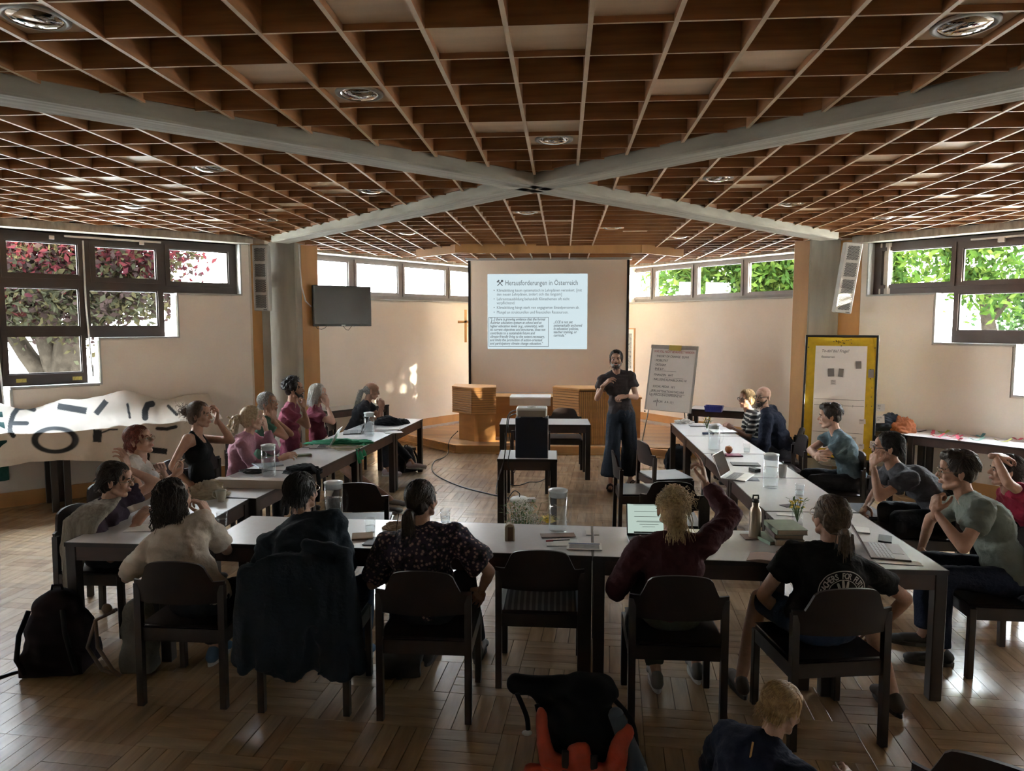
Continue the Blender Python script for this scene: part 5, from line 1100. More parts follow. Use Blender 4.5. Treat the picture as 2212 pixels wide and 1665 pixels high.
a = person('man with a dark curly mop and beard in a maroon shirt, hand at his chin', (636, 842, 7.98), (-3.18, 8.02, .55), -80, -78, 0, s=1.03, sk='tan', top=dict(kind='tee', mat=MARO2, e=.012), bottom=dict(kind='short', mat=GREYT), hr_kind='curly', hr_mat=HBK, beard=HBK,
   RH=(655, 880, 7.92), Rp='fist', Rn=(-.8, .3, 0), Rel=(.6, -.5, -1), L=(645, 955, 8.05), Lel=(0, .6, -1), extra=dict(hdR=(.1, .05, 1)), shoe=SN, far=1.2, knees=dict(L=(-2.72, 8.05, .52), R=(-2.66, 7.85, .55)), feet=dict(L=(-1.95, 7.62, .0), R=(-1.88, 7.50, .10)), Lf=-105, Rf=-100)
a = person('woman with straight silver hair in a wine-coloured shirt, fingers at her cheek', (688, 851, 8.62), (-3.08, 8.72, .54), -80, -75, -6, sk='fair', top=dict(kind='tee', mat=MARO3, e=.014), bottom=dict(mat=DRKT), hr_kind='bobcut', hr_mat=HWH,
   RH=(707, 877, 8.55), Rn=(-1, .3, 0), Rel=(.3, -.7, -1), L=(705, 945, 8.7), Lel=(0, .6, -1), extra=dict(bust=1, hdR=(-.05, .1, 1)), shoe=SN, far=1.25)
a = person('balding man with a grey ponytail and glasses in a black shirt, hands clasped', (803, 845, 9.55), (-2.92, 9.58, .54), -82, -75, -12, sk='tan', top=dict(kind='tee', mat=cloth('faded_black_cotton', (.028, .030, .036)), e=.013), bottom=dict(mat=DRKT), hr_kind='greypony', hr_mat=HGR, glasses=GLM,
   RH=(822, 878, 9.50), L=(826, 878, 9.60), Rp='fist', Lp='fist', Rn=(0, 1, 0), Ln=(0, -1, 0), Rel=(.2, -.4, -1), Lel=(.3, .4, -1), extra=dict(hdL=(0, 0, 1), hdR=(0, 0, 1)), shoe=(mat('pale_sneaker', (.45, .36, .36), .8), MATS['sneaker_sole']), far=1.25, knees=dict(L=(-2.45, 9.6, .52), R=(-2.42, 9.4, .60)), feet=dict(L=(-2.4, 9.45, 0), R=(-1.98, 9.10, .18)), Rf=-90)
# ---- the presenter
a = person('bearded man standing in a dark shirt, wide dark blue trousers and sandals', (1331, 778, 8.92), (.74, 9.00, .94), 178, 174, 4, s=1.0, sk='warm', top=dict(kind='tee', mat=ASPH, e=.014, loose=.004), bottom=dict(kind='wide', mat=cloth('dark_linen', (.020, .026, .038))), hr_kind='short', hr_mat=HB, beard=HB,
   RH=(1304, 832, 8.70), Rel=(-.35, .1, -1), Rp='relaxed', Rn=(.4, .3, -.6), L=(1352, 856, 8.72), Lel=(.6, .3, -1), Lp='hold', Ln=(-.5, .2, -.6), extra=dict(hdR=(.6, -.2, .6), hdL=(-.9, -.3, -.1)), legs='stand', feet=dict(L=(.88, 9.14, 0), R=(.61, 8.92, 0)), Lf=210, Rf=176, far=1.1, shoe=None)
SAND = mat('brown_sandal', (.045, .028, .02), .5)
for k, fy in (('L', 210), ('R', 176)):
    an = a.leg[k][2]; T = M.Translation((an.x, an.y, 0)) @ M.Rotation(R(fy), 4, 'Z'); mb = MB(); mb.prism([(.042*math.cos(q)*(1.15 if math.sin(q) > 0 else .9), .050+.145*math.sin(q)) for q in [2*math.pi*i/18 for i in range(18)]], 0, .022)
    for y in (.06, .105): mb.tube([(-.045, y, .018), (-.036, y, .055), (0, y-.004, .074), (.036, y, .055), (.045, y, .018)], .011, 6)
    o = tf(mb, T).build('sandal', SAND, a.t, True); o.matrix_parent_inverse = M.Translation((-a.hips.x, -a.hips.y, 0))
w_ = a.arm['L']; o = MB().tube([w_[2]-(w_[2]-w_[1]).normalized()*.03, w_[2]-(w_[2]-w_[1]).normalized()*.012], .031, 12).build('wristwatch', BLACK, a.t, True); o.matrix_parent_inverse = M.Translation((-a.hips.x, -a.hips.y, 0))
# ---- right side
a = person('blonde woman with glasses in a black and white striped top', (1612, 862, 9.35), (2.62, 9.35, .53), 85, 118, 2, sk='warm', top=dict(kind='half', mat=striped('striped_top', (.015, .015, .018), (.62, .60, .56), 5.2), e=.014), bottom=dict(mat=JEAN), hr_kind='shortf', hr_mat=HBL, glasses=GLF,
   L=(1583, 925, 9.25), RH=(1585, 930, 9.45), Lel=(0, -.5, -1), extra=dict(bust=1), shoe=SND, far=1.2)
a = person('bald man with a dark beard and glasses in a navy jumper', (1648, 858, 8.80), (2.70, 8.80, .54), 62, 128, 0, s=1.04, sk='fair', top=dict(kind='long', mat=NAVY, e=.020, loose=.012), bottom=dict(mat=cloth('checked_grey', (.05, .055, .07))), hr_kind='bald', hr_mat=HB, beard=HB, glasses=GLF,
   L=(1640, 1000, 8.65), RH=(1690, 985, 8.95), Lel=(.3, -1, -.3), Rel=(.5, 1, -.5), shoe=SND, far=1.15, fat=1.1)
a = person('young man with short dark hair in a grey-blue shirt, arms crossed', (1793, 900, 7.15), (2.88, 7.15, .54), 86, 74, -6, s=1.02, sk='fair', top=dict(kind='tee', mat=TEAL, e=.013), bottom=dict(mat=DRKT), hr_kind='quiff', hr_mat=HB,
   L=(1760, 975, 7.22), RH=(1762, 985, 7.02), Lel=(-.9, -.6, -.6), Rel=(-.9, .6, -.6), Lp='relaxed', Rp='relaxed', Ln=(1, 0, 0), Rn=(1, 0, 0), extra=dict(hdL=(.2, 1, 0), hdR=(.2, -1, .1)), shoe=SND, far=1.1)
a = person('man with thick black glasses in a charcoal shirt, hand over his chin', (1918, 968, 5.82), (3.08, 5.80, .54), 84, 72, -2, s=1.03, sk='warm', top=dict(kind='tee', mat=CHARC, e=.016), bottom=dict(mat=DRKT), hr_kind='short', hr_mat=HBK, glasses=GLF,
   L=(1886, 1005, 5.66), Lp='hold', Ln=(1, .3, 0), Lel=(-.4, -.3, -1), RH=(1870, 1095, 5.95), Rel=(-.3, .5, -1), Rp='fist', extra=dict(hdL=(.1, .1, 1)), shoe=SND, far=1.05, slouch=.05)
a = person('young man with round glasses in a grey-green shirt, elbow on the table', (2068, 1020, 4.60), (2.74, 4.46, .54), 82, 70, -4, s=1.05, sk='warm', top=dict(kind='tee', mat=OLIV, e=.016, loose=.010), bottom=dict(mat=NAVY), hr_kind='quiff', hr_mat=HB, glasses=GLM,
   L=(2020, 1104, 4.42), Lp='fist', Ln=(.8, .4, 0), Lel=(-1, -.2, -.5), RH=(1990, 1185, 4.85), Rel=(-.3, .8, -.6), extra=dict(hdL=(.1, .1, 1)), shoe=SND, slouch=.04, wid=1.05)
a = person('woman in crimson at the right edge, arm laid over her dark hair', (2172, 1018, 5.42), (3.55, 5.36, .54), 88, 75, 2, sk='warm', top=dict(kind='tee', mat=RED, e=.014), bottom=dict(mat=DRKT), hr_kind='shortf', hr_mat=HB,
   L=(2150, 985, 5.30), Lel=(-1, -.3, .8), Ln=(0, .3, -1), RH=(2170, 1170, 5.6), extra={'bust': 1, 'raise': 'L', 'hdL': (1, .2, -.05)}, shoe=SND, far=1.1)
# ================================================================ THINGS ON THE TABLES AND THE FLOOR
ZT = .751
def on(px, py, z=ZT): p = P(px, py, z); return (p.x, p.y, z)
# ---- glass jugs
def make_jug(lab, loc, rz, fill=.17):
    t = thing('water_jug', lab, 'jug', loc, rz, 'glass water jugs on the tables')
    MB().lathe((0, 0, 0), [(.0001, .002), (.054, .002), (.060, .010), (.061, .265), (.0585, .265), (.057, .014), (.0001, .010)], 28).build('glass_body', GLS, t, True)
    MB().lathe((0, 0, 0), [(.0001, .012), (.056, .014), (.0565, fill), (.0001, fill)], 24).build('water', WAT, t, True)
    MB().lathe((0, 0, 0), [(.058, .235), (.058, .268), (.063, .270), (.063, .280), (.030, .288), (.0001, .289)], 24).build('lid', mat('clear_lid', (.62, .66, .68), .25), t, True)
    MB().tube([(.058, 0, .225), (.085, 0, .225), (.100, 0, .19), (.100, 0, .13), (.085, 0, .085), (.060, 0, .075)], .0075, 8).build('handle', GLS, t, True)
    return t
J = [((581, 1028), -80, 'glass jug on the left row beside the closed silver laptop'), ((722, 1128), -8, 'glass jug with handle, just right of the hooded person'), ((1205, 1149), -35, 'glass jug between the white flowers and the brown card'),
     ((798, 941), 200, 'farthest glass jug of the left row, near the black pouch'), ((1542, 973), 10, 'glass jug left of the red apple on the right row'), ((1664, 1053), -25, 'glass jug on the right row beside the grey paper cup')]
j0 = make_jug(J[0][2], on(*J[0][0]), R(J[0][1])); jt = tree_of(j0)
for c, rz, lab in J[1:]: dup(j0, on(*c), R(rz), lab, jt)
# ---- tumblers
def make_tumbler(lab, loc):
    t = thing('drinking_glass', lab, 'glass', loc, 0, 'small water glasses on the tables')
    MB().lathe((0, 0, 0), [(.0001, .001), (.030, .001), (.036, .095), (.0345, .095), (.029, .008), (.0001, .007)], 22).build('glass_body', GLS, t, True)
    MB().lathe((0, 0, 0), [(.0001, .008), (.029, .008), (.0318, .045), (.0001, .045)], 20).build('water', WAT, t, True); return t
G = [((800, 1150), 'tumbler right of the hooded jacket, before the brown envelope'), ((962, 1130), 'tumbler just right of the floral blouse wearer'), ((1613, 977), 'tumbler between the apple and the crossed-arm man'), ((1727, 1071), 'tumbler in front of the ponytailed woman, behind the yellow flowers'), ((480, 1136), 'tumbler in front of the coffee cup')]
g0 = make_tumbler(G[0][1], on(*G[0][0])); gt = tree_of(g0)
for c, lab in G[1:]: dup(g0, on(*c), 0, lab, gt)
gh = dup(g0, tuple(P(462, 898, Y=6.30)-V((0, 0, .04))), 0, 'glass held to the lips by the woman in the tank top', gt); gh.rotation_euler = (R(30), R(-55), 0)
def cup(name, lab, cat, loc, prof, m, handle=None):
    t = thing(name, lab, cat, loc); MB().lathe((0, 0, 0), prof, 24).build('cup_body', m, t, True)
    if handle: MB().tube(handle, .005, 8).build('handle', m, t, True)
    return t
cup('coffee_cup', 'beige coffee mug with a grey rim band beside the beige cloth bag', 'mug', on(478, 1083), [(.0001, 0), (.026, 0), (.030, .02), (.040, .085), (.038, .085), (.028, .02), (.0001, .012)], mat('beige_ceramic', (.40, .37, .30), .35), [(-.034, 0, .075), (-.062, 0, .072), (-.064, 0, .04), (-.032, 0, .022)])
cup('paper_cup', 'grey paper cup right of the water jug on the right row', 'cup', on(1690, 1031), [(.0001, 0), (.028, 0), (.038, .11), (.036, .11), (.027, .004), (.0001, .004)], mat('grey_cup', (.36, .34, .32), .7))
t = thing('steel_bottle', 'brushed steel drinking bottle with a black loop cap', 'bottle', on(1630, 1161)); MB().lathe((0, 0, 0), [(.0001, 0), (.034, 0), (.036, .01), (.036, .165), (.030, .188), (.021, .20), (.021, .228), (.0001, .228)], 26).build('body', mat('bottle_steel', (.42, .36, .28), .32, .9), t, True)
MB().lathe((0, 0, .228), [(.022, 0), (.022, .02), (.0001, .02)], 20).build('cap', BLACK, t, True); MB().tube([(-.017, 0, .245), (-.015, 0, .272), (.015, 0, .272), (.017, 0, .245)], .006, 6).build('carry_loop', BLACK, t, True)
# ---- books
def book(lab, loc, rz, w, d, h, col, tilt=0, name='book'):
    t = thing(name, lab, 'book', loc, R(rz)); cm = mat('cover_%s' % lab[:12].replace(' ', '_'), col, .5, 0, .12, 14)
    mb = MB(); mb.box((0, 0, .0015), (w, d, .003)); mb.box((0, 0, h-.0015), (w, d, .003)); mb.box((-w/2+.0015, 0, h/2), (.003, d, h)); mb.build('cover', cm, t); MB().box((.002, 0, h/2), (w-.008, d-.006, h-.006)).build('pages', mat('book_pages', (.42, .33, .25), .85, 0, .15, 60, stretch=(1, 1, 30)), t); return t
bx, by, _ = on(1697, 1168)
book('pale book at the bottom of the stack beside the steel bottle', (bx-.01, by+.0, ZT), 2, .17, .22, .038, (.28, .25, .20)); book('middle book of the stack beside the steel bottle', (bx-.005, by+.01, ZT+.039), -3, .17, .21, .026, (.20, .15, .14))
book('grey-green paperback on top of the book stack', (bx-.0, by+.015, ZT+.066), 4, .185, .235, .032, (.24, .28, .20)); book('thin green-spined book leaning under the left side of the stack', (bx-.11, by+.01, ZT), 20, .10, .20, .022, (.20, .30, .22))
t = thing('notebook', 'open brown-paged notebook lying at the table edge', 'notebook', on(1657, 1208), R(-22)); 
mb = MB(); mb.grid(lambda u, v: ((u-.5)*.20, (v-.5)*.15, .004+.016*math.sin(math.pi*min(1, u*1.0))), 12, 4); mb.box((0, 0, .002), (.205, .155, .004)); mb.build('pages', mat('toned_paper', (.36, .25, .20), .85), t, True)
def slab(name, lab, cat, loc, rz, w, d, h, m, part='body'):
    t = MB().box((0, 0, h/2), (w, d, h), bev=min(.002, h/3)).build(name, m); t.location = loc; t.rotation_euler = (0, 0, R(rz)); tag(t, lab, cat); return t
slab('place_mat', 'thin brown folder under the steel bottle', 'folder', on(1638, 1160), 3, .20, .12, .005, mat('brown_folder', (.26, .18, .15), .7)).location.z = ZT-.0006
slab('smartphone', 'black phone lying beside the laptop with white keys', 'phone', on(1912, 1165), -25, .075, .15, .009, BLACK)
slab('notebook', 'dark slim notebook at the ponytailed woman\'s left elbow', 'notebook', on(1712, 1196), -35, .16, .10, .012, mat('maroon_cover', (.13, .07, .065), .6)); slab('notepad', 'white notepad before the ponytailed woman', 'notepad', on(1862, 1146), -20, .09, .13, .008, PAPER)
slab('notebook', 'pink notebook underneath the red apple', 'notebook', on(1580, 984), 5, .20, .13, .012, mat('pink_cover', (.30, .08, .13), .5))
slab('paper', 'white papers at the near edge of the corner table', 'paper', on(1940, 1215), -8, .24, .07, .003, PAPER); slab('leaflet', 'grey leaflet between the jug and laptop on the right row', 'leaflet', on(1600, 1035), -6, .30, .10, .003, mat('grey_leaflet', (.28, .30, .34), .6))
slab('flyer', 'dark pointed flyer beside the tumbler on the right row', 'flyer', on(1705, 1092), 25, .12, .08, .003, mat('dark_flyer', (.10, .09, .10), .5)); slab('flyer', 'pale folded flyer behind the book stack', 'flyer', on(1700, 1112), -15, .14, .06, .003, PAPER)
slab('tablet', 'black-framed tablet between laptop and crossed-arm man', 'tablet', on(1610, 1003), -4, .26, .15, .008, BLACK).location.z += 0; slab('computer_mouse', 'black computer mouse beside the right row laptop', 'mouse', on(1630, 1018), 20, .06, .10, .03, BLACK)
slab('phone_case', 'black case beside the tall jug on the right row', 'case', on(1553, 985), 0, .14, .07, .02, BLACK); slab('pen_case', 'row of small dark blocks on the farthest right table', 'pen case', on(1530, 938), 3, .14, .03, .025, mat('dark_blue_case', (.04, .06, .12), .6)); slab('closed_laptop', 'closed silver laptop before the striped woman', 'laptop', on(1562, 933), 4, .30, .20, .014, METAL); slab('tablet', 'thin grey tablet by the crumpled tissue', 'tablet', on(1506, 920), 0, .20, .12, .01, mat('grey_tablet', (.16, .16, .17), .4))
# ---- laptops
def laptop(lab, hinge, rz, open_, w=.31, d=.215, body=METAL, scr=None, keys=BLACK):
    """hinge line centre, base lies towards local -y, lid rises from the hinge, opened open_ degrees from flat"""
    t = thing('laptop', lab, 'laptop', hinge, R(rz)); MB().box((0, -d/2, .007), (w, d, .012), bev=.003).build('base', body, t)
    kb = MB()
    for j in range(5):
        for i in range(13): kb.box(((i-6)*w/14.2, -.045-j*.0185, .0142), (w/16.5, .0150, .002))
    kb.build('keys', keys, t)['kind'] = 'stuff'; MB().box((0, -d+.045, .0135), (.10, .06, .001)).build('trackpad', body, t)
    A = M.Translation((0, 0, .012)) @ M.Rotation(R(open_-90), 4, 'X') if False else M.Translation((0, 0, .012)) @ M.Rotation(R(90-open_), 4, 'X')
    l = MB(); l.box((0, 0, d/2), (w, .006, d), bev=.002); tf(l, A); lid = l.build('lid', body if body is not BLACK else BLACK, t)
    s = MB(); s.box((0, -.0035, d/2+.003), (w-.014, .001, d-.022)); tf(s, A); s.build('display', scr or mat('dark_display', (.02, .02, .022), .12), lid); return t, A, lid
DISP = emit('document_light', (.50, .62, .55), .16)
p = on(1399, 1166); t, A, lid = laptop('open black laptop showing a document, before the raised-arm person', (p[0]+.02, p[1]+.05, ZT), 1, 108, .29, .205, BLACK, DISP)
mb = MB(); tx = mat('document_ink', (.10, .12, .11), .8)
for k, (z, w_) in enumerate(((.196, .26), (.19, .22), (.15, .20), (.118, .20), (.09, .16), (.085, .17), (.07, .12), (.055, .08))): mb.box((0.01+(.13-w_/2)*(-1 if k > 1 else 0)*.2, -.0045, z), (w_, .0004, .0022))
mb.box((0, -.0045, .020), (.20, .0004, .010)); tf(mb, A).build('document_lines', tx, lid)
p = on(1592, 1035); laptop('open black laptop turned away on the right row, next to the black mouse', (p[0]-.07, p[1]+.12, ZT), 62, 112, .31, .21, METAL, None, mat('grey_keys', (.35, .35, .36), .5))
p = on(1905, 1200); laptop('open laptop with white keys on the corner table', (p[0]-.06, p[1]+.08, ZT), 78, 120, .31, .21, mat('rose_grey_metal', (.22, .18, .18), .4, .6), None, mat('white_keys', (.62, .62, .66), .5))
p = on(700, 966); laptop('open silver laptop on the left row, beside the green cloth', (p[0]+.06, p[1]+.06, ZT), -82, 118, .30, .21, METAL, None, BLACK)
p = on(760, 935); laptop('open dark laptop of the balding man with a ponytail', (p[0]+.10, p[1]+.05, ZT), -75, 120, .30, .21, mat('grey_brown_case', (.12, .11, .10), .5), None, BLACK)
slab('closed_laptop', 'closed silver laptop with a dark keyboard mat, in front of the pink jumper', 'laptop', on(575, 1003), -50, .33, .23, .015, mat('silver_case', (.50, .56, .62), .35, .3)); 
# ---- apple, tissue, basket
t = thing('apple', 'red apple on the pink notebook', 'apple', (lambda q: (q[0], q[1], ZT+.012))(on(1574, 981))); MB().lathe((0, 0, 0), [(.0001, .004), (.018, .0), (.034, .018), (.040, .042), (.034, .066), (.016, .074), (.004, .066)], 20).build('fruit', mat('apple_skin', (.34, .05, .03), .3, 0, .4, 14, col2=(.40, .22, .06)), t, True); MB().tube([(0, 0, .064), (.004, 0, .084)], .0018, 5).build('stem', BARK, t)
def crumple(name, lab, cat, c, r, m, seed, parent=None, amp=.6, flat=.5, n=30, vox=None):
    """a heap of folded cloth: a lumpy mound with creases"""
    rx, ry, rz_ = r; mb = MB(); o = V((seed*3.1, seed*1.7, 0))
    def f(u, v):
        a = 2*math.pi*u; q = math.pi/2*(1-v); x, y, z = math.cos(a)*math.cos(q), math.sin(a)*math.cos(q), math.sin(q)
        k = 1+amp*(MN.noise(V((x*1.6, y*1.6, z*1.6))+o)*.5+abs(MN.noise(V((x*4, y*4, z*4))+o))*.45-.12)+amp*.10*MN.noise(V((x*11, y*11, z*11))+o)
        return (x*rx*k, y*ry*k, max(.0, z*rz_*k*.9) if v < .995 else 0)
    mb.grid(f, n*2, n); t = mb.build(name, m, parent, True); t.location = c
    if not parent: tag(t, lab, cat)
    return t
crumple('crumpled_tissue', 'crumpled white tissue on the farthest right table', 'tissue', on(1478, 914), (.11, .08, .06), PAPER, 1, amp=1.3)
t = thing('basket', 'small blue perforated plastic basket on the rear right table', 'basket', on(1542, 889), R(-20)); BLU = mat('blue_plastic', (.035, .045, .30), .4)
mb = MB(); w0, w1, h = .10, .125, .09
mb.box((0, 0, .004), (.22, .15, .006))
for s in (-1, 1):
    for z in (.01, .085): mb.box((0, s*(.075+z*.2), z), (.24+z*.3, .006, .012)); mb.box((s*(.115+z*.2), 0, z), (.006, .16+z*.3, .012))
    for i in range(9): x = (i-4)*.028; mb.bar((x, s*.076, .01), (x*1.1, s*.092, .085), .014, .004, (0, 1, 0))
    for i in range(6): y = (i-2.5)*.028; mb.bar((s*.116, y, .01), (s*.132, y*1.1, .085), .014, .004, (1, 0, 0))
for s in (-1, 1): mb.box((0, s*.084, .048), (.25, .003, .06)); mb.box((s*.124, 0, .048), (.003, .17, .06))
mb.build('basket_wall', BLU, t)
# ---- flowers
LEAFG = mat('stem_green', (.07, .14, .04), .6, 0, .3, 20); YEL = mat('yellow_petals', (.62, .44, .03), .6, 0, .2, 40); WFL = mat('white_blossom', (.62, .62, .54), .7, 0, .1, 30)
def bouquet(name, lab, base, vase, heads, sp, hgt, col, seed, petal=.014, filler=0):
    t = thing(name, lab, 'flowers', base); g = random.Random(seed)
    if vase: MB().lathe((0, 0, 0), [(.0001, .002), (vase[0], .002), (vase[0], vase[1]*.8), (vase[0]*.8, vase[1]), (vase[0]*.74, vase[1]), (vase[0]*.92, vase[1]*.78), (vase[0]*.92, .01), (.0001, .008)], 20).build('vase', vase[2], t, True)
    st = MB(); fh = MB(); lf = MB()
    for i in range(heads):
        a = g.uniform(0, 6.28); r = sp*math.sqrt(g.random()); p = V((r*math.cos(a), r*math.sin(a), hgt*(1-.35*(r/sp)**2)+g.uniform(-.03, .02))); st.tube([(0, 0, .02 if vase else 0), (p.x*.4, p.y*.4, p.z*.6), p], .0018, 4)
        if col is WFL:
            for k in range(26): q = p+V((g.gauss(0, .018), g.gauss(0, .018), g.gauss(0, .012))); fh.ell(q, (.0045, .0045, .004), n=5, m_=3)
        else:
            B = rotm(g.uniform(0, 360), g.uniform(-35, 35)); fh.ell(p, (petal*.45, petal*.45, petal*.3), n=8, m_=4)
            for k in range(12): b = 2*math.pi*k/12; d = B @ V((math.cos(b), math.sin(b), .15)); s_ = B @ V((-math.sin(b), math.cos(b), 0)); fh.add([p+d*petal*.3-s_*petal*.2, p+d*petal*1.2, p+d*petal*.3+s_*petal*.2, p+d*petal*.2+V((0, 0, .003))], [(0, 1, 2), (0, 2, 3)])
    for i in range(filler or heads*3):
        a = g.uniform(0, 6.28); r = sp*1.25*math.sqrt(g.random()); p = V((r*math.cos(a), r*math.sin(a), hgt*g.uniform(.55, 1.0))); d = V((g.gauss(0, 1), g.gauss(0, 1), g.gauss(0, .6))).normalized(); s_ = d.cross(UPV).normalized()*.007; lf.add([p-d*.02, p+s_, p+d*.025, p-s_], [(0, 1, 2, 3)])
        if i % 2: st.tube([(p.x*.3, p.y*.3, p.z*.5), p, p+V((p.x, p.y, .02))*.35], .0009, 3)
    st.build('stems', LEAFG, t)['kind'] = 'stuff'; fh.build('blossoms', col, t, True)['kind'] = 'stuff'; lf.build('leaves', LEAFG, t)['kind'] = 'stuff'; return t
q = P(1130, 1135, .02); b_ = P(1128, 1110, Y=5.15)
bouquet('white_flowers', 'bunch of white wildflowers in a bucket behind the near table', (b_.x, b_.y, .0), (.10, .52, mat('zinc_bucket', (.25, .25, .25), .5, .4)), 34, .13, .78, WFL, 3, filler=160)
b_ = P(1168, 1130, Y=5.10); bouquet('yellow_flowers', 'yellow sunflowers low beside the white wildflowers', (b_.x+.05, b_.y+.02, 0), (.07, .40, MATS['zinc_bucket']), 5, .07, .68, YEL, 5, .05)
bouquet('yellow_flowers', 'yellow dandelion-like flowers in a glass jar beside the book stack', on(1722, 1134), (.036, .11, GLS), 15, .05, .185, YEL, 8, .017, 26); bouquet('yellow_flowers', 'small yellow flowers in a glass on the farthest right table', on(1527, 929), (.03, .08, GLS), 14, .055, .17, YEL, 9, .017, 16)
# ---- near table papers
t = thing('paper_packet', 'small arched kraft packet standing on the near table', 'packet', on(1101, 1166), R(6)); MB().prism([(.030*math.cos(a), .075+.032*math.sin(a)) if k > 0 else (0, 0) for k, a in enumerate([0]+[math.pi*i/10 for i in range(11)])][1:]+[(-.030, 0), (.030, 0)], -.022, .022, M.Rotation(R(90), 3, 'X')).build('packet_side', mat('beige_paper', (.42, .34, .24), .8), t); MB().box((.004, -.024, .045), (.034, .004, .085)).build('brown_flap', mat('brown_card', (.13, .07, .04), .7), t)
slab('brown_card', 'brown sheet lying on white papers on the near table', 'card', on(1205, 1157), 9, .22, .08, .003, mat('reddish_card', (.26, .18, .15), .7)).location.z += .003
slab('paper', 'white sheet under the brown card on the near table', 'paper', on(1215, 1172), 4, .20, .13, .002, PAPER)
t = thing('newspaper', 'printed newspaper page on the near table behind the empty chair', 'newspaper', on(1262, 1181), R(-1)); MB().box((0, 0, .004), (.21, .13, .004)).build('page', PAPER, t); MB().box((0, .045, .0063), (.19, .018, .0006)).build('blue_header', mat('blue_print', (.10, .14, .26), .7), t); MB().box((0, -.012, .0063), (.18, .085, .0006)).build('photo_print', mat('grey_print', (.20, .20, .20), .7, 0, .5, 28, col2=(.34, .34, .34), stretch=(1, 3, 1)), t)
t = thing('pen', 'red and black pen on the near table papers', 'pen', (lambda q: (q[0], q[1], ZT+.012))(on(1205, 1171)), R(14)); MB().tube([(-.075, 0, 0), (-.03, 0, 0)], .006, 8).build('red_cap', mat('red_plastic', (.22, .02, .02), .4), t); MB().tube([(-.03, 0, 0), (.075, 0, 0)], .004, 8).build('barrel', BLACK, t)
for k in (0, 1): slab('table_clip', 'metal linking clip over the table joint, %s' % ('left of the two' if not k else 'right of the two'), 'clip', on(1271+17*k, 1151), 0, .034, .10, .004, METAL).location.z = ZT-.0008
slab('envelope', 'brown paper envelope right of the hooded person', 'envelope', on(783, 1160), 15, .13, .13, .012, KRAFT); crumple('paper_bag', 'opened brown paper bag beside the floral blouse', 'bag', on(856, 1142), (.085, .06, .06), KRAFT, 4, amp=.5)
slab('board', 'dark clipboard under the brown envelope', 'clipboard', on(812, 1170), -6, .12, .16, .005, mat('dark_board', (.05, .045, .045), .5)); slab('paper', 'white papers left of the floral sleeve', 'paper', on(850, 1165), 20, .10, .16, .004, PAPER)
slab('paper', 'white writing paper of the shawled woman', 'paper', on(318, 1140), 10, .24, .17, .004, PAPER)
# ---- left row clutter
crumple('green_cloth', 'green cloth lying over the edge of the left row table', 'cloth', on(742, 958), (.34, .16, .05), mat('green_fabric', (.01, .20, .09), .8, 0, .15, 9), 7, amp=.9)
gc = MB(); e0 = V(on(775, 966)); gc.grid(lambda u, v: (e0.x+.02+.025*math.sin(u*19)*v+.03*v, e0.y-.20+u*.34, ZT+.03-v*.17*(1-.35*u)), 30, 12); o = gc.build('green_cloth_hem', MATS['green_fabric'], [x for x in bpy.data.objects if x.name == 'green_cloth'][0], True, world=True)
mb = MB(); g = random.Random(2); c = V(on(745, 973))
for k in range(5): mb.tube([c+V((math.cos(a+k)*(.05+.02*k)*1.6, math.sin(a+k)*(.04+.01*k), .006+.01*k)) for a in [i*.7 for i in range(10)]], .003, 5)
tag(mb.build('cable_tangle', mat('beige_cable', (.42, .36, .24), .6), None, True), 'tangled beige cable beside the green cloth', 'cable')
slab('glasses_case', 'olive glasses case before the pink jumper', 'case', on(655, 985), -60, .06, .16, .02, mat('olive_case', (.13, .15, .09), .5))
def bag(name, lab, cat, loc, rz, w, d, h, m, seed=0, top=.7, strap=None, hang=0):
    """a soft upright bag: rounded body, flap line, straps"""
    t = thing(name, lab, cat, loc, R(rz)); mb = MB(); mb.ell((0, 0, h*.30), (w/2, d/2, h*.32)); mb.ell((0, 0, h*.52), (w/2*.92, d/2*.92, h*.34)); mb.ell((0, 0, h*.76), (w/2*top, d/2*top, h*.24)); mb.box((0, 0, h*.16), (w*.86, d*.8, h*.30))
    x, y = remesh(mb, .012, 3, .5, (.016, 9, (1, 1, 1))); b = MB(); b.v = x; b.f = y; b.m = [0]*len(y); b.v = [(p[0], p[1], max(p[2], .001)) for p in b.v]; b.build('bag_body', m, t, True)
    MB().tube([(-w*.08, 0, h*.96), (-w*.06, 0, h*1.05), (w*.06, 0, h*1.05), (w*.08, 0, h*.96)], .008, 6).build('grab_loop', m, t, True)
    if strap:
        for s in (-1, 1): MB().tube([(s*w*.22, -d*.45, h*.85), (s*w*.30, -d*.62, h*.6), (s*w*.36, -d*.60, h*.3), (s*w*.34, -d*.42, h*.08)], .014, 6).build('shoulder_strap', strap, t, True)
    return t
bag('backpack', 'plump black rucksack on the floor at the left, behind the shawled woman', 'backpack', (lambda q: (q.x, q.y+.10, 0))(P(108, 1462, 0)), 10, .42, .30, .50, mat('black_plum_nylon', (.012, .007, .009), .9, spec=.15), strap=BLACKC)
t = bag('tote_bag', 'pale canvas bag with leather handles under the near left table', 'bag', (lambda q: (q.x, q.y+.08, 0))(P(288, 1462, 0)), 5, .22, .18, .46, cloth('grey_canvas', (.13, .12, .105)), top=.85)
LEA = mat('brown_leather', (.12, .075, .05), .5)
for s in (0, 1): MB().tube([(-.08, -.09-.02*s, .42), (-.20, -.10, .36), (-.25+.06*s, -.11, .20), (-.17+.06*s, -.11, .06), (-.07, -.10, .02)], .011, 8).build('leather_handle', LEA, t, True)
MB().ell((-.13, -.10, .43), (.03, .02, .03)).build('buckle', LEA, t, True)
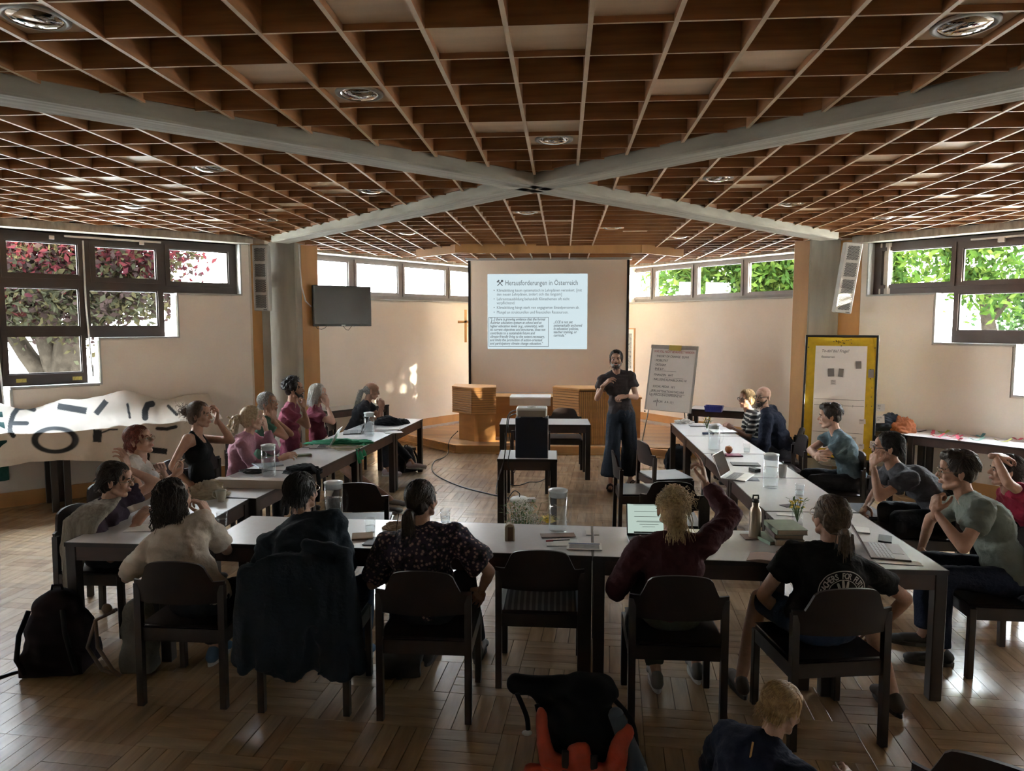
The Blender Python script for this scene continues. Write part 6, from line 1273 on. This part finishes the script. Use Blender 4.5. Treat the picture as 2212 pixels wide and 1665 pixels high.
bag('bag', 'black leather bag under the floral blouse wearer\'s chair', 'bag', (lambda q: (q.x, q.y+.10, 0))(P(862, 1475, 0)), 10, .26, .18, .34, mat('black_leather', (.012, .011, .012), .35))
bag('bag', 'black bag on the floor under the left row, near the far tables', 'bag', (lambda q: (q.x, q.y, 0))(P(878, 1018, 0)), 40, .30, .25, .36, BLACKC, strap=BLACKC)
bag('bag', 'black bag under the far end of the right row', 'bag', (lambda q: (q.x+.1, q.y, 0))(P(1448, 1012, 0)), 0, .40, .3, .34, BLACKC)
slab('tray', 'flat dark case on the floor left of the platform', 'case', (lambda q: (q.x, q.y, 0))(P(870, 972, 0)), 35, .36, .28, .05, BLACK)
# pouch, strap bag on tables
crumple('pouch', 'black pouch with a strap on the farthest left table', 'bag', on(838, 917), (.20, .12, .13), BLACKC, 11, amp=.35); crumple('pouch', 'small black pouch right of the bigger one', 'bag', on(866, 914), (.13, .09, .07), BLACKC, 12, amp=.35)
slab('paper_stack', 'stack of papers beside the black pouch', 'papers', on(838, 927), 8, .30, .20, .012, PAPER); slab('paper', 'loose papers at the inner edge of the farthest left tables', 'paper', on(850, 934), 25, .22, .14, .003, PAPER)
t = crumple('shoulder_bag', 'black strapped bag lying on the left row beside the jug', 'bag', on(655, 1020), (.17, .14, .09), BLACKC, 13, amp=.45); o = MB().tube([(.10, -.05, .05), (.17, -.10, .03), (.20, -.16, -.06), (.19, -.18, -.22)], .02, 8).build('strap', BLACKC, t, True)
mb = MB(); c = V(on(548, 1022))
for k in range(4): mb.tube([c+V((math.cos(a+k)*(.08+.02*k), math.sin(a+k)*(.06), .006+.006*k)) for a in [i*.7 for i in range(10)]], .0035, 5)
tag(mb.build('headphone_cable', BLACK, None, True), 'black cables beside the closed silver laptop', 'cable')
crumple('cloth_bag', 'crumpled beige cloth bag beside the coffee mug', 'bag', on(446, 1072), (.17, .13, .12), cloth('beige_canvas', (.36, .30, .22)), 15, amp=.8)
slab('rolled_board', 'long pale board lying across the left row tables', 'board', on(545, 1052), -1, .62, .10, .07, mat('pale_board', (.44, .37, .31), .7))
# ---- projector, box, strip, cables
bx = P(1147, 992, ZT); t = thing('box', 'tall dark blue box under the projector', 'box', (bx.x, 7.12, ZT), R(1)); MB().box((0, 0, .20), (.325, .24, .40), bev=.004).build('box_body', mat('navy_board', (.010, .014, .028), .6), t); MB().box((.164, 0, .20), (.006, .24, .40)).build('white_edge', WPLAS, t)
t = thing('projector', 'white projector on top of the dark blue box', 'projector', (bx.x, 7.12, ZT+.402), R(1)); MB().box((0, 0, .055), (.31, .23, .085), bev=.012).build('casing', WPLAS, t); MB().box((0, -.113, .045), (.27, .008, .06)).build('vent_panel', mat('taupe_plastic', (.30, .26, .21), .6), t); MB().lathe((0, 0, .097), [(.05, 0), (.045, .010), (.0001, .015)], 20).build('focus_knob', WPLAS, t, True); MB().lathe((0, .115, .055), [(.032, 0), (.030, .02), (.0001, .024)], 18, M.Rotation(R(-90), 3, 'X')).build('lens', CHROME, t, True)
for s in (-1, 1): MB().lathe((s*.12, -.08, 0), [(.010, 0), (.010, .014), (.0001, .014)], 10).build('foot', WPLAS, t)
def cab(lab, pts, r=.006, m=BLACK, name='cable'): return tag(MB().tube(pts, r, 6).build(name, m, None, True), lab, 'cable')
def smooth(pts, n=6):
    out = []; pts = [V(p) for p in pts]
    for i in range(len(pts)-1):
        a, b, c, d = pts[max(i-1, 0)], pts[i], pts[i+1], pts[min(i+2, len(pts)-1)]
        for k in range(n): t_ = k/n; out.append(.5*((2*b)+(c-a)*t_+(2*a-5*b+4*c-d)*t_*t_+(3*b-a-3*c+d)*t_**3))
    return out+[pts[-1]]
F = lambda x, y, z=.006: P(x, y, z)
cab('black cord curving over the floor from the left lectern to the socket strip', smooth([F(989, 931, .35), F(975, 945, .16), P(969, 958, .135), F(968, 978), F(958, 988), F(940, 995), F(933, 1008), F(938, 1022), F(960, 1036), F(1000, 1052), F(1050, 1065), F(1100, 1076)]), .008)
cab('thin cord on the floor behind the projector table', smooth([F(1095, 1045), F(1120, 1048), F(1143, 1041), F(1165, 1040), F(1185, 1028), F(1192, 1020)]), .005)
y_ = 7.0
cab('black cable looping from the projector down to the socket strip', smooth([P(1115, 886, Y=7.15), P(1103, 890, Y=6.98), P(1096, 905, Y=6.9), P(1094, 940, Y=6.9), P(1090, 985, Y=6.88), P(1084, 1010, Y=6.90), P(1076, 1035, Y=6.9), F(1072, 1066), F(1085, 1075)]), .006)
cab('second projector cable hanging over the table front', smooth([P(1115, 893, Y=7.15), P(1101, 900, Y=6.96), P(1098, 925, Y=6.9), P(1103, 960, Y=6.9), P(1098, 992, Y=6.88), P(1099, 1010, Y=6.9), P(1110, 1020, Y=6.92), P(1112, 1013, Y=6.95), P(1104, 1008, Y=7.0)]), .005)
ps_ = P(1122, 1082, 0); t = thing('socket_strip', 'round pale socket block on the floor under the projector table', 'socket', (ps_.x, ps_.y, 0), R(10)); MB().lathe((0, 0, 0), [(.11, 0), (.115, .02), (.09, .045), (.0001, .05)], 24).build('block', WPLAS, t, True); MB().box((.14, -.02, .02), (.10, .07, .035), bev=.004).build('plug_box', WPLAS, t); MB().tube(smooth([(0, 0, .05), (.0, .0, .09), (-.06, -.02, .13), (-.12, -.06, .08), (-.15, -.1, .01)]), .006, 6).build('plug_cord', BLACK, t, True)
cab('black cord on the floor at the left edge, by the rucksack', smooth([F(-60, 1478), F(0, 1462), F(40, 1450), F(90, 1446)]), .007)
# ---- backpack in front
b_ = P(1255, 1600, Y=3.12); K = V((b_.x, 3.02, 0)); t = thing('hiking_backpack', 'black hiking rucksack with an orange-red cover, front centre on the floor', 'backpack', (K.x, K.y, 0), R(-4))
mb = MB(); mb.ell((0, 0, .26), (.165, .14, .25)); mb.ell((0, -.02, .12), (.19, .16, .14)); mb.ell((.03, .02, .47), (.13, .11, .08)); mb.box((0, 0, .16), (.30, .24, .28)); mb.cap((-.08, .02, .47), (-.30, .03, .47), .055, .045); mb.cap((-.2, .02, .45), (-.15, .02, .38), .04, .03)
x, y = remesh(mb, .012, 2, .5, (.012, 14, (1, 1, 1))); b = MB(); b.v = [(p[0], p[1], max(.001, p[2])) for p in x]; b.f = y; b.m = [0]*len(y); b.build('bag_body', mat('black_nylon', (.006, .006, .007), .85, spec=.15), t, True)
ORG = mat('orange_red_nylon', (.42, .050, .018), .55, 0, .2, 14, .5, 30)
mb = MB(); mb.cap((-.17, -.12, 0.42), (-.14, -.17, 0.25), .028, .035); mb.cap((-.14, -.17, 0.25), (.12, -.18, 0.21), .035, .045); mb.cap((.12, -.18, 0.21), (.19, -.12, 0.37), .040, .030); mb.cap((.19, -.1, 0.38), (.17, -.16, 0.25), .025, .03); mb.ell((0, -.17, 0.27), (.06, .04, .07)); mb.cap((-.2, -.15, 0.17), (.26, -.2, 0.18), .045, .04)
x, y = remesh(mb, .010, 1, .5, (.014, 26, (1, 1, .5))); b = MB(); b.v = x; b.f = y; b.m = [0]*len(y); b.build('rain_cover', ORG, t, True)
MB().cap((.15, -.08, .42), (.24, -.13, .22), .035, .045).build('blue_side_pocket', mat('blue_grey_nylon', (.035, .055, .075), .5), t, True)
for pts in ([(-.29, -.01, .45), (-.245, -.03, .36), (-.235, -.04, .30)], [(-.20, -.02, .41), (-.17, -.05, .32), (-.13, -.07, .24)], [(.14, 0, .45), (.22, -.04, .37), (.24, -.06, .22), (.20, -.09, .20)], [(.19, -.1, .18), (.27, -.14, .12), (.28, -.15, .04)]): MB().tube(smooth(pts), .011, 6).build('strap', BLACKC, t, True)
MB().lathe((-.24, -.045, .285), [(.012, 0), (.024, .003), (.012, .008)], 10).build('white_buckle', WPLAS, t, True)
for x_, z_ in ((-.06, .27), (.06, .26)): MB().box((x_, -.20, z_), (.03, .012, .10), bev=.004).build('buckle_strap', BLACK, t)
# ---- cushions
def cushion(lab, loc, rz):
    t = MB(); t.grid(lambda u, v: ((u-.5)*.42, (v-.5)*.40, .458+.055*(max(0, math.sin(math.pi*u))*max(0, math.sin(math.pi*v)))**.35), 26, 24); t.grid(lambda u, v: ((.5-u)*.42, (v-.5)*.40, .458), 4, 4)
    o = t.build('seat_cushion', striped('cushion_stripes', (.085, .090, .10), (.20, .20, .21), 9, 'X'), None, True); o.location = loc; o.rotation_euler = (0, 0, R(rz)); tag(o, lab, 'cushion')
cushion('striped grey cushion on the empty chair in front', (-.125, 4.13, 0), 0); cushion('striped grey cushion on the chair at the right edge', (2.92, 4.42, .0), 88)
# ---- right wall clutter
T = wallframe(*RW); wp = lambda u, off, z=ZT: tuple(T @ V((u, -off, z)))
PINKP = mat('pink_strip', (.62, .10, .16), .7); GREENP = mat('mint_strip', (.30, .50, .42), .7); YP = mat('lime_strip', (.50, .52, .14), .7); TEALP = mat('teal_strip', (.08, .20, .20), .7)
slab('paper_sheet', 'large white sheet on the right wall table', 'paper', on(2080, 948), -42, 1.15, .36, .002, PAPER)
LS = [', leftmost pink one in front', ', second pink one from the left', ', at the left back of the bunch', ', in the middle of the pink bunch', ', at the right of the pink bunch', ', at the back of the pink bunch', ', behind the pink bunch', ', in front of the teal one', ', behind the mint one', ', near the right end', ', at the far right end']
for k, (px, py, m, rz, nm) in enumerate(((2025, 944, PINKP, 20, 'pink'), (2040, 948, PINKP, -30, 'pink'), (2015, 938, PINKP, 60, 'pink'), (2062, 947, PINKP, 10, 'pink'), (2072, 950, PINKP, 75, 'pink'), (2050, 943, PINKP, -10, 'pink'), (2038, 937, YP, 30, 'lime'), (2110, 952, GREENP, 15, 'mint'), (2118, 945, TEALP, 40, 'teal'), (2166, 955, YP, 5, 'lime'), (2200, 951, PINKP, 30, 'pink'))):
    mb = MB(); mb.grid(lambda u, v: ((u-.5)*.20, (v-.5)*.035, .005+.035*(2*u-1)**2), 10, 1); o = mb.build('paper_strip', m); o.location = on(px, py); o.location.z = ZT+.002; o.rotation_euler = (0, 0, R(rz)); tag(o, nm+' curled paper strip on the right wall table'+LS[k], 'paper strip', 'curled coloured paper strips')
jk = on(1925, 930); crumple('dark_jacket', 'dark blue-black jackets heaped on the right wall table', 'clothes', (jk[0], jk[1]+.05, ZT), (.25, .15, .20), cloth('blue_black_cloth', (.03, .035, .045)), 21, amp=.6); crumple('orange_cloth', 'orange-brown cloth heaped on the dark jackets', 'clothes', (lambda q: (q[0], q[1]-.08, ZT))(on(1944, 931)), (.15, .12, .19), cloth('terracotta_cloth', (.42, .15, .07)), 22, amp=.6)
slab('yellow_note', 'yellow card before the clothes pile', 'card', on(1946, 934), -42, .14, .05, .003, MATS['sticky_yellow'])
b_ = P(1968, 1003, 0); t = MB(); t.prism([(-.18, -.14), (.18, -.14), (.18, .14), (-.18, .14)], 0, .42); t = t.build('storage_bin', mat('khaki_bin', (.13, .13, .10), .8)); t.location = (b_.x, b_.y-.0, 0); t.rotation_euler = (0, 0, R(-45)); tag(t, 'khaki fabric bin under the right wall table', 'bin')
b_ = P(1835, 1020, 0); crumple('white_cloth', 'crumpled white cloth on a brown paper bag below the pinboard', 'cloth', (b_.x-.2, b_.y-.08, 0.12), (.22, .14, .13), cloth('white_linen', (.52, .50, .46)), 23, amp=1.0)
b_ = P(1830, 1058, 0); tag(MB().box((0, 0, 0), (.46, .22, .13), bev=.01).build('paper_bag', KRAFT), 'flat brown paper bag on the floor right of the crossed-arm man', 'bag'); o = bpy.data.objects['paper_bag.001'] if 'paper_bag.001' in bpy.data.objects else bpy.data.objects['paper_bag']; o.location = (b_.x, b_.y+.15, .066)
# ---- painted banner over the left wall tables
T = wallframe(*LW); g = random.Random(9); BU0, BU1 = .62, 2.92
GRNB = (.012, .055, .050)
def bn(u, v):
    """u along the wall from the column, v from the ridge over the chair backs, across the fold and down the front"""
    U_ = BU0+(BU1-BU0)*u; n = MN.noise(V((U_*1.6, v*2.2, 3)))*.05+MN.noise(V((U_*5, v*5, 7)))*.022+MN.noise(V((U_*14, v*12, 1)))*.007
    rid = 1.20+.055*math.sin(U_*4.2+.6)+.03*math.sin(U_*9); fold = .90; off0, off1 = .12, .66
    if v < .06: return (U_, -off0+.02, rid-.10+v*1.6)
    if v < .55: q = (v-.06)/.49; return (U_, -(off0+(off1-off0)*q)+n*.5, rid-(rid-fold)*(q**1.25)+n-.035*math.sin(math.pi*q)*(1+math.sin(U_*5)))
    q = (v-.55)/.45; hem = .30+.16*math.sin(1.2*U_)**2+(.22 if u < .18 else 0)*(1-u/.18 if u < .18 else 0); return (U_, -(off1+.03*q)+n*.8+.02*math.sin(U_*17)*q, fold-hem*q+n*.2)
mb = MB(); mb.grid(bn, 250, 120); tf(mb, T); o = mb.build('painted_banner', mat('banner_calico', (.60, .53, .45), .9), None, True); tag(o, 'crumpled calico banner with big black painted letters along the left wall', 'banner')
sol = None
me = o.data; m = MATS['banner_calico']; nt = m.node_tree; at = nt.nodes.new('ShaderNodeVertexColor'); at.layer_name = 'paint'; nt.links.new(at.outputs[0], nt.nodes['Principled BSDF'].inputs['Base Color'])
co = np.array([v.co[:] for v in me.vertices]); D = co-np.array([0, 0, CH]); rt, up_, fw = np.array(RT), np.array(UP), np.array(FW); dz = D @ fw; X = (CX+FPX*(D @ rt)/dz)*5.267; Yp = ((CY-FPX*(D @ up_)/dz)-840)*5.267
def seg(a, b): a = np.array(a, float); b = np.array(b, float); d = b-a; q = np.stack([X, Yp], 1)-a; t_ = np.clip((q @ d)/(d @ d), 0, 1); return np.linalg.norm(q-t_[:, None]*d, axis=1)
def segf(a, b): a = np.array(a, float); b = np.array(b, float); d = b-a; L = np.linalg.norm(d); q = np.stack([X, Yp], 1)-a; t_ = (q @ d)/L; w_ = np.abs(q[:, 0]*d[1]-q[:, 1]*d[0])/L; return np.maximum(w_, np.maximum(-t_, t_-L)+1e3*((t_ < 0)|(t_ > L)))
k_ = np.zeros(len(co))
def pol(pts, w_, flat=False):
    global k_
    for a, b in zip(pts[:-1], pts[1:]): d = segf(a, b) if flat else seg(a, b); k_ = np.maximum(k_, np.clip((w_/2-d)/6+.5, 0, 1))
pol([(384, 232), (300, 205), (205, 215), (150, 290), (118, 400), (112, 480), (150, 530)], 58); pol([(150, 390), (305, 390)], 50); pol([(655, 195), (985, 250)], 75, True); pol([(1210, 135), (1090, 285)], 66, True); pol([(1450, 175), (1478, 325)], 28)
pol([(1730, 170), (1680, 180), (1650, 250), (1652, 325)], 72); pol([(1915, 195), (2010, 290)], 36); pol([(1110, 465), (1105, 605)], 100, True); pol([(1165, 495), (1250, 462), (1335, 460)], 20); pol([(1790, 450), (1900, 455), (2000, 430)], 40); pol([(1690, 690), (1900, 712)], 66, True); pol([(1670, 755), (1665, 850), (1640, 930)], 72)
el = np.sqrt(((X-627)/232)**2+((Yp-580)/133)**2); k_ = np.maximum(k_, np.clip((.175-np.abs(el-1))*12+.5, 0, 1))
base = np.array([.60, .53, .45]); ink = np.array([.020, .021, .023]); C = base*(1-k_[:, None])+ink*k_[:, None]
ca = me.color_attributes.new('paint', 'FLOAT_COLOR', 'POINT'); ca.data.foreach_set('color', np.concatenate([C, np.ones((len(C), 1))], 1).astype('f').ravel())
mb = MB(); mb.grid(lambda u, v: (2.84+.9*u, -(.14+.5*min(1, v*1.6))-.02+MN.noise(V((u*6, v*5, 2)))*.05, 1.15-.1*u-(.30*min(1, v*1.6))-max(0, v-.62)*1.1+MN.noise(V((u*5, v*4, 0)))*.05), 50, 50); tf(mb, T)
gb = mb.build('green_banner', cloth('dark_green_cloth', GRNB), None, True); tag(gb, 'dark green banner with pale letters at the left edge', 'banner')
for (u0, v0, u1, v1) in ((.08, .10, .25, .08), (.08, .10, .1, .3), (.1, .2, .22, .2), (.1, .3, .26, .3), (.1, .5, .28, .48), (.1, .58, .28, .56), (.12, .48, .13, .66), (.15, .75, .3, .9), (.2, .72, .35, .86)):
    mb = MB(); f_ = lambda u, v: T @ V((2.84+.9*u, -(.14+.5*min(1, v*1.6))-.028+MN.noise(V((u*6, v*5, 2)))*.05, 1.155-.1*u-(.30*min(1, v*1.6))-max(0, v-.62)*1.1+MN.noise(V((u*5, v*4, 0)))*.05+.008))
    d = V((u1-u0, v1-v0)).normalized(); n_ = V((-d.y, d.x))*.016; mb.grid(lambda s, q: f_(u0+(u1-u0)*s+n_.x*(q*2-1), v0+(v1-v0)*s+n_.y*(q*2-1)), 10, 2); mb.build('letter_stroke', mat('pale_paint', (.34, .38, .30), .8), gb)
# jacket hood draped over the chair of the hooded person
mb = MB(); c = V((-1.38, 3.50, .70))
mb.grid(lambda u, v: (c.x+(u-.5)*(.56+.08*v), c.y-.035-.05*v+.03*math.sin(u*16)*v*v-.02*math.sin(u*math.pi), c.z+.24-.10*(abs(2*u-1)**3)-.66*v+.05*v*math.sin(u*9)), 24, 20); mb.grid(lambda u, v: (c.x+(.5-u)*(.56+.06*v), c.y+.025-.02*v, c.z+.24-.10*(abs(2*u-1)**3)-.40*v), 24, 12)
mb.cap(c+V((-.27, .0, .10)), c+V((-.31, .0, -.36)), .045, .055); mb.cap(c+V((.26, .0, .18)), c+V((.32, .0, -.40)), .045, .045); mb.cap(c+V((.05, .02, .25)), c+V((.26, .02, .20)), .035, .045)
for k in range(17): mb.cap(c+V((-.24+.03*k, -.02, .19-.1*abs(k/8-1)**3)), c+V((-.27+.034*k, -.06+.02*math.sin(k*1.3), -.40+.03*math.sin(k*.7))), .026, .030)
x, y = remesh(mb, .012, 3, .5, (.010, 12, (1.6, 1, .5))); b = MB(); b.v = x; b.f = y; b.m = [0]*len(y); tag(b.build('draped_jacket', cloth('dark_blue_jacket', (.014, .020, .028)), None, True), 'dark blue jacket draped over the hooded person\'s chair back', 'jacket')
